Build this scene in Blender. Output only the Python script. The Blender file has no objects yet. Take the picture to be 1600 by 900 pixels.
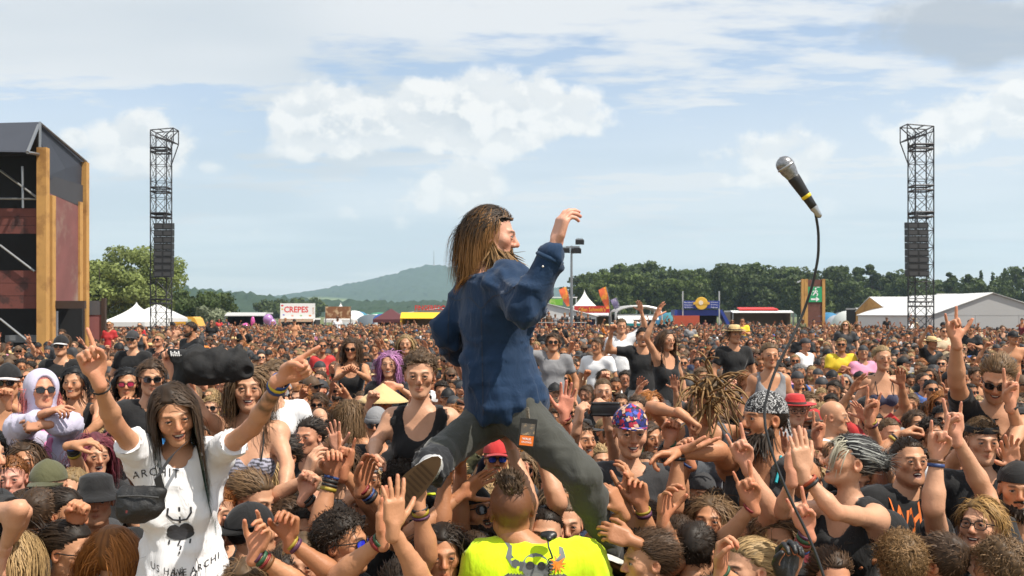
import bpy, math, random
import numpy as np
from mathutils import Matrix, Vector
from mathutils.bvhtree import BVHTree

R = math.radians
rnd = random.Random(7)
nrg = np.random.default_rng(11)
sc = bpy.context.scene
COL = sc.collection

# ------------------------------------------------------------------ camera, sky, sun, exposure
CAMH = 2.6
FPX = 1600.0          # focal length in photograph pixels
HZ = 490.0            # horizon row in the photograph
cam_d = bpy.data.cameras.new('camera')
cam_d.lens = 36.0; cam_d.sensor_width = 36.0
cam_d.shift_y = (HZ - 450.0) / 1600.0
cam_d.clip_start = 0.05; cam_d.clip_end = 30000
cam_d.dof.use_dof = True; cam_d.dof.focus_distance = 4.8; cam_d.dof.aperture_fstop = 10.0
cam = bpy.data.objects.new('camera', cam_d)
cam.location = (0, 0, CAMH); cam.rotation_euler = (R(90), 0, 0)
COL.objects.link(cam); sc.camera = cam

SUN = Vector((0.62, -0.34, 1.12)).normalized()
sun_d = bpy.data.lights.new('sun', 'SUN')
sun_d.energy = 5.0; sun_d.angle = R(0.6); sun_d.color = (1.0, 0.93, 0.82)
sun = bpy.data.objects.new('sun', sun_d)
sun.rotation_euler = (-SUN).to_track_quat('-Z', 'Y').to_euler()
sun.location = (20, -10, 40)
COL.objects.link(sun)

sc.view_settings.view_transform = 'Standard'
sc.view_settings.look = 'None'
sc.view_settings.gamma = 1.0
sc.view_settings.exposure = 0.38
sc.cycles.max_bounces = 6; sc.cycles.diffuse_bounces = 3; sc.cycles.glossy_bounces = 3
sc.cycles.transparent_max_bounces = 12; sc.cycles.volume_bounces = 1
sc.cycles.use_denoising = True
sc.cycles.caustics_reflective = False; sc.cycles.caustics_refractive = False


class NT:
    """small helper for building node trees"""
    def __init__(self, tree): self.t = tree
    def n(self, kind, **kw):
        nd = self.t.nodes.new(kind)
        ins = kw.pop('ins', {})
        for k, v in kw.items(): setattr(nd, k, v)
        for k, v in ins.items(): self.set(nd.inputs[k], v)
        return nd
    def set(self, sock, v):
        if hasattr(v, 'is_output') or isinstance(v, bpy.types.NodeSocket): self.t.links.new(v, sock)
        elif v is not None: sock.default_value = v
    def m(self, op, a, b=None, c=None, clamp=False):
        nd = self.t.nodes.new('ShaderNodeMath'); nd.operation = op; nd.use_clamp = clamp
        for i, v in enumerate((a, b, c)):
            if v is not None: self.set(nd.inputs[i], v)
        return nd.outputs[0]
    def vm(self, op, a, b=None):
        nd = self.t.nodes.new('ShaderNodeVectorMath'); nd.operation = op
        self.set(nd.inputs[0], a)
        if b is not None: self.set(nd.inputs[1], b)
        return nd.outputs[0]
    def mix(self, f, a, b, blend='MIX'):
        nd = self.t.nodes.new('ShaderNodeMix'); nd.data_type = 'RGBA'; nd.blend_type = blend
        self.set(nd.inputs[0], f); self.set(nd.inputs[6], a); self.set(nd.inputs[7], b)
        return nd.outputs[2]
    def ss(self, x, lo, hi):
        nd = self.t.nodes.new('ShaderNodeMapRange'); nd.interpolation_type = 'SMOOTHSTEP'
        self.set(nd.inputs[0], x); self.set(nd.inputs[1], lo); self.set(nd.inputs[2], hi)
        return nd.outputs[0]
    def noise(self, vec, scale, detail=4, rough=.5, dist=0., dims=None):
        nd = self.t.nodes.new('ShaderNodeTexNoise')
        if dims: nd.noise_dimensions = dims
        if vec is not None: self.set(nd.inputs['Vector'], vec)
        nd.inputs['Scale'].default_value = scale; nd.inputs['Detail'].default_value = detail
        nd.inputs['Roughness'].default_value = rough; nd.inputs['Distortion'].default_value = dist
        return nd.outputs['Fac']


def c4(c): return (c[0], c[1], c[2], 1.0)


def build_world():
    w = bpy.data.worlds.new('World'); sc.world = w; w.use_nodes = True
    t = w.node_tree; t.nodes.clear(); q = NT(t)
    sky = q.n('ShaderNodeTexSky', sky_type='NISHITA', sun_disc=False)
    sky.sun_elevation = math.asin(SUN.z); sky.sun_rotation = math.atan2(SUN.x, SUN.y)
    sky.air_density = 1.0; sky.dust_density = 1.4; sky.ozone_density = 1.6; sky.altitude = 300
    tc = q.n('ShaderNodeTexCoord').outputs['Generated']
    sep = q.n('ShaderNodeSeparateXYZ', ins={0: tc})
    x, y, z = sep.outputs
    r = q.m('SQRT', q.m('ADD', q.m('MULTIPLY', x, x), q.m('MULTIPLY', y, y)))
    el = q.m('ARCTAN2', z, r)                         # elevation
    az = q.m('ARCTAN2', x, y)                         # azimuth from +Y
    # ---- high broken sheet of cloud on a plane far above
    zz = q.m('ADD', q.m('MAXIMUM', z, 0.0), 0.07)
    pl = q.n('ShaderNodeCombineXYZ', ins={0: q.m('DIVIDE', x, zz), 1: q.m('DIVIDE', y, zz), 2: 0.3}).outputs[0]
    n1 = q.noise(q.vm('MULTIPLY', pl, (0.55, 1.0, 1.0)), 1.15, 6, .60, dims='2D')
    n2 = q.noise(q.vm('MULTIPLY', pl, (0.9, 1.7, 1.0)), 3.3, 4, .62, dims='2D')
    hs = q.m('ADD', q.m('MULTIPLY', n1, .72), q.m('MULTIPLY', n2, .28))
    # sheet is thickest overhead and thins out towards a clearer belt low in the sky
    bias = q.m('MULTIPLY', q.ss(el, R(10.0), R(15.5)), .13)
    high = q.ss(q.m('ADD', hs, bias), .44, .61)
    lowveil = q.m('ADD', q.m('MULTIPLY', q.m('SUBTRACT', 1.0, q.ss(el, R(5.), R(16.))), .56), .20)
    veil = q.m('MAXIMUM', q.m('MULTIPLY', high, .96), lowveil)
    greyn = q.noise(q.vm('MULTIPLY', pl, (.5, .8, 1.)), .8, 3, .5, dims='2D')
    # ---- cumulus banks: puffs in (azimuth, elevation)
    ae = q.n('ShaderNodeCombineXYZ', ins={0: az, 1: q.m('MULTIPLY', el, 1.35), 2: 0.0}).outputs[0]
    def puff(vec):
        a = q.noise(vec, 13., 6, .6, dims='2D')
        v = q.n('ShaderNodeTexVoronoi', voronoi_dimensions='2D', feature='F1', ins={'Vector': vec, 'Scale': 32.})
        return q.m('ADD', a, q.m('MULTIPLY', q.m('SUBTRACT', .42, v.outputs['Distance']), .22))
    def P(px, py): return (math.atan((px - 800) / FPX), math.atan((HZ - py) / math.hypot(FPX, px - 800)))
    blobs = [(560, 195, 150, 52, 1.0), (760, 180, 190, 62, 1.0), (480, 185, 70, 60, .9), (880, 180, 60, 45, .9), (225, 225, 80, 50, .85), (118, 218, 26, 22, .6),
             (335, 150, 60, 25, .45), (710, 292, 80, 55, .75), (600, 330, 90, 35, .45), (1215, 250, 90, 55, .75),
             (1120, 268, 60, 40, .55), (850, 330, 70, 35, .5), (1500, 190, 130, 60, .7), (1590, 170, 80, 60, .8),
             (400, 370, 110, 22, .45), (300, 255, 150, 28, .35), (1340, 300, 150, 45, .35), (1000, 385, 200, 20, .3), (650, 235, 260, 22, .5)]
    dens = None
    for (px, py, sx, sy, a) in blobs:
        a0, e0 = P(px, py)
        dx = q.m('DIVIDE', q.m('SUBTRACT', az, a0), sx / FPX)
        dy = q.m('DIVIDE', q.m('SUBTRACT', el, e0), sy / FPX)
        # flat bases: fall off faster below
        g = q.m('MULTIPLY', q.m('EXPONENT', q.m('MULTIPLY', q.m('ADD', q.m('MULTIPLY', dx, dx), q.m('MULTIPLY', dy, dy)), -.8)), a)
        dens = g if dens is None else q.m('MAXIMUM', dens, g)
    # the same kind of banks all around the horizon outside of the view
    side = q.ss(q.m('ABSOLUTE', az), R(28), R(36))
    ring = q.m('MULTIPLY', q.ss(el, R(1), R(7)), q.m('SUBTRACT', 1.0, q.ss(el, R(9), R(20))))
    lump = q.ss(q.noise(ae, 3.5, 3, .5, dims='2D'), .42, .66)
    dens = q.m('MAXIMUM', dens, q.m('MULTIPLY', q.m('MULTIPLY', ring, lump), q.m('MULTIPLY', side, .8)))
    p0 = puff(ae); p1 = puff(q.vm('ADD', ae, (.007, .013, 0)))
    d0 = q.m('ADD', q.m('MULTIPLY', dens, .85), q.m('MULTIPLY', p0, .85)); d1 = q.m('ADD', q.m('MULTIPLY', dens, .85), q.m('MULTIPLY', p1, .85))
    cov = q.ss(d0, .72, .90)
    cov = q.m('MULTIPLY', cov, q.ss(dens, .10, .5))
    lit = q.ss(q.m('SUBTRACT', d1, d0), -.09, .06)             # puffs lit from above and right
    lit = q.m('SUBTRACT', 1.0, lit)
    thick = q.ss(d0, .95, 1.40)
    shade = q.m('MULTIPLY', q.m('SUBTRACT', 1.0, lit), q.m('ADD', .35, q.m('MULTIPLY', thick, .5)))
    ccol = q.mix(shade, c4((1.14, 1.12, 1.08)), c4((.70, .76, .82)))
    # grey heavier cloud in the upper right
    ga, ge = P(1530, 45)
    dx = q.m('DIVIDE', q.m('SUBTRACT', az, ga), 190 / FPX); dy = q.m('DIVIDE', q.m('SUBTRACT', el, ge), 62 / FPX)
    gd = q.m('EXPONENT', q.m('MULTIPLY', q.m('ADD', q.m('MULTIPLY', dx, dx), q.m('MULTIPLY', dy, dy)), -1.0))
    grey = q.ss(q.m('ADD', gd, q.m('MULTIPLY', q.m('SUBTRACT', q.noise(ae, 9., 5, .55, dims='2D'), .5), 1.3)), .38, .75)
    bg = q.vm('MULTIPLY', sky.outputs[0], (.19, .19, .19))
    vcol = q.mix(q.ss(greyn, .40, .68), c4((.96, .97, .98)), c4((.76, .81, .855)))
    base = q.mix(veil, bg, vcol)
    base = q.mix(q.m('MULTIPLY', grey, .85), base, c4((.52, .57, .64)))
    fin = q.mix(q.m('MULTIPLY', cov, .93), base, ccol)
    bgn = q.n('ShaderNodeBackground', ins={0: fin, 1: 0.70})
    w.cycles.sampling_method = 'MANUAL'; w.cycles.sample_map_resolution = 512
    out = q.n('ShaderNodeOutputWorld'); t.links.new(bgn.outputs[0], out.inputs[0])
build_world()


def pt(px, py, d):
    """a place in the field: column and row seen from the stage, and metres away"""
    return np.array([(px - 800.0) * d / FPX, d, CAMH - (py - HZ) * d / FPX])
# ------------------------------------------------------------------ meshes
class MB:
    """collects polygons (numpy) and links them as ONE mesh object"""
    def __init__(s): s.v = []; s.f4 = []; s.f3 = []; s.t = []; s.n = 0; s.m4 = []; s.m3 = []
    def add(s, v, f, tint=(1, 1, 1, 0), mat=0, sel=0.):
        v = np.asarray(v, np.float32).reshape(-1, 3); f = np.asarray(f, np.int32)
        if len(v) == 0 or len(f) == 0: return s
        t = np.asarray(tint, np.float32)
        if t.ndim == 1: t = np.tile(t, (len(v), 1))
        if t.shape[1] == 4:      # (colour, own) -> (multiplier, own colour, palette slot)
            t = np.concatenate([t[:, :3] * (1 - t[:, 3:]), t[:, :3] * t[:, 3:], np.full((len(v), 1), sel, np.float32)], 1)
        s.v.append(v); s.t.append(t)
        if f.shape[1] == 4: s.f4.append(f + s.n); s.m4.append(np.full(len(f), mat, np.int32))
        else: s.f3.append(f + s.n); s.m3.append(np.full(len(f), mat, np.int32))
        s.n += len(v); return s
    def merge(s, o, M=None, sel=None):
        """append another MB, moved by a 4x4"""
        if o.n == 0: return s
        v = np.concatenate(o.v)
        flip = False
        if M is not None:
            M = np.asarray(M); v = v @ M[:3, :3].T + M[:3, 3]; flip = np.linalg.det(M[:3, :3]) < 0
        t = np.concatenate(o.t)
        if sel is not None: t = t.copy(); t[:, 6] = sel
        s.v.append(v.astype(np.float32)); s.t.append(t)
        for f in o.f4: s.f4.append((f[:, ::-1] if flip else f) + s.n)
        for f in o.f3: s.f3.append((f[:, ::-1] if flip else f) + s.n)
        s.m4 += o.m4; s.m3 += o.m3
        s.n += len(v); return s
    def box(s, lo, hi, **k):
        x0, y0, z0 = lo; x1, y1, z1 = hi
        v = [(x0, y0, z0), (x1, y0, z0), (x1, y1, z0), (x0, y1, z0), (x0, y0, z1), (x1, y0, z1), (x1, y1, z1), (x0, y1, z1)]
        return s.add(v, [(3, 2, 1, 0), (4, 5, 6, 7), (0, 1, 5, 4), (1, 2, 6, 5), (2, 3, 7, 6), (3, 0, 4, 7)], **k)
    def tube(s, pts, r, n=6, caps=True, **k):
        pts = np.asarray(pts, float); K = len(pts)
        rr = np.full(K, r) if np.isscalar(r) else np.asarray(r, float)
        tg = np.gradient(pts, axis=0); tg /= np.linalg.norm(tg, axis=1, keepdims=True) + 1e-9
        ref = np.array([0, 0, 1.0]) if abs(tg[0][2]) < .9 else np.array([1.0, 0, 0])
        a = np.cross(tg[0], ref); a /= np.linalg.norm(a)
        V = []
        for i in range(K):
            a = a - tg[i] * (a @ tg[i]); a /= np.linalg.norm(a) + 1e-9
            b = np.cross(tg[i], a)
            for j in range(n):
                th = 2 * math.pi * j / n
                V.append(pts[i] + rr[i] * (math.cos(th) * a + math.sin(th) * b))
        F = [(i * n + j, i * n + (j + 1) % n, (i + 1) * n + (j + 1) % n, (i + 1) * n + j) for i in range(K - 1) for j in range(n)]
        s.add(V, F, **k)
        if caps:
            c0 = len(V)
            cv = [pts[0], pts[-1]]
            base = np.concatenate([np.asarray(V[:n]), np.asarray(V[-n:]), np.asarray(cv)])
            s.add(base, [((j + 1) % n, j, 2 * n) for j in range(n)] + [(n + j, n + (j + 1) % n, 2 * n + 1) for j in range(n)], **k)
        return s
    def lathe(s, prof, n=20, c=(0, 0, 0), **k):
        V = [(c[0] + r * math.cos(2 * math.pi * j / n), c[1] + r * math.sin(2 * math.pi * j / n), c[2] + z) for r, z in prof for j in range(n)]
        F = [(i * n + j, i * n + (j + 1) % n, (i + 1) * n + (j + 1) % n, (i + 1) * n + j) for i in range(len(prof) - 1) for j in range(n)]
        return s.add(V, F, **k)
    def quad(s, a, b, c, d, **k): return s.add([a, b, c, d], [(0, 1, 2, 3)], **k)
    def prism(s, poly, d, **k):
        """polygon (list of 3D points) extruded by vector d"""
        p = np.asarray(poly, float); n = len(p); q = p + np.asarray(d, float)
        V = np.concatenate([p, q]); V = np.concatenate([V, [p.mean(0)], [q.mean(0)]])
        s.add(V, [(i, (i + 1) % n, n + (i + 1) % n, n + i) for i in range(n)], **k)
        return s.add(V, [((i + 1) % n, i, 2 * n) for i in range(n)] + [(n + i, n + (i + 1) % n, 2 * n + 1) for i in range(n)], **k)
    def arrays(s):
        v = np.concatenate(s.v); t = np.concatenate(s.t)
        f4 = np.concatenate(s.f4) if s.f4 else np.zeros((0, 4), np.int32)
        f3 = np.concatenate(s.f3) if s.f3 else np.zeros((0, 3), np.int32)
        m = np.concatenate(s.m4 + s.m3)
        return v, f4, f3, t, m
    def mesh(s, name, mats, smooth=True):
        v, f4, f3, t, m = s.arrays()
        me = bpy.data.meshes.new(name)
        me.vertices.add(len(v)); me.vertices.foreach_set('co', v.ravel())
        nl = len(f4) * 4 + len(f3) * 3
        me.loops.add(nl); me.loops.foreach_set('vertex_index', np.concatenate([f4.ravel(), f3.ravel()]).astype(np.int32))
        me.polygons.add(len(f4) + len(f3))
        st = np.concatenate([np.arange(len(f4)) * 4, len(f4) * 4 + np.arange(len(f3)) * 3]).astype(np.int32)
        me.polygons.foreach_set('loop_start', st)
        for q in (mats if isinstance(mats, (list, tuple)) else [mats]): me.materials.append(q)
        if m.any(): me.polygons.foreach_set('material_index', m)
        me.polygons.foreach_set('use_smooth', np.full(len(f4) + len(f3), bool(smooth)))
        at = me.attributes.new('tint', 'FLOAT_COLOR', 'POINT'); at.data.foreach_set('color', np.ascontiguousarray(t[:, [0, 1, 2, 6]], np.float32).ravel())
        if t[:, 3:6].any():
            at = me.attributes.new('own', 'FLOAT_COLOR', 'POINT'); at.data.foreach_set('color', np.ascontiguousarray(t[:, [3, 4, 5, 6]], np.float32).ravel())
        me.update(calc_edges=True)
        return me
    def build(s, name, mats, parent=None, smooth=False, loc=(0, 0, 0), color=None):
        return link(name, s.mesh(name, mats, smooth), parent, loc, color)


def link(name, data, parent=None, loc=(0, 0, 0), color=None):
    o = bpy.data.objects.new(name, data); COL.objects.link(o)
    o.location = loc
    if parent is not None: o.parent = parent
    if color is not None: o.color = (color[0], color[1], color[2], 1)
    return o


def thing(name, label, cat, loc=(0, 0, 0), group=None, rz=0.0):
    o = bpy.data.objects.new(name, None); COL.objects.link(o)
    o.empty_display_size = .1
    o.location = loc; o.rotation_euler = (0, 0, rz); o['label'] = label; o['category'] = cat
    if group: o['group'] = group
    return o


def tag(o, label, cat, group=None, kind=None):
    o['label'] = label; o['category'] = cat
    if group: o['group'] = group
    if kind: o['kind'] = kind
    return o


def struct(o, kind='structure'): o['kind'] = kind; return o


# ------------------------------------------------------------------ implicit surfaces
def nrm(v): v = np.asarray(v, float); return v / (np.linalg.norm(v) + 1e-12)
def A(*v): return np.array(v, float)


def cone(a, b, ra, rb=None, k=.02, op='+'): return ('c', np.asarray(a, float), np.asarray(b, float), ra, ra if rb is None else rb, k, op)
def ball(c, r, k=.02, op='+'): return ('c', np.asarray(c, float), np.asarray(c, float) + A(0, 0, 1e-4), r, r, k, op)
def ell(c, r, M=None, k=.02, op='+'): return ('e', np.asarray(c, float), np.asarray(r, float), None if M is None else np.asarray(M, float), k, op)
def cut(n, o, k=.004): return ('h', nrm(n), np.asarray(o, float), k)   # removes everything on the side n points to


def pbox(p, inf=0.0):
    if p[0] == 'c':
        r = max(p[3], p[4]) + inf
        return np.minimum(p[1], p[2]) - r, np.maximum(p[1], p[2]) + r
    r = (p[2] if p[3] is None else np.full(3, p[2].max())) + inf
    return p[1] - r, p[1] + r


def pdist(p, X, inf=0.0):
    if p[0] == 'c':
        a, b = p[1], p[2]; ab = b - a; L = ab @ ab
        Q = X - a.astype(np.float32)
        t = np.clip((Q @ ab.astype(np.float32)) / np.float32(L), 0, 1)
        d = Q - t[..., None] * ab.astype(np.float32)
        return np.sqrt((d * d).sum(-1)) - (p[3] + (p[4] - p[3]) * t) - inf
    Q = X - p[1].astype(np.float32)
    if p[3] is not None: Q = Q @ p[3].astype(np.float32)       # columns are the axes
    r = (p[2] + inf).astype(np.float32)
    k0 = np.sqrt(((Q / r) ** 2).sum(-1)); k1 = np.sqrt(((Q / r ** 2) ** 2).sum(-1)) + 1e-6
    return k0 * (k0 - 1) / k1


def sdf(prims, vox, inf=0.0):
    """marches a list of primitives to a quad mesh (surface nets)"""
    lo = np.full(3, 1e9); hi = np.full(3, -1e9)
    for p in prims:
        if p[0] != 'h' and p[-1] == '+':
            a, b = pbox(p, inf); lo = np.minimum(lo, a); hi = np.maximum(hi, b)
    lo = lo - 3 * vox; n = np.ceil((hi + 3 * vox - lo) / vox).astype(int) + 1
    D = np.full(n, 9.0, np.float32)
    ax = [np.arange(n[i], dtype=np.float32) * vox + np.float32(lo[i]) for i in range(3)]
    for p in prims:
        if p[0] == 'h':
            nn, o, k = p[1], p[2], p[3]
            d = ((ax[0] - o[0]) * nn[0])[:, None, None] + ((ax[1] - o[1]) * nn[1])[None, :, None] + ((ax[2] - o[2]) * nn[2])[None, None, :]
            D = np.maximum(D, d.astype(np.float32)); continue
        k = p[-2]; a, b = pbox(p, inf); mg = k + 3 * vox
        i0 = np.clip(((a - mg - lo) / vox).astype(int), 0, n - 1); i1 = np.clip(((b + mg - lo) / vox).astype(int) + 2, 1, n)
        if (i1 <= i0).any(): continue
        sl = tuple(slice(i0[j], i1[j]) for j in range(3))
        X = np.stack(np.meshgrid(ax[0][sl[0]], ax[1][sl[1]], ax[2][sl[2]], indexing='ij'), -1)
        d = pdist(p, X, inf if p[-1] == '+' else 0.0)
        c = D[sl]
        if p[-1] == '+':
            h = np.maximum(k - np.abs(c - d), 0) / k
            D[sl] = np.minimum(c, d) - h * h * k * .25
        else:
            d = -d; h = np.maximum(k - np.abs(c - d), 0) / k
            D[sl] = np.maximum(c, d) + h * h * k * .25
    return nets(D, lo, vox)


def nets(D, lo, vox):
    S = D < 0
    c = S[:-1, :-1, :-1].astype(np.int8)
    cnt = np.zeros(np.array(S.shape) - 1, np.int8)
    offs = [(i, j, k) for i in (0, 1) for j in (0, 1) for k in (0, 1)]
    sh = S.shape
    for (i, j, k) in offs: cnt += S[i:sh[0] - 1 + i, j:sh[1] - 1 + j, k:sh[2] - 1 + k]
    act = (cnt > 0) & (cnt < 8)
    idx = np.argwhere(act)
    if len(idx) == 0: return np.zeros((0, 3)), np.zeros((0, 4), int)
    ids = np.full(act.shape, -1, np.int32); ids[act] = np.arange(len(idx))
    acc = np.zeros((len(idx), 3)); num = np.zeros(len(idx))
    vals = {o: D[idx[:, 0] + o[0], idx[:, 1] + o[1], idx[:, 2] + o[2]] for o in offs}
    for o in offs:
        for axn in range(3):
            if o[axn]: continue
            p = list(o); p[axn] = 1; p = tuple(p)
            va, vb = vals[o], vals[p]
            m = (va < 0) != (vb < 0)
            t = va[m] / (va[m] - vb[m])
            pos = np.tile(np.array(o, float), (m.sum(), 1)); pos[:, axn] += t
            acc[m] += pos; num[m] += 1
    V = (idx + acc / num[:, None]) * vox + lo
    F = []
    for axn in range(3):
        b, cx = (axn + 1) % 3, (axn + 2) % 3
        s0 = [slice(None)] * 3; s1 = [slice(None)] * 3
        s0[axn] = slice(0, -1); s1[axn] = slice(1, None)
        A0 = S[tuple(s0)]; A1 = S[tuple(s1)]
        e = np.argwhere(A0 != A1)
        e = e[(e[:, b] > 0) & (e[:, cx] > 0) & (e[:, b] < sh[b] - 1) & (e[:, cx] < sh[cx] - 1)]
        if len(e) == 0: continue
        fl = A0[tuple(e.T)]
        q = []
        for db, dc in ((1, 1), (0, 1), (0, 0), (1, 0)):
            t = e.copy(); t[:, b] -= db; t[:, cx] -= dc
            q.append(ids[tuple(t.T)])
        q = np.stack(q, 1); q[~fl] = q[~fl][:, ::-1]
        F.append(q)
    F = np.concatenate(F); F = F[(F >= 0).all(1)]
    return V, F


def wob(V, f, amp, seed=0):
    """cheap smooth vector noise"""
    r = np.random.default_rng(seed); out = np.zeros(len(V))
    for i in range(5):
        d = r.normal(size=3); d /= np.linalg.norm(d)
        out += np.sin(V @ d * f * (0.7 + .5 * i) + r.uniform(0, 6)) / (1 + .5 * i)
    return out * amp


def vnormals(V, F):
    N = np.zeros_like(V)
    a = V[F[:, 2]] - V[F[:, 0]]; b = V[F[:, 3 if F.shape[1] == 4 else 1]] - V[F[:, 1 if F.shape[1] == 4 else 0]]
    fn = np.cross(a, b) if F.shape[1] == 4 else np.cross(V[F[:, 1]] - V[F[:, 0]], V[F[:, 2]] - V[F[:, 0]])
    for i in range(F.shape[1]): np.add.at(N, F[:, i], fn)
    return N / (np.linalg.norm(N, axis=1, keepdims=True) + 1e-12)


def decim(mb, ratio):
    """the same shape with fewer triangles"""
    me = mb.mesh('tmp', []); o = bpy.data.objects.new('tmp', me); COL.objects.link(o)
    m = o.modifiers.new('d', 'DECIMATE'); m.ratio = ratio
    dg = bpy.context.evaluated_depsgraph_get(); dg.update(); e = o.evaluated_get(dg); r = e.to_mesh(); r.calc_loop_triangles()
    n = len(r.vertices); v = np.zeros(n * 3, np.float32); r.vertices.foreach_get('co', v)
    f = np.zeros(len(r.loop_triangles) * 3, np.int32); r.loop_triangles.foreach_get('vertices', f)
    T = np.zeros((n, 7), np.float32)
    for nm, c in (('tint', [0, 1, 2, 6]), ('own', [3, 4, 5])):
        a = r.attributes.get(nm)
        if a is not None: q = np.zeros(n * 4, np.float32); a.data.foreach_get('color', q); T[:, c] = q.reshape(-1, 4)[:, :len(c)]
    e.to_mesh_clear(); bpy.data.objects.remove(o); bpy.data.meshes.remove(me)
    return MB().add(v, f.reshape(-1, 3), tint=T)


# ------------------------------------------------------------------ materials
MATS = {}
def mat(name, col, rough=.6, metal=0., var=.12, vscale=3., bump=0., bscale=20., spec=.5, col2=None, c2lo=.5, c2hi=.65, c2scale=2., trans=0.):
    """plain procedural material: noise-varied colour, a second worn colour, fine relief"""
    if name in MATS: return MATS[name]
    m = bpy.data.materials.new(name); m.use_nodes = True; t = m.node_tree; t.nodes.clear(); q = NT(t)
    tc = q.n('ShaderNodeTexCoord').outputs['Object']
    n = q.noise(tc, vscale, 5, .6)
    v = q.m('ADD', 1 - var, q.m('MULTIPLY', n, 2 * var))
    base = q.mix(1.0, c4(col), q.n('ShaderNodeCombineXYZ', ins={0: v, 1: v, 2: v}).outputs[0], 'MULTIPLY')
    if col2 is not None: base = q.mix(q.ss(q.noise(tc, c2scale, 6, .65), c2lo, c2hi), base, c4(col2))
    b = q.n('ShaderNodeBsdfPrincipled', ins={'Base Color': base, 'Roughness': rough, 'Metallic': metal, 'Specular IOR Level': spec})
    if trans:
        tr = q.n('ShaderNodeBsdfTranslucent', ins={0: base})
        mx = q.n('ShaderNodeMixShader', ins={0: trans}); t.links.new(b.outputs[0], mx.inputs[1]); t.links.new(tr.outputs[0], mx.inputs[2])
        sh = mx.outputs[0]
    else: sh = b.outputs[0]
    if bump:
        bn = q.n('ShaderNodeBump', ins={'Strength': bump, 'Distance': .02, 'Height': q.noise(tc, bscale, 5, .6)})
        t.links.new(bn.outputs[0], b.inputs['Normal'])
    out = q.n('ShaderNodeOutputMaterial'); t.links.new(sh, out.inputs[0])
    MATS[name] = m; return m


def omat(name, rough=.6, bump=0., bscale=40., bdist=.01, stretch=(1, 1, 1), var=.1, vscale=8., spec=.4, sheen=0., trans=0., crowd=False, coat=0., nobj=False):
    """colour comes from the object's own colour times the mesh tint; alpha of the tint = the piece has its own colour"""
    m = bpy.data.materials.new(name); m.use_nodes = True; t = m.node_tree; t.nodes.clear(); q = NT(t)
    at = q.n('ShaderNodeAttribute', attribute_name='tint')
    if crowd:
        sel = at.outputs['Alpha']
        def ia(n): return q.n('ShaderNodeAttribute', attribute_name=n, attribute_type='INSTANCER').outputs['Color']
        oc = q.mix(q.m('GREATER_THAN', sel, .25), ia('c_skin'), ia('c_hair'))
        oc = q.mix(q.m('GREATER_THAN', sel, .5), oc, ia('c_shirt'))
    else:
        oc = q.n('ShaderNodeObjectInfo').outputs['Color']
    own = q.n('ShaderNodeAttribute', attribute_name='own')
    base = q.vm('ADD', q.vm('MULTIPLY', oc, at.outputs['Color']), own.outputs['Color'])
    tc = q.n('ShaderNodeTexCoord').outputs['Object']
    n = q.noise(tc, vscale, 4, .6); v = q.m('ADD', 1 - var, q.m('MULTIPLY', n, 2 * var))
    base = q.mix(1.0, base, q.n('ShaderNodeCombineXYZ', ins={0: v, 1: v, 2: v}).outputs[0], 'MULTIPLY')
    b = q.n('ShaderNodeBsdfPrincipled', ins={'Base Color': base, 'Roughness': rough, 'Specular IOR Level': spec, 'Sheen Weight': sheen, 'Coat Weight': coat})
    sh = b.outputs[0]
    if trans:
        tr = q.n('ShaderNodeBsdfTranslucent', ins={0: base})
        mx = q.n('ShaderNodeMixShader', ins={0: trans}); t.links.new(b.outputs[0], mx.inputs[1]); t.links.new(tr.outputs[0], mx.inputs[2])
        sh = mx.outputs[0]
    if bump:
        bn = q.n('ShaderNodeBump', ins={'Strength': bump, 'Distance': bdist, 'Height': q.noise(q.vm('MULTIPLY', tc, stretch), bscale, 4, .55, .6)})
        t.links.new(bn.outputs[0], b.inputs['Normal'])
    out = q.n('ShaderNodeOutputMaterial'); t.links.new(sh, out.inputs[0])
    return m


SKIN = omat('skin', .48, .35, 70., .004, var=.17, vscale=16., spec=.36)
HAIR = omat('hair', .55, 0, var=.25, vscale=40., spec=.3, trans=.10)
DENIM = omat('denim', .8, .5, 10., .03, (1, 1, .5), var=.5, vscale=4., spec=.25, sheen=.1)
CLOTH = omat('cloth', .82, .55, 9., .03, (1., 1., .55), var=.10, vscale=5., spec=.25, sheen=.15)
PLAIN = omat('plain_gear', .5, 0, var=.06, vscale=20.)
GLOSS = omat('dark_lens', .12, 0, var=.02, spec=.7)


def text_mesh(txt, size=1.0, spacing=1.0, bold=0.0, shear=0.0):
    cu = bpy.data.curves.new('lettering', 'FONT'); cu.body = txt; cu.size = size; cu.align_x = 'CENTER'; cu.align_y = 'CENTER'
    cu.space_character = spacing; cu.offset = bold; cu.shear = shear; cu.resolution_u = 2
    o = bpy.data.objects.new('lettering', cu); COL.objects.link(o)
    dg = bpy.context.evaluated_depsgraph_get(); dg.update()
    me = o.evaluated_get(dg).to_mesh()
    me.calc_loop_triangles()
    v = np.zeros(len(me.vertices) * 3, np.float32); me.vertices.foreach_get('co', v)
    f = np.zeros(len(me.loop_triangles) * 3, np.int32); me.loop_triangles.foreach_get('vertices', f)
    o.evaluated_get(dg).to_mesh_clear()
    bpy.data.objects.remove(o); bpy.data.curves.remove(cu)
    return v.reshape(-1, 3)[:, :2].astype(float), f.reshape(-1, 3)


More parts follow.
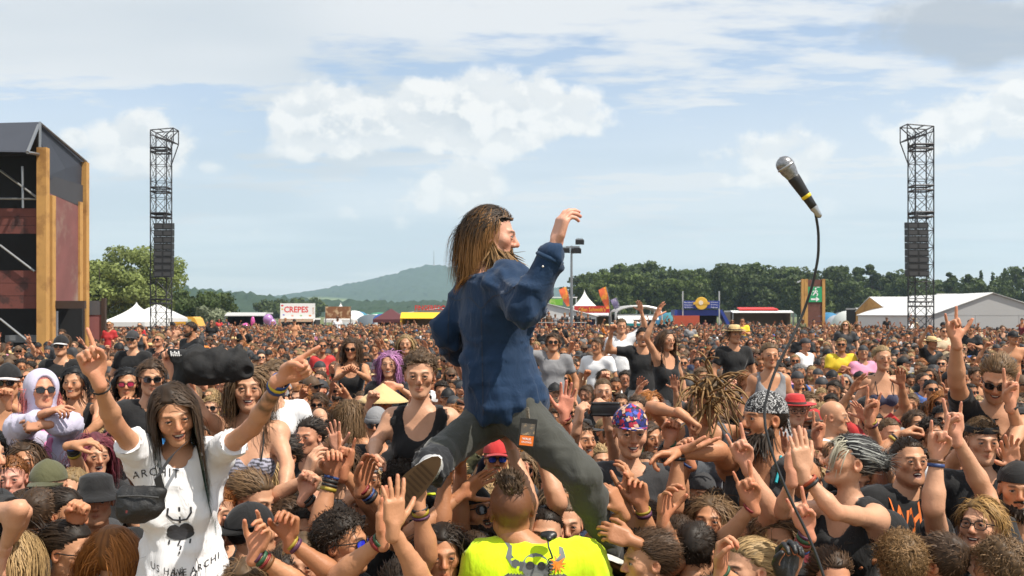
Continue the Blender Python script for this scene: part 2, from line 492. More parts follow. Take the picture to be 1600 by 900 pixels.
def text_on(mb, txt, org, right, up, height, width=None, tint=(1, 1, 1, 1), off=.004, **k):
    """flat lettering lying on a plane, cap height `height`, squeezed to `width`"""
    v, f = text_mesh(txt, 1.0, **k)
    v -= (v.max(0) + v.min(0)) / 2
    h = v[:, 1].max() - v[:, 1].min(); w = v[:, 0].max() - v[:, 0].min()
    sy = height / h; sx = (width / w) if width else sy
    right = nrm(right); up = nrm(up); n = np.cross(right, up)
    P = np.asarray(org, float) + v[:, :1] * sx * right + v[:, 1:] * sy * up + n * off
    return mb.add(P, f, tint=tint)
# ------------------------------------------------------------------ ground, hills, woods
def flat(lo, hi, z, name, m):
    n = 60
    xs = np.linspace(lo[0], hi[0], n); ys = np.linspace(0, 1, n) ** 2 * (hi[1] - lo[1]) + lo[1]
    X, Y = np.meshgrid(xs, ys, indexing='ij')
    V = np.stack([X, Y, np.full_like(X, z)], -1).reshape(-1, 3)
    F = [(i * n + j, (i + 1) * n + j, (i + 1) * n + j + 1, i * n + j + 1) for i in range(n - 1) for j in range(n - 1)]
    return struct(MB().add(V, F).build(name, m, None, True))
flat((-6000, -60), (6000, 9000), 0.0, 'ground', mat('meadow', (.10, .12, .035), .9, vscale=.02, var=.3, col2=(.17, .15, .06), c2scale=.01, bump=.3))
arena = MB().quad((-75, -5, .004), (80, -5, .004), (80, 118, .004), (-75, 118, .004)).build('festival_ground', mat('trampled_earth', (.20, .15, .09), .95, vscale=.8, var=.3, col2=(.11, .11, .045), c2scale=.5, bump=.5, bscale=6))
struct(arena)


def field_mat(woods=0.):
    m = bpy.data.materials.new('hillside'); m.use_nodes = True; t = m.node_tree; t.nodes.clear(); q = NT(t)
    pos = q.n('ShaderNodeNewGeometry').outputs['Position']; sp = q.n('ShaderNodeSeparateXYZ', ins={0: pos})
    n = q.noise(q.vm('MULTIPLY', pos, (1, .4, 0)), .0035, 3, .5, 0., '2D'); z = sp.outputs[2]
    fl = q.m('MULTIPLY', q.ss(q.m('ADD', z, q.m('MULTIPLY', n, 70.)), 76. - woods, 68. - woods), q.ss(n, .36, .40))
    patch = q.n('ShaderNodeTexVoronoi', voronoi_dimensions='2D', ins={'Vector': q.vm('MULTIPLY', pos, (1, .22, 0)), 'Scale': .006}).outputs['Color']
    fc = q.mix(q.n('ShaderNodeSeparateColor', ins={0: patch}).outputs[0], c4((.10, .15, .045)), c4((.24, .24, .10)))
    tr = q.mix(q.noise(pos, .05, 4, .6), c4((.014, .030, .014)), c4((.035, .060, .024)))
    b = q.n('ShaderNodeBsdfPrincipled', ins={'Base Color': q.mix(fl, tr, fc), 'Roughness': .95, 'Specular IOR Level': .1})
    out = q.n('ShaderNodeOutputMaterial'); t.links.new(b.outputs[0], out.inputs[0]); return m
FIELD = field_mat(); RISE = field_mat(52.)


def ridge(prof, d, depth, name, px0, px1, lump, nx=300, ny=26, seed=0, base=0.0, m=None):
    """a wooded rise: skyline profile given as (column, row) seen from the stage"""
    r = np.random.default_rng(seed)
    px = np.linspace(px0, px1, nx); top = np.interp(px, [p[0] for p in prof], [p[1] for p in prof])
    H = (HZ - top) * d / FPX + CAMH
    V = []
    for j in range(ny):
        t = j / (ny - 1); y = d - depth * (1 - t)
        x = (px - 800) * (y * .35 + d * .65) / FPX
        z = base + (H - base) * (t ** 1.25 * .75 + .25 * t ** 3)
        z = z + (r.uniform(0, lump, nx) + wob(np.stack([x, x * 0 + y, 0 * x], 1), .012, lump * .8, seed)) * min(1, t * 2.5)
        V.append(np.stack([x, np.full(nx, y) + r.normal(0, lump, nx), z], 1))
    V.append(np.stack([(px - 800) * (d + depth) / FPX, np.full(nx, d + depth), np.full(nx, base - 5)], 1))
    V = np.concatenate(V); ny += 1
    F = [(j * nx + i, j * nx + i + 1, (j + 1) * nx + i + 1, (j + 1) * nx + i) for j in range(ny - 1) for i in range(nx - 1)]
    return struct(MB().add(V, F).build(name, m or FIELD, None, True))
ridge([(-900, 462), (-200, 458), (250, 470), (330, 466), (400, 462), (440, 458), (480, 451), (540, 441), (575, 436), (610, 431), (640, 424), (665, 420), (690, 421), (720, 428), (760, 437), (800, 444), (850, 452), (900, 460), (960, 466), (1100, 470), (1400, 462), (2400, 466)],
      3100, 1000, 'hills', -900, 2400, 7.0, 760, 44, 3)
ridge([(-1500, 462), (0, 460), (240, 457), (290, 456), (330, 459), (380, 464), (420, 468), (470, 473), (540, 478), (620, 481), (900, 482), (1700, 476), (2600, 470)], 1050, 260, 'wooded_rise', -1500, 2600, 4.5, 900, 20, 5, m=RISE)

LEAF = {}
def leaf_mat(name, c1, c2):
    m = bpy.data.materials.new(name); m.use_nodes = True; t = m.node_tree; t.nodes.clear(); q = NT(t)
    at = q.n('ShaderNodeAttribute', attribute_name='tint').outputs['Color']
    oi = q.n('ShaderNodeObjectInfo')
    pos = q.n('ShaderNodeNewGeometry').outputs['Position']
    base = q.mix(1.0, q.mix(q.noise(pos, .25, 3, .6), c4(c1), c4(c2)), at, 'MULTIPLY')
    b = q.n('ShaderNodeBsdfPrincipled', ins={'Base Color': base, 'Roughness': .6, 'Specular IOR Level': .25})
    tr = q.n('ShaderNodeBsdfTranslucent', ins={0: base}); mx = q.n('ShaderNodeMixShader', ins={0: .35})
    t.links.new(b.outputs[0], mx.inputs[1]); t.links.new(tr.outputs[0], mx.inputs[2])
    out = q.n('ShaderNodeOutputMaterial'); t.links.new(mx.outputs[0], out.inputs[0]); return m
LF_DARK = leaf_mat('forest_leaves', (.042, .068, .020), (.095, .125, .036))
LF_LIGHT = leaf_mat('willow_leaves', (.16, .20, .055), (.25, .29, .095))
LF_PALE = leaf_mat('pale_leaves', (.17, .20, .12), (.26, .28, .18))
BARK = mat('bark', (.06, .045, .03), .95, bump=.5, bscale=8)


def leaves(C, Rr, n, size, seed, squash=.8):
    """leaf-sized quads through a set of clumps"""
    r = np.random.default_rng(seed)
    C = np.asarray(C, float); Rr = np.asarray(Rr, float)
    w = Rr ** 2; pick = r.choice(len(C), n, p=w / w.sum())
    u = r.normal(size=(n, 3)); u /= np.linalg.norm(u, axis=1, keepdims=True)
    rad = r.uniform(.25, 1, n) ** .45
    p = C[pick] + u * (Rr[pick] * rad)[:, None] * A(1, 1, squash)
    nn = u + r.normal(0, .55, (n, 3)); nn /= np.linalg.norm(nn, axis=1, keepdims=True)
    a = np.cross(nn, r.normal(size=(n, 3))); a /= np.linalg.norm(a, axis=1, keepdims=True); b = np.cross(nn, a)
    s = size * r.uniform(.6, 1.4, n)[:, None]
    V = np.stack([p - a * s - b * s * .6, p + a * s - b * s * .6, p + a * s + b * s * .6, p - a * s + b * s * .6], 1).reshape(-1, 3)
    F = np.arange(4 * n).reshape(-1, 4)
    T = np.ones((n, 4, 4), np.float32); cl = r.uniform(.72, 1.25, len(C))
    T[..., :3] *= (cl[pick] * r.uniform(.75, 1.25, n))[:, None, None]; T[..., 3] = 0
    return V, F, T.reshape(-1, 4)


def crown(h, w, seed, kind='broad', n=2600, size=.3):
    r = np.random.default_rng(seed); C = []; Rr = []
    if kind == 'broad':
        for i in range(26):
            t = r.uniform(.22, 1); rr = w * .5 * math.sqrt(max(.06, 1 - ((t - .58) / .50) ** 2)); a = r.uniform(0, 6.28)
            q = r.uniform(.35, 1) * rr
            C.append((math.cos(a) * q, math.sin(a) * q, h * (t * .93))); Rr.append(w * r.uniform(.10, .19))
        C.append((0, 0, h * .55)); Rr.append(w * .3)
    elif kind == 'pine':
        for i in range(12):
            t = r.uniform(.5, 1); a = r.uniform(0, 6.28); q = w * .42 * r.uniform(.2, 1) * (1.15 - t * .75)
            C.append((math.cos(a) * q, math.sin(a) * q, h * t * .97)); Rr.append(w * r.uniform(.09, .17))
    else:   # spruce
        for i in range(34):
            t = (i + r.uniform(0, .8)) / 34; a = r.uniform(0, 6.28); q = w * .40 * (1 - t) * r.uniform(.5, 1)
            C.append((math.cos(a) * q, math.sin(a) * q, h * (.10 + .88 * t))); Rr.append(w * (.17 * (1 - t) + .045))
    V, F, T = leaves(C, Rr, n, size, seed, .75)
    return V, F, T, C


def tree(px, ptop, d, w, label, kind='broad', n=4000, size=.25, m=None, seed=0, name='tree', group=None, base=None):
    top = pt(px, ptop, d); h = top[2]; x = top[0]
    t = thing(name, label, 'tree' if h > 3.5 else 'bush', (x, d, 0), group)
    V, F, T, C = crown(h, w, seed, kind, n, size)
    MB().add(V, F, tint=T).build('crown', m or LF_DARK, t)
    tr = MB().tube([(0, 0, 0), (.02 * h, 0, h * .3), (0, .02 * h, h * .6), (0, 0, h * .86)], [h * .024, h * .019, h * .012, h * .004], 8)
    r = np.random.default_rng(seed + 9)
    for c in C[:12]:
        c = np.asarray(c); s0 = A(0, 0, max(h * .2, c[2] * r.uniform(.45, .7))); tr.tube([s0, (s0 + c) / 2 + A(0, 0, h * .02), c], [h * .009, h * .006, h * .002], 5)
    tr.build('trunk', BARK, t)
    return t
tree(205, 389, 118, 11.5, 'large light green willow-like tree right of the wooden stage, behind the truss tower', n=22000, size=.13, m=LF_LIGHT, seed=21)
tree(155, 400, 112, 8.0, 'light green tree growing right against the wooden stage wall', n=8000, size=.17, m=LF_LIGHT, seed=22)
tree(287, 455, 140, 9.0, 'dark rounded bush-like tree behind the yellow food van', n=5000, size=.2, seed=23)
tree(322, 462, 150, 9.5, 'mid green spreading tree behind the low grey stall fence', n=5000, size=.2, seed=24)
tree(338, 482, 132, 6.5, 'pale grey-green bush in front of the dark trees left of the grey stall', n=4000, size=.16, m=LF_PALE, seed=25)
tree(425, 471, 330, 14, 'dark round lone tree on the field left of the white crepes sign', n=3500, size=.4, seed=26)
tree(478, 468, 420, 14, 'small green tree on the slope just above the white crepes sign', n=2500, size=.5, seed=28)
tree(1342, 419, 262, 6., 'round pine crown sticking up over the wood left of the right truss tower', 'pine', 2200, .32, seed=31)
tree(1362, 415, 262, 6.5, 'taller pointed pine over the wood, second left of the right truss tower', 'pine', 2200, .32, seed=32)
tree(1485, 424, 250, 5.5, 'lone pine rising just right of the right truss tower', 'pine', 2200, .32, seed=33)
tree(1512, 427, 250, 4.5, 'slim pine on the skyline right of the lone pine near the tower', 'pine', 1800, .32, seed=34)

wood = MB(); rw = np.random.default_rng(5)
TOPS = ([895, 920, 960, 1000, 1020, 1065, 1085, 1130, 1180, 1200, 1225, 1250, 1280, 1313, 1330, 1360, 1395, 1412, 1440, 1470, 1500, 1530, 1555, 1600, 1750, 2000],
        [430, 424, 416, 411, 409, 421, 415, 411, 405, 417, 415, 412, 417, 410, 428, 432, 428, 417, 432, 437, 440, 419, 422, 416, 420, 420])
templ = [crown(1, .75, 100 + i, 'broad', 1300, .027) for i in range(4)] + [crown(1, .42, 120 + i, 'spruce', 1100, .025) for i in range(3)]
for i, px in enumerate(np.concatenate([np.linspace(905, 1760, 46), np.linspace(900, 1760, 40) + 9])):
    front = i >= 46
    d = rw.uniform(262, 300) if not front else rw.uniform(236, 255)
    top = np.interp(px, *TOPS) + rw.uniform(-2, 5) + (rw.uniform(10, 26) if front else 0)
    h = (HZ - top) * d / FPX + CAMH
    con = px > 1515 and rw.uniform() < .8
    V, F, T, C = templ[4 + i % 3] if con else templ[i % 4]
    sx = h * (1.0 if con else rw.uniform(.85, 1.15)); a = rw.uniform(0, 6.28); c_, s_ = math.cos(a), math.sin(a)
    Q = V * A(sx, sx, h); Q = np.stack([Q[:, 0] * c_ - Q[:, 1] * s_, Q[:, 0] * s_ + Q[:, 1] * c_, Q[:, 2]], 1) + A((px - 800) * d / FPX, d, 0)
    T = T.copy(); T[:, :3] *= A(*( [1.35, 1.3, 1.1] if front and rw.uniform() < .5 else [1, 1, 1])) * rw.uniform(.8, 1.2)  # some front trees tinted lighter, sunlight put into the leaf colour
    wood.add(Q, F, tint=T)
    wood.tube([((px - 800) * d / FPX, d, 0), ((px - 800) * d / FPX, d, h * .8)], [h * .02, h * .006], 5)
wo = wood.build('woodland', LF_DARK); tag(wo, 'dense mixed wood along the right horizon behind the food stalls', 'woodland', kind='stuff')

# ------------------------------------------------------------------ materials of the built things
STEEL = mat('galvanised_steel', (.30, .31, .32), .4, .8, var=.15)
TRUSS = mat('dark_truss', (.045, .045, .05), .55, .5, var=.2)
WHITE = mat('white_tarpaulin', (.74, .74, .73), .55, var=.05, vscale=.6, col2=(.60, .59, .56), c2scale=.35, c2lo=.55, c2hi=.8, trans=.12)
GREYT = mat('grey_and_shaded_tarpaulin', (.46, .46, .46), .6, var=.08, vscale=.6, trans=.1)
TIMBER = mat('raw_timber', (.50, .27, .08), .75, var=.2, vscale=2.5, bump=.2, col2=(.34, .17, .05), c2scale=1.2)
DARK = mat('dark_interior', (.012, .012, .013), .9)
NAVYT = mat('dark_roof_tarpaulin', (.035, .04, .055), .6, var=.2, vscale=.5)
RUST = mat('rust_red_panel', (.15, .045, .035), .8, var=.35, vscale=1.2, col2=(.06, .025, .022), c2scale=1.8, bump=.2)
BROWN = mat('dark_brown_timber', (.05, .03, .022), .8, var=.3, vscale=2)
YEL = mat('yellow_awning', (.72, .46, .015), .55, var=.08)
ORG = mat('van_orange', (.66, .34, .03), .4, var=.05)
GREEN = mat('dark_green_paint', (.02, .16, .07), .5)
REDM = mat('red_banner', (.50, .03, .025), .6, var=.1)
BLUE = mat('blue_board', (.02, .045, .26), .5, var=.1)
MAROON = mat('maroon_tarpaulin', (.085, .018, .022), .7, var=.15)
PAPER = mat('white_board', (.80, .80, .79), .6, var=.03)
TEAL = mat('teal_valance', (.01, .22, .24), .6)
PAINT = omat('lettering_paint', .6, 0, var=.03)
ALU = mat('pale_aluminium', (.55, .55, .55), .4, .6)


def sbox(mb, px0, px1, py0, py1, d, dep, **k):
    a = pt(px0, py1, d); b = pt(px1, py0, d)
    return mb.box((a[0], d, a[2]), (b[0], d + dep, b[2]), **k)
def gpost(mb, px, ptop, d, w=.08, **k):
    a = pt(px, ptop, d); return mb.box((a[0] - w / 2, d - w / 2, 0), (a[0] + w / 2, d + w / 2, a[2]), **k)


# ---- wooden stage on the left
st = thing('stage', 'tall wooden side stage with dark tarpaulin roof at the left edge', 'stage', (-16.5, 33, 0))
def sp(px, py, d): return pt(px, py, d) - A(-16.5, 33, 0)
def spost(name, px0, px1, ptop, d, m, parent=st):
    a = sp(px0, ptop, d); b = sp(px1, ptop, d)
    return MB().box((a[0], a[1], 0), (b[0], a[1] + .25, a[2])).build(name, m, parent)
spost('timber_post', 57, 72, 230, 32, TIMBER); spost('timber_post', 125, 135, 253, 36, TIMBER)
spost('timber_post', 76, 82, 305, 32.6, TIMBER); spost('timber_post', 121, 125, 315, 35.5, TIMBER)
rf = MB()
A0, A1, A2 = sp(-40, 196, 31.6), sp(60, 194, 31.6), sp(47, 240, 30.6)
rf.prism([sp(-60, 196, 32.4), sp(60, 193, 32.4), sp(44, 238, 30.8), sp(-60, 236, 30.8)], (0, .05, .06))
rf.prism([sp(61, 194, 32.4), sp(134, 256, 36.4), sp(133, 294, 36.4), sp(100, 290, 34.3), sp(73, 276, 32.4)], (-.08, .0, 0))
rf.prism([sp(-60, 196, 32.45), sp(60, 193, 32.45), sp(133, 255, 36.4), sp(-60, 258, 36.4)], (0, 0, .05))
rf.build('roof', NAVYT, st)
side = MB().prism([sp(73, 272, 32.5), sp(131, 290, 36.1), sp(131, 326, 36.1), sp(73, 300, 32.5)], (-.06, 0, 0)); side.build('upper_tarpaulin', mat('grey_side_tarpaulin', (.05, .05, .057), .7, var=.2, vscale=.7), st)
side = MB().prism([sp(73, 300, 32.5), sp(131, 324, 36.1), sp(131, 470, 36.1), sp(73, 470, 32.5)], (-.05, 0, 0)); side.build('printed_banner', mat('printed_mesh_banner', (.20, .075, .068), .75, var=.45, vscale=.7, col2=(.30, .21, .16), c2scale=.45, c2lo=.50, c2hi=.72), st)
for (a, b) in ((325, 365), (422, 482)):
    for i in range(3):
        y0 = a + (b - a) * i / 3 + .6; y1 = a + (b - a) * (i + 1) / 3
        mb = MB(); p = sp(-90, y1, 32.3); q = sp(57, y0, 32.3); mb.box((p[0], p[1], p[2]), (q[0], p[1] + .05 + .01 * (i % 2), q[2])).build('panel', RUST, st)
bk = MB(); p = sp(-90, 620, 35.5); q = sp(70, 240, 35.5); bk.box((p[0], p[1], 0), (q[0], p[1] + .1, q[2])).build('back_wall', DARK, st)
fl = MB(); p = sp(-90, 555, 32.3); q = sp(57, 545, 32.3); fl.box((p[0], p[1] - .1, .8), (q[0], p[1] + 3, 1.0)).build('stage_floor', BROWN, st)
for (x0, y0, x1, y1) in ((0, 266, 57, 308), (0, 383, 54, 424), (0, 498, 56, 543), (-40, 310, 57, 311), (-60, 544, 57, 544), (35, 260, 36, 325), (18, 545, 18, 600)): MB().tube([sp(x0, y0, 32.15), sp(x1, y1, 32.15)], .035, 6).build('scaffold_tube', STEEL, st)
for a_, b_ in ((sp(62, 192, 32.3), sp(135, 253, 36.2)), (sp(62, 192, 32.2), sp(62, 232, 32.2)), (sp(60, 196, 31.9), sp(43, 238, 30.7)), (sp(43, 238, 30.7), sp(60, 241, 32.))): MB().tube([a_, b_], .05, 6).build('scaffold_tube', STEEL, st)
md = MB()
for (x0, x1, y0, y1, dd) in ((72, 132, 470, 482, 32.8), (72, 76, 482, 560, 32.8), (125, 131, 470, 560, 35.9)):
    p = sp(x0, y1, dd); q = sp(x1, y0, dd); md.box((p[0], p[1], p[2] if y1 < 550 else 0), (q[0], p[1] + .15, q[2]))
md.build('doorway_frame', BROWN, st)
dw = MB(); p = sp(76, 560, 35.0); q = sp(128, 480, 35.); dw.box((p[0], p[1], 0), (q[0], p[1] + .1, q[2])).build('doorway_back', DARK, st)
dw = MB(); p = sp(76, 560, 33.4); q = sp(90, 486, 33.4); dw.box((p[0], p[1], 0), (q[0], p[1] + .04, q[2])).build('grey_curtain', mat('grey_curtain', (.22, .23, .27), .8), st)
fp = MB(); p = sp(131, 560, 36.4); q = sp(159, 470, 36.4); fp.box((p[0], p[1], 0), (q[0], p[1] + .08, q[2] - .35)).build('side_banner', mat('faded_red_banner', (.27, .10, .10), .8, var=.2, vscale=1.), st)
fp = MB(); fp.box((p[0], p[1] - .02, q[2] - .5), (q[0], p[1] + .10, q[2])).build('grey_cover', mat('grey_cover', (.10, .10, .11), .7, bump=.5, bscale=3), st)
fp = MB(); fp.box((q[0], p[1] - .05, 0), (q[0] + .13, p[1] + .12, q[2] + .1)).build('dark_post', BROWN, st)
cs = MB(); p = sp(8, 535, 33.2); q = sp(50, 525, 33.2); cs.box((p[0], p[1], p[2]), (q[0], p[1] + .6, q[2] + .02)); cs.box((p[0], p[1] - .02, p[2] + .06), (q[0], p[1] - .002, p[2] + .08))
ro = cs.build('equipment_case', mat('case_grey', (.17, .18, .19), .5), None); ro.location = (-16.5, 33, 0); tag(ro, 'grey flight case lying on the deck inside the wooden stage', 'case')

# ---- delay towers
def tower(px0, px1, ptop, d, lean, label, arr, armpx, seed):
    x0 = (px0 - 800) * d / FPX; x1 = (px1 - 800) * d / FPX; w = x1 - x0; cx = (x0 + x1) / 2; H = pt(0, ptop, d)[2]
    t = thing('truss_tower', label, 'tower', (cx, d + w / 2, 0))
    def leg(ix, iy, mb): mb.tube([(ix * w / 2, iy * w / 2, 0), (ix * w / 2, iy * w / 2, H - .35)], .032, 6)
    for ix in (-1, 1):
        for iy in (-1, 1):
            m = MB(); leg(ix, iy, m); m.build('chord', TRUSS, t)
    cr = [(-1, -1), (1, -1), (1, 1), (-1, 1)]; ns = 14; br = MB()
    for i in range(ns):
        z0 = H * .985 * i / ns; z1 = H * .985 * (i + 1) / ns
        for k in range(4):
            a, b = cr[k], cr[(k + 1) % 4]
            br.tube([(a[0] * w / 2, a[1] * w / 2, z0), (b[0] * w / 2, b[1] * w / 2, z0)], .017, 4)
            if i % 2: a, b = b, a
            br.tube([(a[0] * w / 2, a[1] * w / 2, z0), (b[0] * w / 2, b[1] * w / 2, z1)], .017, 4)
            br.tube([(b[0] * w / 2, b[1] * w / 2, z0), (a[0] * w / 2, a[1] * w / 2, z1)], .013, 4)
    br.build('lacing', TRUSS, t)
    jt = MB()
    for f in (.62, .73, .90, .25):
        for dz in (0, .22):
            for k in range(4):
                a, b = cr[k], cr[(k + 1) % 4]; jt.tube([(a[0] * w / 2, a[1] * w / 2, H * f + dz), (b[0] * w / 2, b[1] * w / 2, H * f + dz)], .045, 5)
    jt.build('joint_frame', TRUSS, t)
    # cantilever head
    hd = MB(); tip = lean * w * .95
    for iy in (-1, 1):
        P0, P1, P2, P3 = A(-lean * w / 2, iy * w / 2, H - .35), A(lean * w / 2, iy * w / 2, H - 1.8), A(lean * w / 2 + tip * .45, iy * w / 2, H - .75), A(lean * w / 2 + tip * .45, iy * w / 2, H)
        P4 = A(-lean * w / 2, iy * w / 2, H - .1)
        for a, b in ((P1, P2), (P2, P3), (P3, P4), (P4, P0), (P0, P2), (P3, A(lean * w * .2, iy * w / 2, H - .6)), (P4, P2)): hd.tube([a, b], .03, 5)
    for xx, zz in ((lean * w / 2 + tip * .45, H), (lean * w / 2 + tip * .45, H - .75), (-lean * w / 2, H - .1), (0, H - .05)): hd.tube([(xx, -w / 2, zz), (xx, w / 2, zz)], .03, 5)
    hd.build('cantilever_head', TRUSS, t)
    ax0, ax1, ay0, ay1 = arr
    X0 = (ax0 - 800) * d / FPX - cx; X1 = (ax1 - 800) * d / FPX - cx; Z0 = pt(0, ay1, d)[2]; Z1 = pt(0, ay0, d)[2]
    n = 8; ac = lean * w * .5 + tip * .25
    xa = (X0 + X1) / 2
    MB().tube([(xa, -w / 2 - .25, Z1), (xa, -w / 2 - .25, Z1 + .35), (xa, -w / 2 - .05, Z1 + .42)], .05, 5).build('hoist', TRUSS, t)
    MB().tube([(xa, -w / 2 - .1, Z1 + .4), (xa, -w / 2 - .05, H - .5)], .012, 4).build('chain', TRUSS, t)
    la = thing('line_array', 'black curved line array of speakers hanging on the %s truss tower' % ('left' if px0 < 800 else 'right'), 'loudspeaker', (cx + xa, d - .35, Z0))
    sw = (X1 - X0)
    for i in range(n):
        z = (Z1 - Z0) * i / n; hh = (Z1 - Z0) / n - .02; off = -.03 * (n - i) * .35
        c = MB()
        c.prism([(-sw / 2, off, z), (sw / 2, off, z), (sw / 2 * .92, off + .55, z + .05), (-sw / 2 * .92, off + .55, z + .05)], (0, 0, hh))
        cab = c.build('cabinet', mat('speaker_black', (.015, .015, .016), .65, var=.3), la)
        g = MB()
        for k in range(2): g.box((-sw / 2 + .05 + k * sw / 2, off - .012, z + hh * .2), (-.05 + k * sw / 2, off - .002, z + hh * .8))
        g.build('grille', mat('speaker_grille', (.06, .06, .062), .5, .3), cab)
    return t
tower(235, 260, 200, 55, 1, 'dark lattice truss tower with cantilever head near the wooden stage', (244, 272, 349, 434), 270, 1)
tower(1430, 1459, 194, 50, -1, 'dark lattice truss tower in front of the white marquees at right', (1414, 1446, 348, 433), 1416, 2)

# ---- floodlight mast
d = 70; t = thing('light_mast', 'slim grey mast with floodlights behind the raised hand of the singer', 'mast', tuple(pt(893, 490, d) * A(1, 1, 0)))
H = pt(0, 384, d)[2]
MB().tube([(0, 0, 0), (0, 0, H)], [.12, .07], 8).build('pole', STEEL, t)
MB().box((-.38, -.06, H - .15), (.55, .06, H - .03)).build('crossbar', STEEL, t)
for (x, z) in ((-.42, -.35), (.35, -.38), (.55, .22)):
    MB().prism([(x - .30, -.2, H + z - .16), (x + .30, -.2, H + z - .16), (x + .26, .2, H + z - .05), (x - .26, .2, H + z - .05)], (0, 0, .3)).build('floodlight', DARK, t)
    MB().tube([(x - .24, 0, H + z + .05), (x - .2, 0, H + z + .28), (x + .2, 0, H + z + .28), (x + .24, 0, H + z + .05)], .02, 4).build('bracket', STEEL, t)

# ---- radio mast on the hill
d = 3080; t = thing('radio_mast', 'thin radio mast on the summit of the far wooded hill', 'mast', (pt(678, 0, d)[0], d, pt(0, 424, d)[2] - 4))
hh = pt(0, 392, d)[2] - pt(0, 424, d)[2] + 4
MB().tube([(0, 0, 0), (0, 0, hh * .45), (0, 0, hh)], [2.2, 1.9, .8], 8).build('shaft', mat('mast_grey', (.35, .35, .37), .6), t)
MB().lathe([(0, hh * .30), (4, hh * .31), (4.4, hh * .36), (0, hh * .38)], 10).build('antenna_platform', mat('mast_grey', (.3, .3, .3)), t)


# ---- market tents and stalls
def marquee(name, label, x0, x1, yb, ye, ya, d, dep, m=WHITE, apx=None, wall=True, parts=None, gm=None):
    """gable-fronted tent: eaves at row ye, apex at row ya"""
    a = pt(x0, ye, d); b = pt(x1, ye, d); cx = (a[0] + b[0]) / 2; ap = pt(apx if apx else (x0 + x1) / 2, ya, d)
    t = thing(name, label, 'tent', (cx, d, 0))
    L, Rr, e, az = a[0] - cx, b[0] - cx, a[2], ap[2]; xa = ap[0] - cx
    for s, xe in ((-1, L), (1, Rr)):
        MB().prism([(xe + s * .15, -.12, e - .03), (xa, -.12, az), (xa, dep, az), (xe + s * .15, dep, e - .03)], (0, 0, .05)).build('roof_slope', m, t, True)
    g = MB().prism([(L, 0, e), (Rr, 0, e), (xa, 0, az - .04)], (0, .04, 0)); g.build('gable', gm or GREYT, t)  # default grey of gable and front panels paints their shade into the cloth
    if wall:
        n = max(3, int((Rr - L) / 2.2)); xs = np.linspace(L, Rr, n + 1)
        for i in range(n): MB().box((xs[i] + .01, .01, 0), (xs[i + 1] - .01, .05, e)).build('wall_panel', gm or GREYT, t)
        for xe in (L, Rr): MB().box((xe - .03, .06, 0), (xe + .03, dep, e)).build('side_wall', m, t)
    else:
        for xe in (L + .05, Rr - .05):
            for yy in (.05, dep - .05): MB().box((xe - .04, yy - .04, 0), (xe + .04, yy + .04, e)).build('pole', ALU, t)
        MB().box((L, -.03, e - .22), (Rr, -.005, e)).build('valance', m, t)
    return t, (L, Rr, e, az, xa)


def pagoda(name, label, x0, x1, ye, ya, d, dep, m=WHITE, val=None, group=None):
    a = pt(x0, ye, d); b = pt(x1, ye, d); w = b[0] - a[0]; az = pt(0, ya, d)[2]; e = a[2]
    t = thing(name, label, 'tent', ((a[0] + b[0]) / 2, d + dep / 2, 0), group)
    mb = MB(); n = 8; V = []
    for i in range(n + 1):
        f = i / n; k = (1 - f) ** 1.9; z = e + (az - e) * f ** 1.0
        z = az - (az - e) * (1 - f); k = (1 - f) ** 1.6 if az - e > 1.2 else (1 - f)
        V += [(-w / 2 * k, -dep / 2 * k, z), (w / 2 * k, -dep / 2 * k, z), (w / 2 * k, dep / 2 * k, z), (-w / 2 * k, dep / 2 * k, z)]
    F = [(i * 4 + j, i * 4 + (j + 1) % 4, i * 4 + 4 + (j + 1) % 4, i * 4 + 4 + j) for i in range(n) for j in range(4)]
    mb.add(V, F).build('roof', m, t)
    mb = MB()
    for lo, hi in (((-w / 2, -dep / 2 - .02, e - .28), (w / 2, -dep / 2, e)), ((-w / 2 - .02, -dep / 2, e - .28), (-w / 2, dep / 2, e)), ((w / 2, -dep / 2, e - .28), (w / 2 + .02, dep / 2, e))): mb.box(lo, hi)
    mb.build('valance', val or m, t)
    for sx in (-1, 1):
        for sy in (-1, 1): MB().box((sx * (w / 2 - .06) - .035, sy * (dep / 2 - .06) - .035, 0), (sx * (w / 2 - .06) + .035, sy * (dep / 2 - .06) + .035, e)).build('pole', ALU, t)
    return t
pagoda('market_tent', 'white canopy tent beside the red banner of the wooden stage', 158, 226, 503, 471, 62, 4.5)
pagoda('market_tent', 'second white canopy roof behind the left truss tower', 196, 262, 497, 474, 74, 4.5)

def stall(name, label, cat, x0, x1, yt, yb, d, dep=2.4, roof=WHITE, body=DARK, awn=8, counter=None, legs=STEEL):
    """open-fronted stall: roof slab with sloping awning, dark opening, counter and posts"""
    a = pt(x0, yt, d); b = pt(x1, yt, d); w = b[0] - a[0]; H = a[2]
    t = thing(name, label, cat, ((a[0] + b[0]) / 2, d, 0))
    ah = awn * d / FPX
    MB().prism([(-w / 2, -.9, H - ah), (w / 2, -.9, H - ah), (w / 2, .0, H), (-w / 2, .0, H)], (0, 0, .05)).build('awning', roof, t)
    MB().box((-w / 2, .002, H - .1), (w / 2, dep, H + .04)).build('roof', roof, t)
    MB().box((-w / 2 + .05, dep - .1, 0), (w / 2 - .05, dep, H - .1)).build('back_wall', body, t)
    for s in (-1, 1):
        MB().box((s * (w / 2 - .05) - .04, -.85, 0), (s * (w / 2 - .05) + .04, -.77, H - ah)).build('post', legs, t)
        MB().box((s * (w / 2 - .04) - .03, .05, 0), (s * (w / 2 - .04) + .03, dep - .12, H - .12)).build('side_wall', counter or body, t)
    MB().box((-w / 2 + .1, .0, 0), (w / 2 - .1, .5, 1.1)).build('counter', counter or GREYT, t)
    return t, w, H

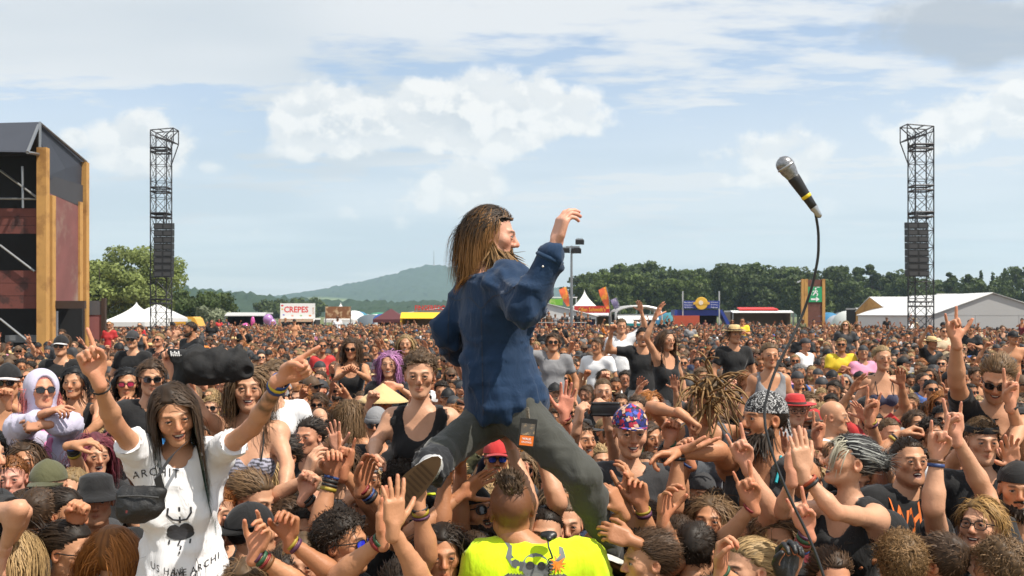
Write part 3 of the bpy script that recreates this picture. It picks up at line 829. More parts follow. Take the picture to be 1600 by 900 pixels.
stall('food_stall', 'grey flat-roofed food stall with dark opening left of the crepes stall', 'stall', 355, 417, 489, 515, 92, roof=GREYT, awn=5)
t, w, H = stall('crepe_stall', 'white crepe stall under a big red-lettered white sign', 'stall', 439, 493, 498, 520, 92, roof=WHITE, awn=5)
sg = MB(); hs = 24 * 92 / FPX; wb = 54 * 92 / FPX
sg.box((-wb / 2, -.3, H), (wb / 2, -.18, H + hs)); sgo = sg.build('sign_board', PAPER, t)
lt = MB(); text_on(lt, 'CREPES', (-.12, -.3, H + hs * .60), (1, 0, 0), (0, 0, 1), hs * .40, wb * .70, tint=(.70, .03, .03, 1), bold=.025); text_on(lt, 'EIS', (wb * .45, -.3, H + hs * .5), (0, 0, -1), (1, 0, 0), .13, .6, tint=(.55, .2, .05, 1))
for k, (u, v_, c) in enumerate(((-.44, .62, (.8, .55, .05)), (-.44, .85, (.7, .05, .05)), (-.40, .25, (.2, .2, .6)), (.36, .2, (.7, .25, .05)), (.10, .2, (.3, .5, .2)), (-.15, .2, (.75, .4, .3)))):
    lt.lathe([(0, 0), (.10 + .02 * (k % 2), 0)], 8, tint=(*c, 1)); vv = lt.v[-1]; lt.v[-1] = np.stack([vv[:, 0] + u * wb, np.full(len(vv), -.304), vv[:, 1] * .7 + H + hs * v_], 1).astype(np.float32)
lt.build('lettering', PAINT, sgo)
fr = MB(); fr.box((-wb / 2, -1.0, H - .26), (wb / 2, -.96, H + .0)); fr.build('picture_frieze', mat('food_pictures', (.55, .42, .30), .6, var=.4, vscale=3, col2=(.45, .08, .04), c2scale=3), t)
t = pagoda('market_tent', 'small white tent under the brown picture sign', 506, 552, 499, 472, 94, 2.4)
b = thing('sign_board', 'brown picture board over the small white tent', 'sign', tuple(pt(528, 0, 91) * A(1, 1, 0)))
a0 = pt(509, 498, 91); a1 = pt(548, 479, 91); wx = (a1[0] - a0[0]) / 2
MB().box((-wx, 0, a0[2]), (wx, .08, a1[2])).build('panel', mat('brown_picture', (.22, .09, .035), .6, var=.4, vscale=2.5, col2=(.55, .38, .22), c2scale=1.3, c2lo=.5, c2hi=.6), b)
for s in (-1, 1): MB().box((s * wx - .05, .082, 0), (s * wx + .05, .16, a1[2])).build('post', STEEL, b)
t = pagoda('market_tent', 'dark maroon peaked tent left of the yellow stall', 583, 633, 499, 482, 88, 3.0, MAROON)
lt = MB(); hgt = pt(0, 499, 88)[2]; text_on(lt, 'wacken brauerei', (0, -1.525, hgt - .14), (1, 0, 0), (0, 0, 1), .16, 1.6, tint=(.6, .6, .6, 1)) if False else None
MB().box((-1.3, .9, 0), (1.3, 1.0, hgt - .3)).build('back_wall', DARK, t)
t, w, H = stall('snack_stall', 'yellow snack stall with yellow awning left of the singer', 'stall', 627, 700, 489, 515, 84, 3.0, YEL, mat('stall_wall', (.45, .40, .33), .7), 9, YEL, YEL)
wt = MB(); a0 = pt(610, 489, 87); a1 = pt(720, 483, 87)
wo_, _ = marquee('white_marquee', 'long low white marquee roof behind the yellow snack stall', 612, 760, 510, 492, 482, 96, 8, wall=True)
fs = thing('letter_sign', 'red rooftop lettering above the yellow snack stall', 'sign', (pt(672, 0, 88)[0], 88, 0))
z0, z1 = pt(0, 485, 88)[2], pt(0, 477, 88)[2]
lt = MB(); text_on(lt, 'FINGERFOOD', (.2, 0, (z0 + z1) / 2), (1, 0, 0), (0, 0, 1), z1 - z0, 3.0, tint=(.55, .03, .03, 1), bold=.02, off=.0)
v, f4, f3, tt, mm = lt.arrays(); lt.add(v + A(0, .06, 0), f3[:, ::-1], tint=(.4, .03, .03, 1)); lt.build('lettering', PAINT, fs)
MB().box((-1.4, .065, z0 - .08), (1.75, .1, z0 + .02)).box((-1.35, .07, 0), (-1.28, .1, z0)).box((1.6, .07, 0), (1.67, .1, z0)).build('frame', STEEL, fs)

# the "herzlich" tent, the white peak and its neighbours
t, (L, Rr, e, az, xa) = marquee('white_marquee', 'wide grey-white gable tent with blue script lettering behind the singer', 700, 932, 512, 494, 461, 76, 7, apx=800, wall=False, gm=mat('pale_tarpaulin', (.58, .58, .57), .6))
lt = MB(); ox = pt(836, 487, 76); cx = t.location.x
text_on(lt, 'herzlich', (ox[0] - cx, 0, ox[2]), (1, 0, 0), (0, 0, 1), .52, 2.05, tint=(.03, .05, .20, 1), shear=.35); text_on(lt, 'willkommen', (ox[0] - cx - .6, 0, ox[2] - .42), (1, 0, 0), (0, 0, 1), .26, 1.6, tint=(.03, .05, .20, 1), shear=.35)
lt.build('lettering', PAINT, t)
p0, p1 = pt(815, 512, 76), pt(890, 498, 76)
MB().box((p0[0] - cx, .3, 0), (p1[0] - cx, .36, p1[2])).build('red_panel', mat('red_plank', (.30, .05, .04), .7), t)
p0, p1 = pt(890, 512, 76), pt(928, 497, 76)
MB().box((p0[0] - cx + .01, .3, 0), (p1[0] - cx, .36, p1[2])).build('blue_panel', mat('navy_plank', (.03, .035, .12), .7), t)
pagoda('peaked_tent', 'white tent with one steep pointed peak behind the light mast', 896, 934, 480, 452, 88, 2.6)
b = thing('banner', 'long red banner with yellow lettering under the steep white peak', 'banner', tuple(pt(925, 0, 85) * A(1, 1, 0)))
p0, p1 = pt(897, 489, 85), pt(953, 478, 85); wb = p1[0] - p0[0]
MB().box((-wb / 2, 0, p0[2]), (wb / 2, .05, p1[2])).build('cloth', REDM, b)
lt = MB(); text_on(lt, 'Ofen Schmidt’s', (0, 0, (p0[2] + p1[2]) / 2), (1, 0, 0), (0, 0, 1), .34, wb * .75, tint=(.75, .45, .03, 1), bold=.01); lt.build('lettering', PAINT, b)
for s in (-1, 1): MB().box((s * wb * .48 - .04, .052, 0), (s * wb * .48 + .04, .12, p1[2])).build('post', STEEL, b)
t, w, H = stall('bakery_stall', 'pale stall with white awning under the red banner', 'stall', 897, 955, 490, 514, 86, 2.2, WHITE, mat('straw_wall', (.40, .31, .18), .8), 4)

def feather(px, pb, pt_, d, m, label, w=.75):
    t = thing('feather_flag', label, 'flag', (pt(px, 0, d)[0], d, 0)); z0 = pt(0, pb, d)[2]; z1 = pt(0, pt_, d)[2]; n = 9
    V = []; 
    for i in range(n):
        f = i / (n - 1); ww = w * (.35 + .65 * math.sin(min(1, f * 1.25) * math.pi / 2)) * (1 if f < .85 else math.sqrt(max(.05, 1 - ((f - .85) / .16) ** 2))); bend = -.25 * f * f
        V += [(bend - .06, .02 * math.sin(f * 9), z0 + (z1 - z0) * f), (bend - ww, .10 * math.sin(f * 6), z0 + (z1 - z0) * f - .05)]
    V = np.array(V); F = [(2 * i, 2 * i + 2, 2 * i + 3, 2 * i + 1) for i in range(n - 1)]
    MB().add(V, F).add(V + A(0, .012, 0), np.array(F)[:, ::-1]).build('cloth', m, t, True)
    MB().tube([(0, 0, 0), (0, 0, z0), (-.07, 0, (z0 + z1) / 2), (-.3, 0, z1)], .025, 5).build('pole', STEEL, t)
FLM = mat('flag_orange_red', (.62, .10, .03), .6, var=.1, col2=(.75, .33, .03), c2scale=1.2, c2lo=.48, c2hi=.6)
feather(891, 478, 448, 84, FLM, 'orange-red feather flag left of the steep white peak'); feather(953, 482, 448, 83, FLM, 'orange-red feather flag right of the steep white peak')
feather(969, 488, 465, 82, mat('flag_violet', (.16, .13, .24), .6, var=.3, col2=(.6, .6, .62), c2scale=2.5), 'violet and white feather flag beside the arched stage frame', .6)
b = thing('banner', 'small lime green banner on a frame above the herzlich tent', 'banner', tuple(pt(869, 0, 92) * A(1, 1, 0)))
p0, p1 = pt(858, 477, 92), pt(879, 467, 92); wb = (p1[0] - p0[0]) / 2
MB().box((-wb, 0, p0[2]), (wb, .04, p1[2])).build('cloth', mat('lime', (.16, .42, .04), .6, col2=(.5, .6, .2), c2scale=2.), b)
MB().tube([(-wb - .4, .06, p1[2] + .12), (wb + 1.3, .06, p1[2] + .12)], .05, 5).tube([(-wb - .3, .06, 0), (-wb - .3, .06, p1[2] + .12)], .05, 5).tube([(wb + 1.2, .06, 0), (wb + 1.2, .06, p1[2] + .12)], .05, 5).build('frame', ALU, b)

# arched small stage
d = 80; t = thing('small_stage', 'small open-air stage with arched grey truss roof', 'stage', tuple(pt(998, 0, d) * A(1, 1, 0)))
w = 72 * d / FPX; z0, z1 = pt(0, 490, d)[2], pt(0, 478, d)[2]
for yy in (0, 4):
    arc = [(-w / 2, yy, 0), (-w / 2, yy, z0)] + [(w / 2 * math.sin(a), yy, z0 + (z1 - z0) * math.cos(a)) for a in np.linspace(-1.5, 1.5, 9)] + [(w / 2, yy, z0), (w / 2, yy, 0)]
    MB().tube(arc, .09, 6).build('truss_arch', ALU, t)
V = [(w / 2 * math.sin(a) * .99, yy, z0 + (z1 - z0) * math.cos(a) + .09) for a in np.linspace(-1.5, 1.5, 11) for yy in (0, 2, 4)]
MB().add(V, [(i * 3 + j, i * 3 + 3 + j, i * 3 + 4 + j, i * 3 + 1 + j) for i in range(10) for j in (0, 1)]).build('roof', GREYT, t, True)
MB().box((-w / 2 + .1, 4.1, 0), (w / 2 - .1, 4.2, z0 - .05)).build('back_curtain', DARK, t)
p0 = pt(985, 486, d)[0] - t.location.x; MB().prism([(p0 - 1, -.6, z0 - .5), (w / 2 - .3, -.6, z0 - .5), (w / 2 - .3, .4, z0 - .1), (p0 - 1, .4, z0 - .1)], (0, 0, .05)).build('awning', WHITE, t)
pagoda('market_tent', 'small white canopy with teal valance in front of the arched stage', 958, 1003, 505, 497, 72, 1.8, WHITE, TEAL)

# raised viewing platform with a railing
d = 74; t = thing('viewing_platform', 'grey platform with railing full of onlookers below the herzlich tent', 'platform', tuple(pt(862, 0, d) * A(1, 1, 0)))
w = 110 * d / FPX
MB().box((-w / 2, 0, .75), (w / 2, 1.6, .9)).build('deck', STEEL, t)
for i in range(5): x = -w / 2 + .1 + i * (w - .2) / 4; MB().tube([(x, .03, 0), (x, .03, 1.95)], .03, 5).build('post', STEEL, t)
for z in (1.4, 1.95): MB().tube([(-w / 2, .03, z), (w / 2, .03, z)], .028, 5).build('rail', STEEL, t)

# blue-signed booth
d = 88; t = thing('fish_booth', 'blue booth with a wide blue sign and round gold emblem', 'stall', tuple(pt(1093, 0, d) * A(1, 1, 0))); k = d / FPX
def zz(py): return pt(0, py, d)[2]
def xx(px): return (px - 1093) * k
MB().box((xx(1055), .2, zz(493)), (xx(1130), 2.4, zz(484))).build('roof', BLUE, t)
MB().prism([(xx(1126), .1, zz(487)), (xx(1131), .1, zz(487)), (xx(1142), .1, zz(507)), (xx(1136), .1, zz(507))], (0, 1.6, 0)).build('side_awning', BLUE, t)
for px in (1067, 1124): MB().box((xx(px) - .05, .0, 0), (xx(px) + .05, .1, zz(455))).build('post', ALU, t)
for i in range(3):
    s_ = MB(); s_.box((xx(1068), -.08, zz(482) + i * (zz(470) - zz(482)) / 3 + .01), (xx(1124), -.02, zz(482) + (i + 1) * (zz(470) - zz(482)) / 3)); s_.build('sign_plank', BLUE, t)
em = MB(); em.lathe([(0, .0), (.52, 0), (.55, .05), (.5, .07), (0, .07)], 18, tint=(.70, .42, .05, 1)); em.lathe([(0, .0), (.2, 0), (.2, .03), (0, .03)], 10, (-.05, .05, .072), tint=(.75, .65, .5, 1)); em.box((-.7, -.1, .0), (.7, .12, .09), tint=(.62, .36, .05, 1))
for i in range(len(em.v)): v = em.v[i]; em.v[i] = np.stack([v[:, 0] + xx(1095.5), -.09 - v[:, 2], v[:, 1] + zz(474)], 1).astype(np.float32)
em.build('emblem', PAINT, t)
lt = MB()
for i, (l, r_) in enumerate((('Backfisch', 'Matjes'), ('Pommes', 'Scampi'), ('Fischbrötchen', 'Calamari'))):
    text_on(lt, l, (xx(1076), -.082, zz(472.5 + i * 3.8)), (1, 0, 0), (0, 0, 1), .11, .75, tint=(.75, .75, .78, 1)); text_on(lt, r_, (xx(1116), -.082, zz(472.5 + i * 3.8)), (1, 0, 0), (0, 0, 1), .11, .6, tint=(.75, .75, .78, 1))
lt.build('lettering', PAINT, t)
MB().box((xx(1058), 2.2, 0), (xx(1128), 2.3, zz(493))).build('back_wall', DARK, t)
MB().box((xx(1052), -.3, 0), (xx(1092), .1, zz(493))).build('red_counter', mat('orange_red_counter', (.42, .07, .03), .6, var=.2), t)
MB().box((xx(1092) + .01, -.2, 0), (xx(1128), .1, 1.1)).build('counter', GREYT, t)

t, w, H = stall('kiosk', 'white kiosk trailer with a red roof edge in front of the wood', 'kiosk', 1141, 1236, 486, 510, 90, 2.6, WHITE, mat('kiosk_wall', (.22, .18, .14), .7), 3)
MB().prism([(-w * .36, -.3, H + .05), (w * .28, -.3, H + .05), (w * .26, 1.2, H + .22), (-w * .34, 1.2, H + .22)], (0, 0, .12)).build('red_fascia', REDM, t)

# emergency-exit sign board on posts
d = 68; t = thing('exit_sign_tower', 'brown plank tower with green running-man exit sign', 'sign', tuple(pt(1270.5, 0, d) * A(1, 1, 0))); k = d / FPX
def zz(py): return pt(0, py, d)[2]
def xx(px): return (px - 1270.5) * k
for (a, b) in ((1252, 1256), (1256.5, 1262), (1284.5, 1289)): MB().box((xx(a), -.06, 0), (xx(b), .12, zz(436))).build('timber_post', TIMBER, t)
n = 14
for i in range(n): z0 = zz(437) * i / n; MB().box((xx(1262), .0 + .006 * (i % 3), z0 + .01), (xx(1284.3), .06, z0 + zz(437) / n)).build('plank', mat('brown_plank', (.14, .055, .04), .8, var=.3), t)
sgn = MB().box((xx(1262.3), -.05, zz(472)), (xx(1284), -.012, zz(448))).build('exit_sign', mat('exit_green', (.02, .33, .13), .5, var=.05), t)
pi = MB(); Wt = (.85, .85, .85, 1); yy = -.054
def pic(pts): pi.prism([(xx(1273) + a * .019, yy, zz(460) + b * .019) for a, b in pts], (0, .002, 0), tint=Wt)
pic([(-6, 24), (-14, 24), (-14, -2), (-12, -2), (-12, 22), (-6, 22)]); pic([(6, 26), (16, 26), (16, 24), (6, 24)])
pi.lathe([(0, 0), (3.2 * .019, 0)], 10, tint=Wt); v = pi.v[-1]; pi.v[-1] = np.stack([v[:, 0] + xx(1274), np.full(len(v), yy), v[:, 1] + zz(460) + 20 * .019], 1).astype(np.float32)
pic([(-4, 4), (1, 15), (6, 15), (3, 5)]); pic([(2, 14), (9, 8), (11, 10), (5, 16)]); pic([(-4, 14), (-9, 9), (-7, 7), (-1, 12)]); pic([(-2, 6), (-9, -2), (-6, -4), (2, 4)]); pic([(2, 6), (8, 0), (5, -6), (8, -7), (12, 1), (5, 8)])
pic([(-14, -14), (4, -14), (4, -8), (16, -17), (4, -26), (4, -20), (-14, -20)])
pi.build('running_man_pictogram', PAINT, sgn)
MB().prism([(xx(1247), 0, zz(440)), (xx(1252), 0, zz(438)), (xx(1252), 0, zz(440)), (xx(1247), 0, zz(442))], (0, .3, 0)).build('lamp', ALU, t)

# white marquees at right
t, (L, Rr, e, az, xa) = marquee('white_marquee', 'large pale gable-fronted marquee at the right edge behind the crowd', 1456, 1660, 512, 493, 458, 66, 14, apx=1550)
d = 78; t = thing('white_marquee', 'white ridge tent with timber gable and dark logo left of the large marquee', 'tent', tuple(pt(1425, 0, d) * A(1, 1, 0))); k = d / FPX
def zz(py): return pt(0, py, d)[2]
def xx(px): return (px - 1425) * k
e, az, x0, x1 = zz(487), zz(464), xx(1388), xx(1500)
MB().prism([(x0, -.1, e), (x1, -.1, e), (x1 - .3, 2.2, az), (x0 - .75 + .1, 2.2, az)], (0, 0, .05)).build('roof_slope', WHITE, t)
MB().prism([(x0 - .7, 2.25, az), (x1 - .3, 2.25, az), (x1, 4.6, e), (x0 - 1.0, 4.6, e)], (0, 0, .05)).build('roof_slope', WHITE, t)
MB().prism([(x0, -.05, 0), (x0 - 1.0, 4.4, 0), (x0 - 1.0, 4.4, e), (x0 - .65, 2.2, az), (x0, -.05, e)], (.05, .01, 0)).build('timber_gable', TIMBER, t)
for i in range(5): MB().box((x0 + .06 + i * (x1 - x0) / 5, .0, 0), (x0 + (i + 1) * (x1 - x0) / 5, .04, e)).build('wall_panel', WHITE, t)
lt = MB(); sl = nrm((0, 2.3, az - e)); text_on(lt, 'Genussmarkt', (xx(1418), .55, e + (az - e) * .27 + .06), (1, 0, 0), sl, .40, 3.4, tint=(.12, .13, .16, 1)); text_on(lt, '◯', (xx(1411), 1.35, e + (az - e) * .62 + .06), (1, 0, 0), sl, .75, 1.0, tint=(.25, .27, .34, 1)); text_on(lt, 'W', (xx(1411), 1.35, e + (az - e) * .62 + .06), (1, 0, 0), sl, .35, .45, tint=(.25, .27, .34, 1)); lt.build('lettering', PAINT, t)
t = thing('roof_container', 'small white container with lettered top behind the white ridge tent', 'container', tuple(pt(1479, 0, 96) * A(1, 1, 0)))
a0, a1 = pt(1470, 490, 96), pt(1489, 463, 96); wx = (a1[0] - a0[0]) / 2
MB().box((-wx, 0, 0), (wx, 2, a1[2])).build('body', PAPER, t); MB().box((-wx - .4, -.1, a1[2]), (wx + .4, -.02, a1[2] + .25)).build('sign_panel', PAPER, t)
stall('bar_stall', 'grey flat-roofed bar between the exit sign and the white ridge tent', 'stall', 1336, 1372, 482, 508, 86, 2.4, GREYT, DARK, 3)

# food van, fence, balloons, campsite
d = 82; t = thing('food_van', 'orange-yellow box van with green sill right of the left truss tower', 'van', tuple(pt(286, 0, d) * A(1, 1, 0))); k = d / FPX
def zz(py): return pt(0, py, d)[2]
def xx(px): return (px - 286) * k
prof = [(xx(262), .55), (xx(312), .55), (xx(312), 1.3), (xx(305), zz(498)), (xx(301), zz(495)), (xx(264), zz(495)), (xx(262), zz(497))]
MB().prism([(x, 0, z) for x, z in prof], (0, 2.0, 0)).build('body', ORG, t)
MB().box((xx(262) + .02, -.015, .55), (xx(311), -.003, .95)).build('green_sill', GREEN, t)
MB().box((xx(291), -.012, zz(504)), (xx(299), -.003, zz(499))).build('window', mat('window_pale', (.45, .5, .35), .2), t)
MB().box((xx(266), -.02, zz(507)), (xx(272), -.003, zz(499))).build('hatch', DARK, t)
lt = MB(); text_on(lt, 'Bratwurst', (xx(281), -.0, zz(506)), (1, 0, 0), (0, 0, 1), .16, .7, tint=(.25, .1, .02, 1)); lt.build('lettering', PAINT, t)
for px in (271, 304):
    w_ = MB().lathe([(0, -.1), (.2, -.1), (.34, -.08), (.36, 0), (.34, .08), (0, .1)], 14); v = w_.v[0]; w_.v[0] = np.stack([v[:, 0] + xx(px), v[:, 2] + .12, v[:, 1] + .36], 1); w_.build('wheel', DARK, t, True)
    w_ = MB().lathe([(0, -.105), (.2, -.105)], 12); v = w_.v[0]; w_.v[0] = np.stack([v[:, 0] + xx(px), v[:, 2] + .12, v[:, 1] + .36], 1); w_.build('hubcap', STEEL, t)
t = thing('site_fence', 'low dark fence panel between the food van and the grey stall', 'fence', tuple(pt(336, 0, 86) * A(1, 1, 0)))
wx = 21 * 86 / FPX
for i in range(10): x = -wx + i * 2 * wx / 10; MB().box((x + .01, 0, .1), (x + 2 * wx / 10 - .01, .03, pt(0, 503, 86)[2])).build('slat', mat('fence_dark', (.05, .055, .06), .8), t)
MB().tube([(-wx, .05, 1.2), (wx, .05, 1.2)], .03, 5).build('rail', STEEL, t)
for j, (px, py, c, lab) in enumerate(((395, 503, 'pink', 'long pink balloon at the grey food stall'), (419, 499, 'lilac', 'bunch-like round lilac balloon right of the grey food stall'), (425, 506, 'lilac', 'lower lilac balloon right of the grey food stall'), (384, 513, 'pink', 'pink and white balloon held above the crowd left of the crepes stall'))):
    p = pt(px, py, 84); t = thing('balloon', lab, 'balloon', (p[0], p[1], 0))
    mm = mat('foil_' + c, (.60, .10, .32) if c == 'pink' else (.42, .22, .48), .2, .2)
    rx = (.18, .42, .35, .4)[j]
    MB().lathe([(0, -.5)] + [(rx * math.sin(a), -.45 * math.cos(a)) for a in np.linspace(.15, math.pi, 9)], 14, (0, 0, p[2])).build('envelope', mm, t, True)
    MB().tube([(0, 0, p[2] - .5), (.03, 0, p[2] - 1.0), (0, 0, 1.0), (0, 0, 0)], .008, 4).build('string', WHITE, t)
TC = [(.62, .64, .66), (.03, .16, .30), (.05, .22, .27), (.35, .37, .40), (.10, .12, .14), (.5, .52, .5), (.04, .20, .12), (.02, .08, .3)]
rt = np.random.default_rng(8)
campm = omat('tent_fabric', .6, 0, var=.08)
camps = [(x, 'beside the maroon tent') for x in np.linspace(553, 606, 9)] + [(x, 'between exit sign and bar stall') for x in np.linspace(1294, 1334, 6)] + [(x, 'by the white ridge tent') for x in (1348, 1360)] + [(x, 'between red banner and blue booth') for x in (1040, 1049)]
words = ['white', 'dark teal', 'teal', 'grey', 'charcoal', 'pale', 'green', 'blue']; ordn = ['first', 'second', 'third', 'fourth', 'fifth', 'sixth', 'seventh', 'eighth', 'ninth']; cnt = {}
for i, (px, where) in enumerate(camps):
    d = rt.uniform(125, 150); ci = i % 8; h = rt.uniform(1.9, 2.4) * 1.25; w = rt.uniform(1.7, 2.6); k_ = cnt.get(where, 0); cnt[where] = k_ + 1
    p = pt(px, 490, d); t = thing('camping_tent', '%s camping tent, %s of those %s' % (words[ci], ordn[k_], where), 'tent', (p[0], d, 0), 'far camping tents')
    b = MB(); b.lathe([(w * math.cos(a) ** .8, h * math.sin(a)) for a in np.linspace(0, 1.52, 8)] + [(0, h)], 12); b.build('canopy', campm, t, True, color=TC[ci])
    b = MB(); b.prism([(-.45, -w - .02, 0), (.45, -w - .02, 0), (0, -w * .72, h * .6)], (0, .03, .03)); b.build('door_flap', campm, t, color=[c * .4 for c in TC[ci]])

# haze: one box of even air round everything
def build_haze():
    m = bpy.data.materials.new('haze'); m.use_nodes = True; t = m.node_tree; t.nodes.clear(); q = NT(t)
    v = q.n('ShaderNodeVolumePrincipled', ins={'Color': c4((.60, .79, 1.0)), 'Density': .00019, 'Anisotropy': .2})
    out = q.n('ShaderNodeOutputMaterial'); t.links.new(v.outputs[0], out.inputs['Volume'])
    o = MB().box((-7000, -400, -8), (7000, 4800, 320)).build('haze', m); o['kind'] = 'stuff'; o['label'] = 'thin summer haze over the fields'; o['category'] = 'haze'
# ------------------------------------------------------------------ heads (local frame: faces -Y, z up, origin mid-head)
SKC = A(0, .015, .035); SKR = A(.079, .099, .092)


def near(V, c, r): return np.clip(1 - np.linalg.norm((V - np.asarray(c)) / np.asarray(r), axis=1), 0, 1)


def head_mb(sex='m', mouth='closed', vox=.0046, jaw=1.0, nose=1.0, stubble=0.0, brow=(.05, .03, .02), shave=None, eyes=True, wide=1.0, lips=1.0, squint=.3, keep=.2):
    f = sex == 'f'
    jw = (.037 if f else .047) * jaw
    P = [ell(SKC, SKR, k=.02), ell((0, -.027, -.022), (.058, .062, .074), k=.03), ell((0, -.036, -.076), (jw, .046, .038), k=.03),
         ball((0, -.079, -.100), .0145 if f else .019, .025)]
    for s in (-1, 1):
        P += [ball((s * .046, -.057, -.014), .020, .03), cone((s * (.041 if f else .049) * jaw, -.01, -.062), (s * .022, -.064, -.097), .015 if f else .019, .013 if f else .017, .03),
              cone((s * .012, -.0885, .024), (s * .045, -.073, .028), .009 if f else .0125, .008, .014)]
    P += [cone((0, -.086, .018), (0, -.107 - .004 * nose, -.026), .0085, .0115 * nose, .012)]
    for s in (-1, 1):
        P += [ball((s * .0115 * nose, -.098, -.031), .0085 * nose, .008), ball((s * .032, -.1045, .005), .0170, .014, '-')]
        P += [ball((s * .032, -.0765, .004), .0122, .004), cone((s * .0185, -.0860, .0100), (s * .032, -.0885, .0135), .0036, .0042, .005), cone((s * .0455, -.0800, .0090), (s * .032, -.0885, .0135), .0036, .0042, .005),
              cone((s * .020, -.0870, -.0005), (s * .032, -.0905, -.0050 + .003 * squint), .0035, .0042, .005), cone((s * .044, -.0820, .0005), (s * .032, -.0905, -.0050 + .003 * squint), .0035, .0042, .005)]
        P += [ell((s * .079, .012, -.004), (.009, .022, .032), None, .008), ell((s * .084, .004, -.002), (.008, .010, .016), None, .006, '-')]
    mz = -.062
    mc = [A(-.026, -.0815, mz + .006), A(-.014, -.0885, mz - .0005), A(0, -.0905, mz - .0025), A(.014, -.0885, mz - .0005), A(.026, -.0815, mz + .006)]; mr = [.0015, .0060, .0074, .0060, .0015]
    if mouth == 'open': mc = [A(-.020, -.084, mz), A(-.010, -.0885, mz - .003), A(0, -.090, mz - .004), A(.010, -.0885, mz - .003), A(.020, -.084, mz)]; mr = [.004, .010, .0125, .010, .004]
    if mouth == 'closed':
        w = .021
        P += [cone((-w, -.081, mz + .003), (0, -.0915, mz + .0055), .0035, .0055, .006), cone((w, -.081, mz + .003), (0, -.0915, mz + .0055), .0035, .0055, .006),
              cone((-w * .8, -.082, mz - .006), (0, -.0905, mz - .0075), .004, .0068, .006), cone((w * .8, -.082, mz - .006), (0, -.0905, mz - .0075), .004, .0068, .006)]
    else:
        up_ = [m + A(0, .001, r + .0028) for m, r in zip(mc, mr)]; lo_ = [m + A(0, .001, -r - .0034) for m, r in zip(mc, mr)]
        for q in (up_, lo_): P += [cone(q[i], q[i + 1], .0040 if i in (0, 3) else .0046, None, .006) for i in range(4)]
        if mouth == 'smile': P += [ball((-.045, -.066, -.030), .0165, .022), ball((.045, -.066, -.030), .0165, .022)]
        P += [cone(mc[i] - A(0, .004, 0), mc[i + 1] - A(0, .004, 0), mr[i], mr[i + 1], .002, '-') for i in range(4)]
    P += [cone((0, .018, -.06), (0, .035, -.19), .044 if f else .056, .045 if f else .059, .035)]
    V, F = sdf(P, vox)
    V[:, 0] *= wide
    T = np.zeros((len(V), 7), np.float32); T[:, :3] = 1
    # blood near the surface: cheeks, nose, ears; paler forehead
    red = np.maximum.reduce([near(V, (0, -.108, -.026), (.03, .03, .03)), .8 * near(V, (.045, -.07, -.025), (.035, .03, .03)), .8 * near(V, (-.045, -.07, -.025), (.035, .03, .03)),
                             .9 * near(V, (.082, .01, 0), (.03, .03, .05)), .9 * near(V, (-.082, .01, 0), (.03, .03, .05))])
    T[:, 1] *= 1 - .28 * red; T[:, 2] *= 1 - .34 * red
    def paint(mask, col, own=1.0):
        mask = np.clip(mask, 0, 1)[:, None]
        T[:, :3] = T[:, :3] * (1 - mask) + np.asarray(col) * mask * (1 - own)
        T[:, 3:6] = T[:, 3:6] * (1 - mask) + np.asarray(col) * mask * own
    if stubble:
        zone = np.clip((-.03 - V[:, 2] - .35 * np.abs(V[:, 0]) * 0) / .02, 0, 1) * np.clip((.045 - V[:, 1]) / .02, 0, 1) * np.clip((V[:, 2] + .125) / .02, 0, 1)
        paint(zone * stubble * (1 - near(V, (0, -.09, mz), (.032, .03, .02)) * 1.5), (.45, .38, .34), 0.)
    li = np.clip(near(V, (0, -.089, mz - .001), (.030, .022, .0155 if mouth == 'closed' else .026)) * 3.2, 0, 1)
    paint(li * (.62 * lips), (.82, .52, .48) if not f else (.84, .42, .40), 0.)
    if mouth == 'closed':
        paint(np.clip(near(V, (0, -.088, mz - .0012), (.026, .03, .0042)) * 3, 0, 1) * .7, (.35, .15, .13), 0.)
    else:
        dm = np.min([pdist(cone(mc[i] - A(0, .004, 0), mc[i + 1] - A(0, .004, 0), mr[i], mr[i + 1]), V.astype(np.float32)) for i in range(4)], 0)
        paint(np.clip((.0022 - dm) / .001, 0, 1) * (V[:, 1] > -.0935), (.07, .012, .012), 1.)
    for s in (-1, 1):
        if eyes:  # shade of the sockets and upper lids painted into the skin
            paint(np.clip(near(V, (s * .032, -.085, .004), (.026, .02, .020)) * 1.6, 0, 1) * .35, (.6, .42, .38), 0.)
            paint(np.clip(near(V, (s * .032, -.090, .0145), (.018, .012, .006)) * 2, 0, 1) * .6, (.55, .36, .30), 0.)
        b = np.clip(near(V, (s * .032, -.087, .0265 if not f else .028), (.027, .03, .0075 if not f else .006)) * 2.6, 0, 1)
        paint(b * (.85 if not f else .75), brow, 1.)
        paint(np.clip(near(V, (s * .008, -.098, -.038), (.006, .01, .005)) * 3, 0, 1) * .8, (.25, .1, .08), 0.)
    if shave is not None:
        zh = hairline(V[:, 1])
        paint(np.clip((V[:, 2] - zh) / .02, 0, 1) * .8, shave, 0.)
    hd = decim(MB().add(V, F, tint=T), keep)
    for s in (-1, 1) if eyes else ():        # eyeballs with iris, lash lines
        c = A(s * .032, -.0768, .004); VV = []; TT = []; n = 10; d0 = nrm(A(s * .06, -1, -.02)); ax = nrm(np.cross(d0, A(0, 0, 1))); az = np.cross(ax, d0)
        for a, col in ((0., (.012, .009, .008)), (.22, (.015, .011, .009)), (.40, (.045, .030, .020)), (.46, (.36, .30, .27)), (1.2, (.34, .27, .24))):
            for j in range(n): VV.append(c + .0160 * (d0 * math.cos(a) + (ax * math.cos(6.2832 * j / n) + az * math.sin(6.2832 * j / n)) * math.sin(a))); TT.append((*col, 1))
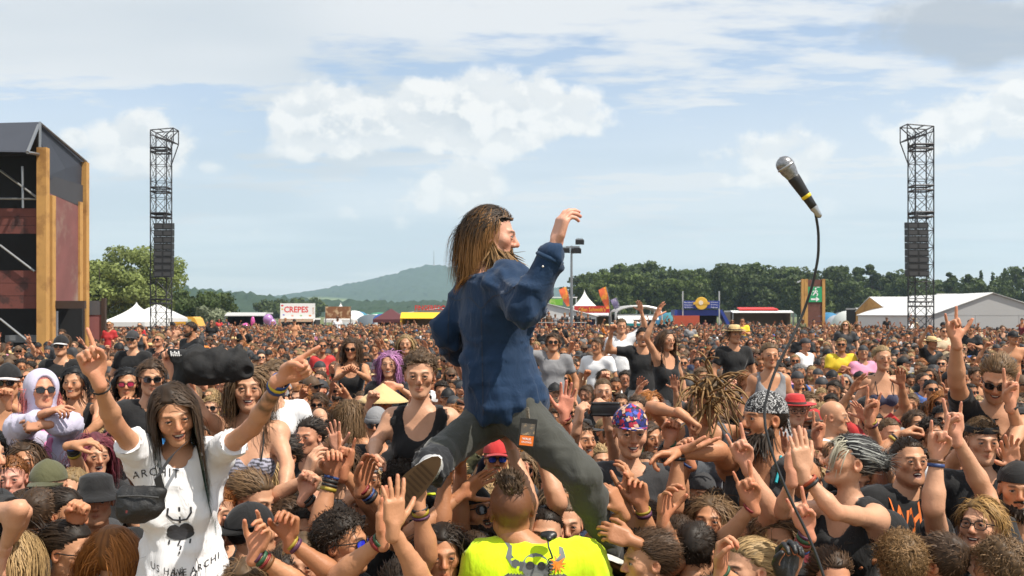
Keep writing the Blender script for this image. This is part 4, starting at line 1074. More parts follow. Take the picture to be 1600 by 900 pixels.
        hd.add(VV, [(i * n + j, i * n + (j + 1) % n, (i + 1) * n + (j + 1) % n, (i + 1) * n + j) for i in range(4) for j in range(n)], tint=np.array(TT))
        hd.tube([(s * .018, -.0880, .0072), (s * .025, -.0922, .0098), (s * .033, -.0928, .0102), (s * .041, -.0888, .0082), (s * .047, -.0832, .0052)], .0016 if f else .0012, 4, False, tint=(.02, .014, .011, 1))
    if mouth != 'closed':
        tc_ = [m + A(0, -.0005 + .002 * (abs(m[0]) > .02), 0) for m in mc]; VV = []
        for m, r in zip(tc_, mr): VV += [m + A(0, 0, r * .95), m + A(0, 0, r * (.05 if mouth == 'smile' else .45))]
        hd.add(VV, [(2 * i, 2 * i + 1, 2 * i + 3, 2 * i + 2) for i in range(4)], tint=(.66, .60, .52, 1))
    return hd


def hairline(y): return np.interp(y, [-.10, -.075, -.045, -.02, .008, .028, .12], [.082, .078, .055, .025, .015, -.05, -.075])


def cap_shell(inf=.007, lump=.004, zoff=-.004, tint=(.6, .6, .6, 0), seed=0, n=28, yfun=hairline, fullback=0.):  # dark tint paints in the shade between the strands above it
    """hair-covered scalp as a thin closed-looking shell"""
    r = SKR + inf
    th = np.linspace(0, math.pi * .80, n); ph = np.linspace(0, 2 * math.pi, 2 * n, endpoint=False)
    TH, PH = np.meshgrid(th, ph, indexing='ij')
    U = np.stack([np.sin(TH) * np.cos(PH), np.sin(TH) * np.sin(PH), np.cos(TH)], -1).reshape(-1, 3)
    V = SKC + U * r
    V = V + U * wob(V, 70., lump, seed)[:, None]
    F = [(i * 2 * n + j, (i + 1) * 2 * n + j, (i + 1) * 2 * n + (j + 1) % (2 * n), i * 2 * n + (j + 1) % (2 * n)) for i in range(n - 1) for j in range(2 * n)]
    F = np.array(F)
    ok = V[:, 2] > yfun(V[:, 1]) + zoff
    F = F[ok[F].all(1)]
    # edge of the shell is tucked into the skull
    used = np.zeros(len(V), int); np.add.at(used, F.ravel(), 1)
    edge = (used > 0) & (used < 4)
    edge[:2 * n] = False
    V[edge] = SKC + U[edge] * (SKR - .003)
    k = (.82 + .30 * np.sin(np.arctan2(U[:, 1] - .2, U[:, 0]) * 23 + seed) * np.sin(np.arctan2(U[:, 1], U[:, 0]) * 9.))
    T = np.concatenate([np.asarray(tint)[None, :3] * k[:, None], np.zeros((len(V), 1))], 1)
    return MB().add(V, F, tint=T)


def ribbons(P, W, Nn, tint):
    """P (S,K,3) strand nodes -> flat ribbons of width W"""
    S, K, _ = P.shape
    tg = np.gradient(P, axis=1); side = np.cross(tg, Nn); side /= np.linalg.norm(side, axis=2, keepdims=True) + 1e-9
    w = W * np.concatenate([np.linspace(.8, 1, K // 2), np.linspace(1, .25, K - K // 2)])[None, :, None]
    L = P - side * w * .5; Rr = P + side * w * .5
    V = np.stack([L, Rr], 2).reshape(-1, 3)
    b = (np.arange(S)[:, None] * K + np.arange(K - 1)[None, :]).ravel() * 2
    F = np.stack([b, b + 1, b + 3, b + 2], 1)
    T = np.repeat(tint.reshape(-1, 4), 2, axis=0)
    return MB().add(V, F, tint=T)


def strands(n, L, seed=0, K=7, part=0.0, comb='side', g=.35, wave=.0, wavef=60., layer=.012, width=.005, lift=.25, tip=None, tipstart=.5, region=None, grav=(0, 0, -1),
            front=1.0, jit=.25, facey=None, shoulders=True, spread=0., stick=1.0):
    r = np.random.default_rng(seed)
    U = r.normal(size=(n * 5, 3)); U /= np.linalg.norm(U, axis=1, keepdims=True)
    X = SKC + U * SKR
    ok = X[:, 2] > hairline(X[:, 1])
    if region is not None: ok &= region(X)
    U = U[ok][:n]; X = X[ok][:n]; n = len(X)
    lay = r.uniform(.002, 1., n) ** 1.0 * layer
    P = np.zeros((n, K, 3)); Nn = np.zeros((n, K, 3))
    sgn = np.sign(X[:, 0] - part + 1e-4)
    if comb == 'side': d = np.stack([sgn * .6, r.normal(0, .15, n) + .25, -.25 + 0 * sgn], 1)
    elif comb == 'back': d = np.stack([X[:, 0] * 1.5, np.ones(n), .1 + 0 * sgn], 1)
    elif comb == 'fwd': d = np.stack([r.normal(0, .2, n), -np.ones(n), -.1 + 0 * sgn], 1)
    elif comb == 'up': d = U + A(0, 0, .5)
    else: d = r.normal(0, .6, (n, 3))
    d = d + r.normal(0, jit, (n, 3)) + U * lift
    d /= np.linalg.norm(d, axis=1, keepdims=True)
    seg = (L * r.uniform(.75, 1.1, n) / (K - 1))[:, None]
    pos = X.copy(); gr = np.asarray(grav, float); ph = r.uniform(0, 6.28, n); wv = r.normal(size=(n, 3))
    for k in range(K):
        P[:, k] = pos
        q = (pos - SKC) / SKR; nn = q / SKR; nn /= np.linalg.norm(nn, axis=1, keepdims=True) + 1e-9
        Nn[:, k] = nn
        gk = g * min(1.0, .4 + k / 3.)
        d = d * (1 - gk) + gr * gk
        d = d + wv * (wave * np.sin(ph + k * 1.9))[:, None]
        out = (d * nn).sum(1); hug = np.clip(1.6 - np.linalg.norm(q, axis=1), 0, 1) * stick
        d = d - nn * (np.maximum(out, 0) * hug)[:, None]
        d /= np.linalg.norm(d, axis=1, keepdims=True)
        pos = pos + d * seg
        if spread: pos = pos + np.stack([np.sign(pos[:, 0]) * spread, 0 * ph, 0 * ph], 1) * (k > 2)
        # stay outside skull, face, neck and shoulders
        for (c, rad) in ((SKC, SKR), (A(0, -.02, -.03), A(.068, .075, .09)), (A(0, .03, -.13), A(.066, .066, .09))):
            R2 = rad + .004 + lay[:, None]
            q = (pos - c) / R2; m = np.linalg.norm(q, axis=1)
            ins = m < 1
            pos[ins] = c + (q[ins] / m[ins][:, None]) * R2[ins]
        if shoulders:
            c = A(0, .035, -.265); R2 = A(.21, .10, .075) + lay[:, None]
            q = (pos - c) / R2; m = np.linalg.norm(q, axis=1); ins = m < 1
            yy = np.sqrt(np.clip(1 - q[:, 0] ** 2 - q[:, 2] ** 2, 0, 1)) * R2[:, 1]
            pos[ins, 1] = c[1] + np.where(pos[ins, 1] < .03, -1, 1) * yy[ins]
        low = pos[:, 2] < .03
        d[low] *= A(.55, .8, 1.0)
        # keep the face free
        if facey is not None:
            ff = (pos[:, 2] < .085) & (pos[:, 1] < facey + .35 * np.maximum(-pos[:, 2] - .06, 0) * 0); pos[ff, 1] = facey + lay[ff]
        fr = (pos[:, 1] < -.045) & (pos[:, 2] < .075) & (np.abs(pos[:, 0]) < .062 * front)
        pos[fr, 0] = np.sign(pos[fr, 0] + 1e-5) * (.062 * front + lay[fr] * .5)
    tv = (r.uniform(.72, 1.25, n))[:, None] * np.ones((1, K))
    T = np.ones((n, K, 4), np.float32); T[..., 3] = 0
    T[..., :3] = tv[..., None]
    if tip is not None:
        a = np.clip((np.linspace(0, 1, K) - tipstart) / (1 - tipstart) * 1.6, 0, 1)[None, :, None] * r.uniform(.6, 1, n)[:, None, None]
        T[..., :3] = T[..., :3] * (1 - a) + np.asarray(tip) * a
    return ribbons(P, width, Nn, T)


def hair_mb(style, seed=0, dens=1.0, tip=None, grav=(0, 0, -1)):
    h = MB(); N = lambda a: int(a * dens); q = .46 if dens > 2 else .62 if dens > 1.2 else 1.0
    if style == 'short':
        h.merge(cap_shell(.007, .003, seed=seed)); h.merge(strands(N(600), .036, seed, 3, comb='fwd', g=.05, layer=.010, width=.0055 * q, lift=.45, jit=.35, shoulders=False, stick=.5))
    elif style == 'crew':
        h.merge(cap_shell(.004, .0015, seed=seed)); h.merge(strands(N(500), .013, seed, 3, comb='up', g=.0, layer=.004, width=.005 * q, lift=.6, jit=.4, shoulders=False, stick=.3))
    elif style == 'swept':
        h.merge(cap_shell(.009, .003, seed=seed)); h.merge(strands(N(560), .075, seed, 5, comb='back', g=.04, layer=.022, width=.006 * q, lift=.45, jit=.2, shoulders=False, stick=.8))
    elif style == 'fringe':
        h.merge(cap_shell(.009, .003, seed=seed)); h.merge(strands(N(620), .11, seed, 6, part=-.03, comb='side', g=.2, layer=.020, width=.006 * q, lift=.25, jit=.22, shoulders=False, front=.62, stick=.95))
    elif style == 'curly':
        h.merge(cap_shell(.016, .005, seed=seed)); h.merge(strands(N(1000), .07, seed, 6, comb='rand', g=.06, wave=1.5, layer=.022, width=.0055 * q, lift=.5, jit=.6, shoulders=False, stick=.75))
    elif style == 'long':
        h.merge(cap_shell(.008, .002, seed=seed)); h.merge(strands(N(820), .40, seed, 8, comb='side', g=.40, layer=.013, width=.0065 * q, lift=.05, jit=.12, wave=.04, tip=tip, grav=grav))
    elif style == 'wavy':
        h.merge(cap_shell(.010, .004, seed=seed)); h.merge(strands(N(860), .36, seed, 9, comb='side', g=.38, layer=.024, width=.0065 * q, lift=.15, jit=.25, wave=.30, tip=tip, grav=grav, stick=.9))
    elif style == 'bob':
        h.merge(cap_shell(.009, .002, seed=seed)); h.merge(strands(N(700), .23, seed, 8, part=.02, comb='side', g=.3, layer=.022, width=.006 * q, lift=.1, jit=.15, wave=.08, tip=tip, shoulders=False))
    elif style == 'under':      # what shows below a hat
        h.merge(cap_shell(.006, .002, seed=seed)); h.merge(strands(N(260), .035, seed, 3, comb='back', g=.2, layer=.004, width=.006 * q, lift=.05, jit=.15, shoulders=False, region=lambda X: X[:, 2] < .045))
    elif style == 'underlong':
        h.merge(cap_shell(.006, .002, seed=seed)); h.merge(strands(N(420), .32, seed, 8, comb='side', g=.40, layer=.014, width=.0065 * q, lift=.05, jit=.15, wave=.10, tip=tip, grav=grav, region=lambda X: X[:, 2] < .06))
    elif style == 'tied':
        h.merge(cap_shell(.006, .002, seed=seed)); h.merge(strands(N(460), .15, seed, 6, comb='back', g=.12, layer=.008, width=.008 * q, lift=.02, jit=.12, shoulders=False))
        bun = strands(N(160), .09, seed + 5, 6, comb='rand', g=.05, wave=.9, layer=.02, width=.008 * q, lift=.6, region=lambda X: (X[:, 1] > .085) & (X[:, 2] > 0.0), shoulders=False)
        h.merge(bun)
        V, F = sdf([ell((0, .128, .045), (.036, .034, .036)), ball((.02, .14, .05), .02, .02)], .008); h.add(V, F, tint=(.85, .85, .85, 0))
    elif style == 'updo':
        h.merge(cap_shell(.015, .006, seed=seed)); h.merge(strands(N(900), .055, seed, 7, comb='back', g=.02, wave=1.2, layer=.018, width=.0045, lift=.3, jit=.5, shoulders=False, stick=.8))
        V, F = sdf([ell((0, .105, .075), (.042, .040, .042))], .008); V = V + vnormals(V, F) * wob(V, 200., .004, 1)[:, None]; h.add(V, F, tint=(.85, .85, .85, 0))
    elif style == 'mohawk':
        V, F = sdf([cone((0, -.06, .118), (0, .05, .122), .030, .032, .02), cone((0, -.05, .130), (0, .04, .136), .022, .022, .02)], .007); h.add(V + 0, F, tint=(.8, .8, .8, 0))
        h.merge(strands(N(420), .05, seed, 4, comb='up', g=0., layer=.004, width=.006, lift=.8, jit=.22, shoulders=False, region=lambda X: (np.abs(X[:, 0]) < .038) & (X[:, 2] > .085)))
    return h


def beard_mb(kind='full', seed=0, n=330):
    """short hair shell over jaw, chin and upper lip plus loose strands"""
    jw = .056
    P = [ell((0, -.038, -.080), (jw, .050, .042), k=.03), ball((0, -.080, -.103), .025, .025)]
    for s in (-1, 1): P += [cone((s * .056, -.008, -.065), (s * .032, -.062, -.099), .022, None, .03), cone((s * .062, .002, -.02), (s * .058, -.008, -.065), .012, .018, .02)]
    P += [cone((-.022, -.090, -.048), (.022, -.090, -.048), .0065, None, .01)]
    P += [ell((0, -.105, -.062), (.024, .03, .0105), None, .006, '-'), cut((0, 1, 0), (0, .012, 0))]
    if kind == 'goatee': P += [cut((1, 0, 0), (.034, 0, 0)), cut((-1, 0, 0), (-.034, 0, 0))]
    V, F = sdf(P, .006)
    V = V + vnormals(V, F) * wob(V, 220., .0016, seed)[:, None]
    h = MB().add(V, F, tint=(.85, .85, .85, 0))
    r = np.random.default_rng(seed + 3)
    L = {'full': .03, 'goatee': .03, 'long': .10}[kind]
    nrmv = vnormals(V, F)
    sel = r.choice(len(V), min(n, len(V)), replace=False); sel = sel[(V[sel, 2] < -.055) | (r.uniform(size=len(sel)) < .3)]
    X = V[sel]; Nr = nrmv[sel]; K = 4
    d = Nr * .4 + A(0, -.25, -1) + r.normal(0, .25, X.shape); d /= np.linalg.norm(d, axis=1, keepdims=True)
    t = np.linspace(0, 1, K)[None, :, None]
    Pp = X[:, None] + d[:, None] * t * (L * r.uniform(.6, 1.1, len(X)))[:, None, None]
    T = np.ones((len(X), K, 4), np.float32); T[..., :3] *= r.uniform(.6, 1.4, len(X))[:, None, None]; T[..., 3] = 0
    h.merge(ribbons(Pp, .006, np.repeat(Nr[:, None], K, 1), T))
    return h


# ---- things worn on the head
def dome(inf, zmin, c=SKC, n=12, m=24, squash=1.0, tint=(1, 1, 1, 0), front=0.0):
    r = SKR + inf; V = []
    t0 = math.acos(max(-1, min(1, (zmin - c[2]) / r[2])))
    for i in range(n):
        th = t0 * i / (n - 1)
        for j in range(m):
            ph = 2 * math.pi * j / m
            sy = math.sin(ph)
            V.append((c[0] + r[0] * math.sin(th) * math.cos(ph), c[1] + r[1] * math.sin(th) * sy, c[2] + r[2] * math.cos(th) * squash + (front * (1 - i / (n - 1)) * max(0, -sy) if i else front * .3)))
    F = [(i * m + j, (i + 1) * m + j, (i + 1) * m + (j + 1) % m, i * m + (j + 1) % m) for i in range(n - 1) for j in range(m)]
    b = MB().add(V, F, tint=tint)
    return b


def hat_mb(kind, tint2=(.75, .75, .75, 0)):
    h = MB()
    if kind in ('cap', 'capback', 'snapback'):
        h.merge(dome(.013, .044, n=10, front=.012 if kind != 'capback' else 0.))
        V = []; m = 15; n = 5
        for i in range(n):
            for j in range(m):
                a = math.pi * (j / (m - 1)); L = .004 + (.075 if kind != 'snapback' else .068) * i / (n - 1)
                x = math.cos(a) * (.086 - .006 * i / (n - 1)); y = .010 - math.sin(a) * (.112 + L) * 1.0
                z = .046 - .010 * (i / (n - 1)) * (1 if kind != 'snapback' else .2) - (.018 if kind != 'snapback' else .005) * (x / .086) ** 2
                if j in (0, m - 1): y = -.02
                V.append((x, y, z))
        F = [(i * m + j, i * m + j + 1, (i + 1) * m + j + 1, (i + 1) * m + j) for i in range(n - 1) for j in range(m - 1)]
        V = np.array(V); lowV = V - A(0, 0, .005)
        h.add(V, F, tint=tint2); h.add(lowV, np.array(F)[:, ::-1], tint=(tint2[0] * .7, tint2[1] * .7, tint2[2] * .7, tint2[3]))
        h.lathe([(.0, .1405), (.008, .139)], 8, (0, .015, .004), tint=tint2)
        if kind == 'capback':
            for i in range(len(h.v)):
                v = h.v[i].copy(); v[:, 0] *= -1; v[:, 1] = .03 - v[:, 1]; h.v[i] = v
    elif kind == 'bucket':
        prof = [(.0, .128), (.05, .126), (.078, .112), (.088, .06), (.092, .045), (.120, .026), (.150, .012), (.149, .008), (.09, .038)]
        h.lathe(prof, 26, (0, .012, .008), tint=(1, 1, 1, 0))
        for i in range(len(h.v)): h.v[i][:, 1] = (h.v[i][:, 1] - .012) * 1.18 + .012
    elif kind == 'brim':
        prof = [(.0, .128), (.04, .136), (.070, .128), (.082, .09), (.090, .052), (.092, .050), (.135, .047), (.172, .056), (.174, .052), (.135, .041), (.09, .042)]
        h.lathe(prof, 28, (0, .012, .008))
        for i in range(len(h.v)): h.v[i][:, 1] = (h.v[i][:, 1] - .012) * 1.16 + .012
        h.lathe([(.0925, .053), (.0895, .072)], 28, (0, 0, .008), tint=(.06, .045, .04, 1))
        h.v[-1][:, 1] = h.v[-1][:, 1] * 1.16 + .012
    elif kind == 'cone':
        h.lathe([(.0, .185), (.10, .115), (.20, .045), (.235, .018), (.232, .012), (.12, .075), (.06, .11)], 28, (0, .012, .01))
    elif kind == 'beanie':
        h.merge(dome(.012, .02, n=12, squash=1.08)); V, F = sdf([], 1) if False else (None, None)
        h.lathe([(.094, .018), (.097, .03), (.095, .05), (.090, .056)], 24, (0, 0, 0), tint=(.8, .8, .8, 0))
        h.v[-1][:, 1] = h.v[-1][:, 1] * 1.22 + .013
    elif kind == 'bandana':
        h.merge(dome(.010, .035, n=10))
        V, F = sdf([ball((0, .118, .03), .018, .01), cone((0, .125, .02), (.02, .14, -.07), .014, .008, .01), cone((0, .125, .02), (-.025, .135, -.06), .014, .008, .01)], .008)
        h.add(V, F)
    elif kind == 'headband':
        h.lathe([(.087, .055), (.0885, .065), (.0875, .085), (.083, .09)], 24, (0, 0, 0)); h.v[-1][:, 1] = h.v[-1][:, 1] * 1.22 + .013
    elif kind == 'hood':
        P = [ell(SKC + A(0, .01, 0), SKR + .032, k=.02), cone((0, .05, -.05), (0, .06, -.16), .09, .11, .05), ell((0, -.11, -.02), (.068, .11, .125), None, .015, '-')]
        V, F = sdf(P, .010); h.add(V, F)
    return h


def shades_mb(lens=(.008, .008, .009, 1), frame=(.012, .012, .012, 1), thin=False):
    """sunglasses or spectacles: (frame, lenses) as two meshes"""
    fr, ln = MB(), MB()
    for s in (-1, 1):
        pts = []
        for j in range(17):
            a = 2 * math.pi * j / 16
            x = .0245 * np.sign(math.cos(a)) * abs(math.cos(a)) ** .7; z = .0185 * np.sign(math.sin(a)) * abs(math.sin(a)) ** .75
            z = z * (1.0 if z > 0 else 1.05)
            X = s * .033 + x
            pts.append((X, -.1045 + abs(X) ** 2 * 5.0, .004 + z))
        fr.tube(pts, .0026 if not thin else .0022, 5, False, tint=frame)
        c = np.mean(pts[:-1], 0); c[1] -= .002
        V = np.array(pts[:-1] + [c]); ln.add(V, [((j + 1) % 16, j, 16) for j in range(16)], tint=lens)
        fr.tube([(s * .057, -.088, .014), (s * .075, -.05, .012), (s * .082, .0, .010), (s * .083, .022, .0)], .003, 5, True, tint=frame)
    fr.tube([(-.010, -.106, .008), (0, -.108, .010), (.010, -.106, .008)], .003, 5, True, tint=frame)
    return fr, ln


# ------------------------------------------------------------------ hands (wrist at origin, fingers +Z, palm faces -Y, thumb towards +X)
HPOSE = {  # curl of each finger (0 straight .. 1 fist) index..little, spread, thumb (out angle, curl)
    'open': ((.10, .06, .08, .14), 1.0, (.95, .1)), 'flat': ((.06, .04, .05, .08), .35, (.55, .1)), 'relaxed': ((.30, .38, .45, .50), .6, (.6, .35)),
    'fist': ((1., 1., 1., 1.), .0, (.30, .9)), 'horns': ((.04, 1., 1., .06), .7, (.25, .9)), 'point': ((.0, .95, 1., 1.), .1, (.35, .7)),
    'claw': ((.42, .40, .46, .5), .9, (.8, .35)), 'grip': ((.62, .62, .66, .7), .2, (.75, .5)), 'rockl': ((.05, .95, .95, .08), .9, (1.0, .1)),
    'soft': ((.22, .55, .62, .6), .5, (.7, .3)), 'pinch': ((.55, .7, .75, .75), .3, (.5, .5))}
HAND_CACHE = {}; HVOX = .0052


def hand_mb(pose, vox=.0052, nails=None):
    key = (pose, vox, nails)
    if key in HAND_CACHE: return HAND_CACHE[key]
    curl, spread, (tout, tcurl) = HPOSE[pose]
    P = [cone((0, .0, -.035), (0, 0, .005), .0265, .025, .02), ell((.002, 0, .045), (.034, .0145, .050), None, .02), cone((-.026, .001, .03), (-.030, 0, .080), .013, .0115, .015),
         cone((.024, .0, .03), (.028, 0, .082), .014, .0115, .015), cone((-.026, 0, .084), (.026, 0, .088), .0115, None, .012), ell((.024, -.007, .03), (.017, .015, .028), None, .015)]
    base = [(.029, .0, .090, .076), (.0095, .0, .095, .084), (-.010, .0, .092, .078), (-.028, .0, .083, .062)]
    tips = []
    for i, (bx, by, bz, L) in enumerate(base):
        sp = spread * (.17, .05, -.08, -.22)[i]
        d0 = A(math.sin(sp), 0, math.cos(sp)); p = A(bx, by, bz)
        rad = (.0092, .0095, .0090, .0080)[i]
        ang = 0.; c = curl[i]
        segs = ((.47, 1.45 * c), (.30, 1.65 * c), (.23, 1.0 * c))
        for j, (fl, da) in enumerate(segs):
            ang += da
            d = d0 * math.cos(ang) + A(0, -1, 0) * math.sin(ang)
            e = p + d * L * fl
            P.append(cone(p, e, rad * (1 - .07 * j), rad * (1 - .07 * (j + 1)), .004)); p = e
        tips.append(p)
    tb = A(.026, -.004, .018)
    d = nrm(A(math.sin(tout), -.25 - .5 * tcurl, math.cos(tout)))
    e1 = tb + d * .045; d2 = nrm(d + A(-.9 * tcurl, -.5 * tcurl, .25)); e2 = e1 + d2 * .034; d3 = nrm(d2 + A(-.8 * tcurl, -.35 * tcurl, .1)); e3 = e2 + d3 * .026
    P += [cone(tb, e1, .0150, .0115, .012), cone(e1, e2, .0112, .0104, .004), cone(e2, e3, .0104, .0085, .004)]
    V, F = sdf(P, vox)
    T = np.zeros((len(V), 7), np.float32); T[:, :3] = 1
    palm = np.clip(-vnormals(V, F)[:, 1], 0, 1)
    T[:, 0] *= 1 + .12 * palm; T[:, 1] *= 1 - .02 * palm; T[:, 2] *= 1 + .02 * palm
    for t in tips + [e3]:
        m = near(V, t, (.02, .02, .02)); T[:, 1] *= 1 - .25 * m; T[:, 2] *= 1 - .22 * m
        if nails is not None:
            m = np.clip(near(V, t + A(0, .006, 0), (.009, .009, .010)) * 3, 0, 1)[:, None]; T[:, :3] *= (1 - m); T[:, 3:6] = T[:, 3:6] * (1 - m) + np.asarray(nails) * m
    HAND_CACHE[key] = decim(MB().add(V, F, tint=T), .30)
    return HAND_CACHE[key]


# ------------------------------------------------------------------ skeletons
def ik(S, W, a, b, pole):
    D = W - S; L = np.linalg.norm(D); d = D / (L + 1e-9)
    if L > (a + b) * .995:
        k = L / ((a + b) * .995); a *= k; b *= k
    x = (a * a - b * b + L * L) / (2 * L); h = math.sqrt(max(a * a - x * x, 0))
    p = pole - d * (pole @ d); p = p / (np.linalg.norm(p) + 1e-9)
    return S + d * x + p * h


def skeleton(head, yaw=0., s=1.0, sex='m', lean=(0, 0), arms=None, legs='stand', hyaw=0., hpitch=0., hroll=0., twist=0., neck=1.0, shrug=0.0, ground=0.0, noff=(0, 0, 0)):
    """joints in world space. yaw 0 faces the stage (-Y); + turns towards +X. sides '+' / '-' lie along the body's X axis"""
    J = {'s': s, 'sex': sex}
    y = R(yaw); Fw = A(math.sin(y), -math.cos(y), 0); X = A(math.cos(y), math.sin(y), 0)
    U = nrm(A(0, 0, 1) + Fw * lean[0] + X * lean[1]); Fw = nrm(Fw - U * (Fw @ U)); X = np.cross(U, -Fw) * -1
    X = np.cross(-Fw, U) * 1.0
    H = np.asarray(head, float)
    J['H'] = H; J['X'] = X; J['F'] = Fw; J['U'] = U
    hy = R(yaw + hyaw); hf = A(math.sin(hy) * math.cos(R(hpitch)), -math.cos(hy) * math.cos(R(hpitch)), math.sin(R(hpitch)))
    hup = nrm(U * .6 + A(0, 0, .4)); hz = nrm(hup - hf * (hup @ hf)); hx = np.cross(-hf, hz)
    rr = R(hroll); hx2 = hx * math.cos(rr) + hz * math.sin(rr); hz = -hx * math.sin(rr) + hz * math.cos(rr)
    J['HM'] = np.eye(4); hs_ = s * .94; J['HM'][:3, 0] = hx2 * hs_; J['HM'][:3, 1] = -hf * hs_; J['HM'][:3, 2] = hz * hs_; J['HM'][:3, 3] = H
    nb = H - hz * (.135 * s * neck) - (-hf) * -.025 * s
    N = H - (U * .6 + hz * .4) * .175 * s * neck - Fw * .028 * s + np.asarray(noff, float)
    J['N'] = N
    J['C'] = N - U * .20 * s; J['W'] = N - U * .37 * s; J['P'] = N - U * .52 * s
    sw = (.172 if sex == 'm' else .138) * s
    tw = R(twist); Xs = X * math.cos(tw) + Fw * math.sin(tw)
    ua, fa = .285 * s, .255 * s
    arms = arms or {}
    for sd, sg in (('+', 1.), ('-', -1.)):
        a = dict(arms.get(sd, {}))
        up = a.get('up', 0.)            # shoulder lift
        S = N - U * (.055 - .045 * up - shrug) * s + Xs * sg * (sw - .02 * up * s)
        J['S' + sd] = S
        if 'w' in a: W = np.asarray(a['w'], float)
        elif 'rel' in a: r = a['rel']; W = S + (Xs * sg * r[0] + Fw * r[1] + U * r[2]) * s
        else: W = S + (Xs * sg * .10 + Fw * .06 - U * .50) * s
        pole = a.get('pole'); pole = (Xs * sg * .7 - U * .6 - Fw * .25) if pole is None else np.asarray(pole, float)
        E = ik(S, W, ua, fa, pole)
        if 'e' in a: E = np.asarray(a['e'], float)
        J['E' + sd] = E; J['Wr' + sd] = W
        fd = nrm(W - E)
        if 'fing' in a: fd = nrm(np.asarray(a['fing'], float))
        pn = np.asarray(a.get('palm', Fw * .8 - X * sg * .35), float)
        if abs(nrm(pn) @ fd) > .95: pn = pn + U * .5 + X * .3
        pn = nrm(pn - fd * (pn @ fd))
        M = np.eye(4); yv = -pn; xv = np.cross(yv, fd)
        mir = sg if not a.get('flip') else -sg
        M[:3, 0] = xv * s * (-1 if mir > 0 else 1); M[:3, 1] = yv * s; M[:3, 2] = fd * s; M[:3, 3] = W + fd * .012 * s
        J['HandM' + sd] = M; J['pose' + sd] = a.get('hand', 'relaxed')
    hw = (.088 if sex == 'm' else .092) * s
    P = J['P']
    for sd, sg in (('+', 1.), ('-', -1.)):
        Hp = P - U * .03 * s + X * sg * hw
        if isinstance(legs, dict):
            K, An, To = (np.asarray(v, float) for v in legs[sd])
        elif legs == 'stand':
            An = A(P[0], P[1], ground + .085 * s) + X * sg * .12 * s; K = (Hp + An) / 2 + Fw * .035 * s; To = An + Fw * .16 * s - A(0, 0, .05 * s)
        elif legs == 'sit':
            K = Hp + Fw * .36 * s + X * sg * .10 * s - A(0, 0, .10 * s); An = K - A(0, 0, .40 * s) - Fw * .06 * s; To = An + Fw * .14 * s - A(0, 0, .06 * s)
        J['Hp' + sd], J['K' + sd], J['An' + sd], J['To' + sd] = Hp, K, An, To
    return J


def torso_prims(J, sex=None):
    s = J['s']; sex = sex or J['sex']; M = np.stack([J['X'], J['F'], J['U']], 1)
    C, W, P, N, U, F, X = (J[k] for k in ('C', 'W', 'P', 'N', 'U', 'F', 'X'))
    f = sex == 'f'
    r = [ell(C + U * .02 * s - F * .005 * s, A(.150 if not f else .132, .108 if not f else .098, .165) * s, M, .05 * s),
         ell(W, A(.140 if not f else .112, .102 if not f else .092, .15) * s, M, .06 * s), ell(P + U * .02 * s, A(.158 if not f else .160, .118, .125) * s, M, .06 * s)]
    for sd in '+-':
        r.append(cone(N - U * .035 * s - F * .012 * s, J['S' + sd], .058 * s, .056 * s, .05 * s))
        r.append(cone(C + U * .06 * s + (J['S' + sd] - N) * .45, J['S' + sd], .07 * s, .052 * s, .05 * s))
        if f: r.append(ell(C - U * .015 * s + F * .072 * s + X * (.068 if sd == '+' else -.068) * s, A(.060, .050, .060) * s, M, .04 * s))
        else: r.append(ell(C + U * .02 * s + F * .06 * s + X * (.07 if sd == '+' else -.07) * s, A(.075, .045, .06) * s, M, .04 * s))
    return r


def arm_prims(J, upper=1.0, thick=1.0):
    s = J['s']; g = (1.0 if J['sex'] == 'm' else .80) * thick; r = []
    for sd in '+-':
        S, E, W = J['S' + sd], J['E' + sd], J['Wr' + sd]
        r += [ball(S, .062 * s * g, .03 * s), cone(S, S + (E - S) * upper, .056 * s * g, (.056 - .014 * upper) * s * g, .03 * s)]
        if upper == 1.0:
            fm = E + (W - E) * .28
            r += [cone(E, fm, .042 * s * g, .0435 * s * g, .02 * s), cone(fm, W, .0435 * s * g, .0265 * s * g, .02 * s), ball(S + (E - S) * .5 , .049 * s * g, .02 * s)]
    return r


def leg_prims(J, part=1.0, feet=True, sides='+-'):
    s = J['s']; r = []
    for sd in sides:
        Hp, K, An, To = (J[k + sd] for k in ('Hp', 'K', 'An', 'To'))
        if part < 1.0: r.append(cone(Hp, Hp + (K - Hp) * part, .088 * s, (.088 - .030 * part) * s, .04 * s)); continue
        cf = K + (An - K) * .3
        r += [cone(Hp, K, .088 * s, .056 * s, .04 * s), cone(K, cf, .056 * s, .056 * s, .03 * s), cone(cf, An, .056 * s, .036 * s, .03 * s)]
        if feet: r += [cone(An - (To - An) * .25, To, .036 * s, .030 * s, .03 * s)]
    return r


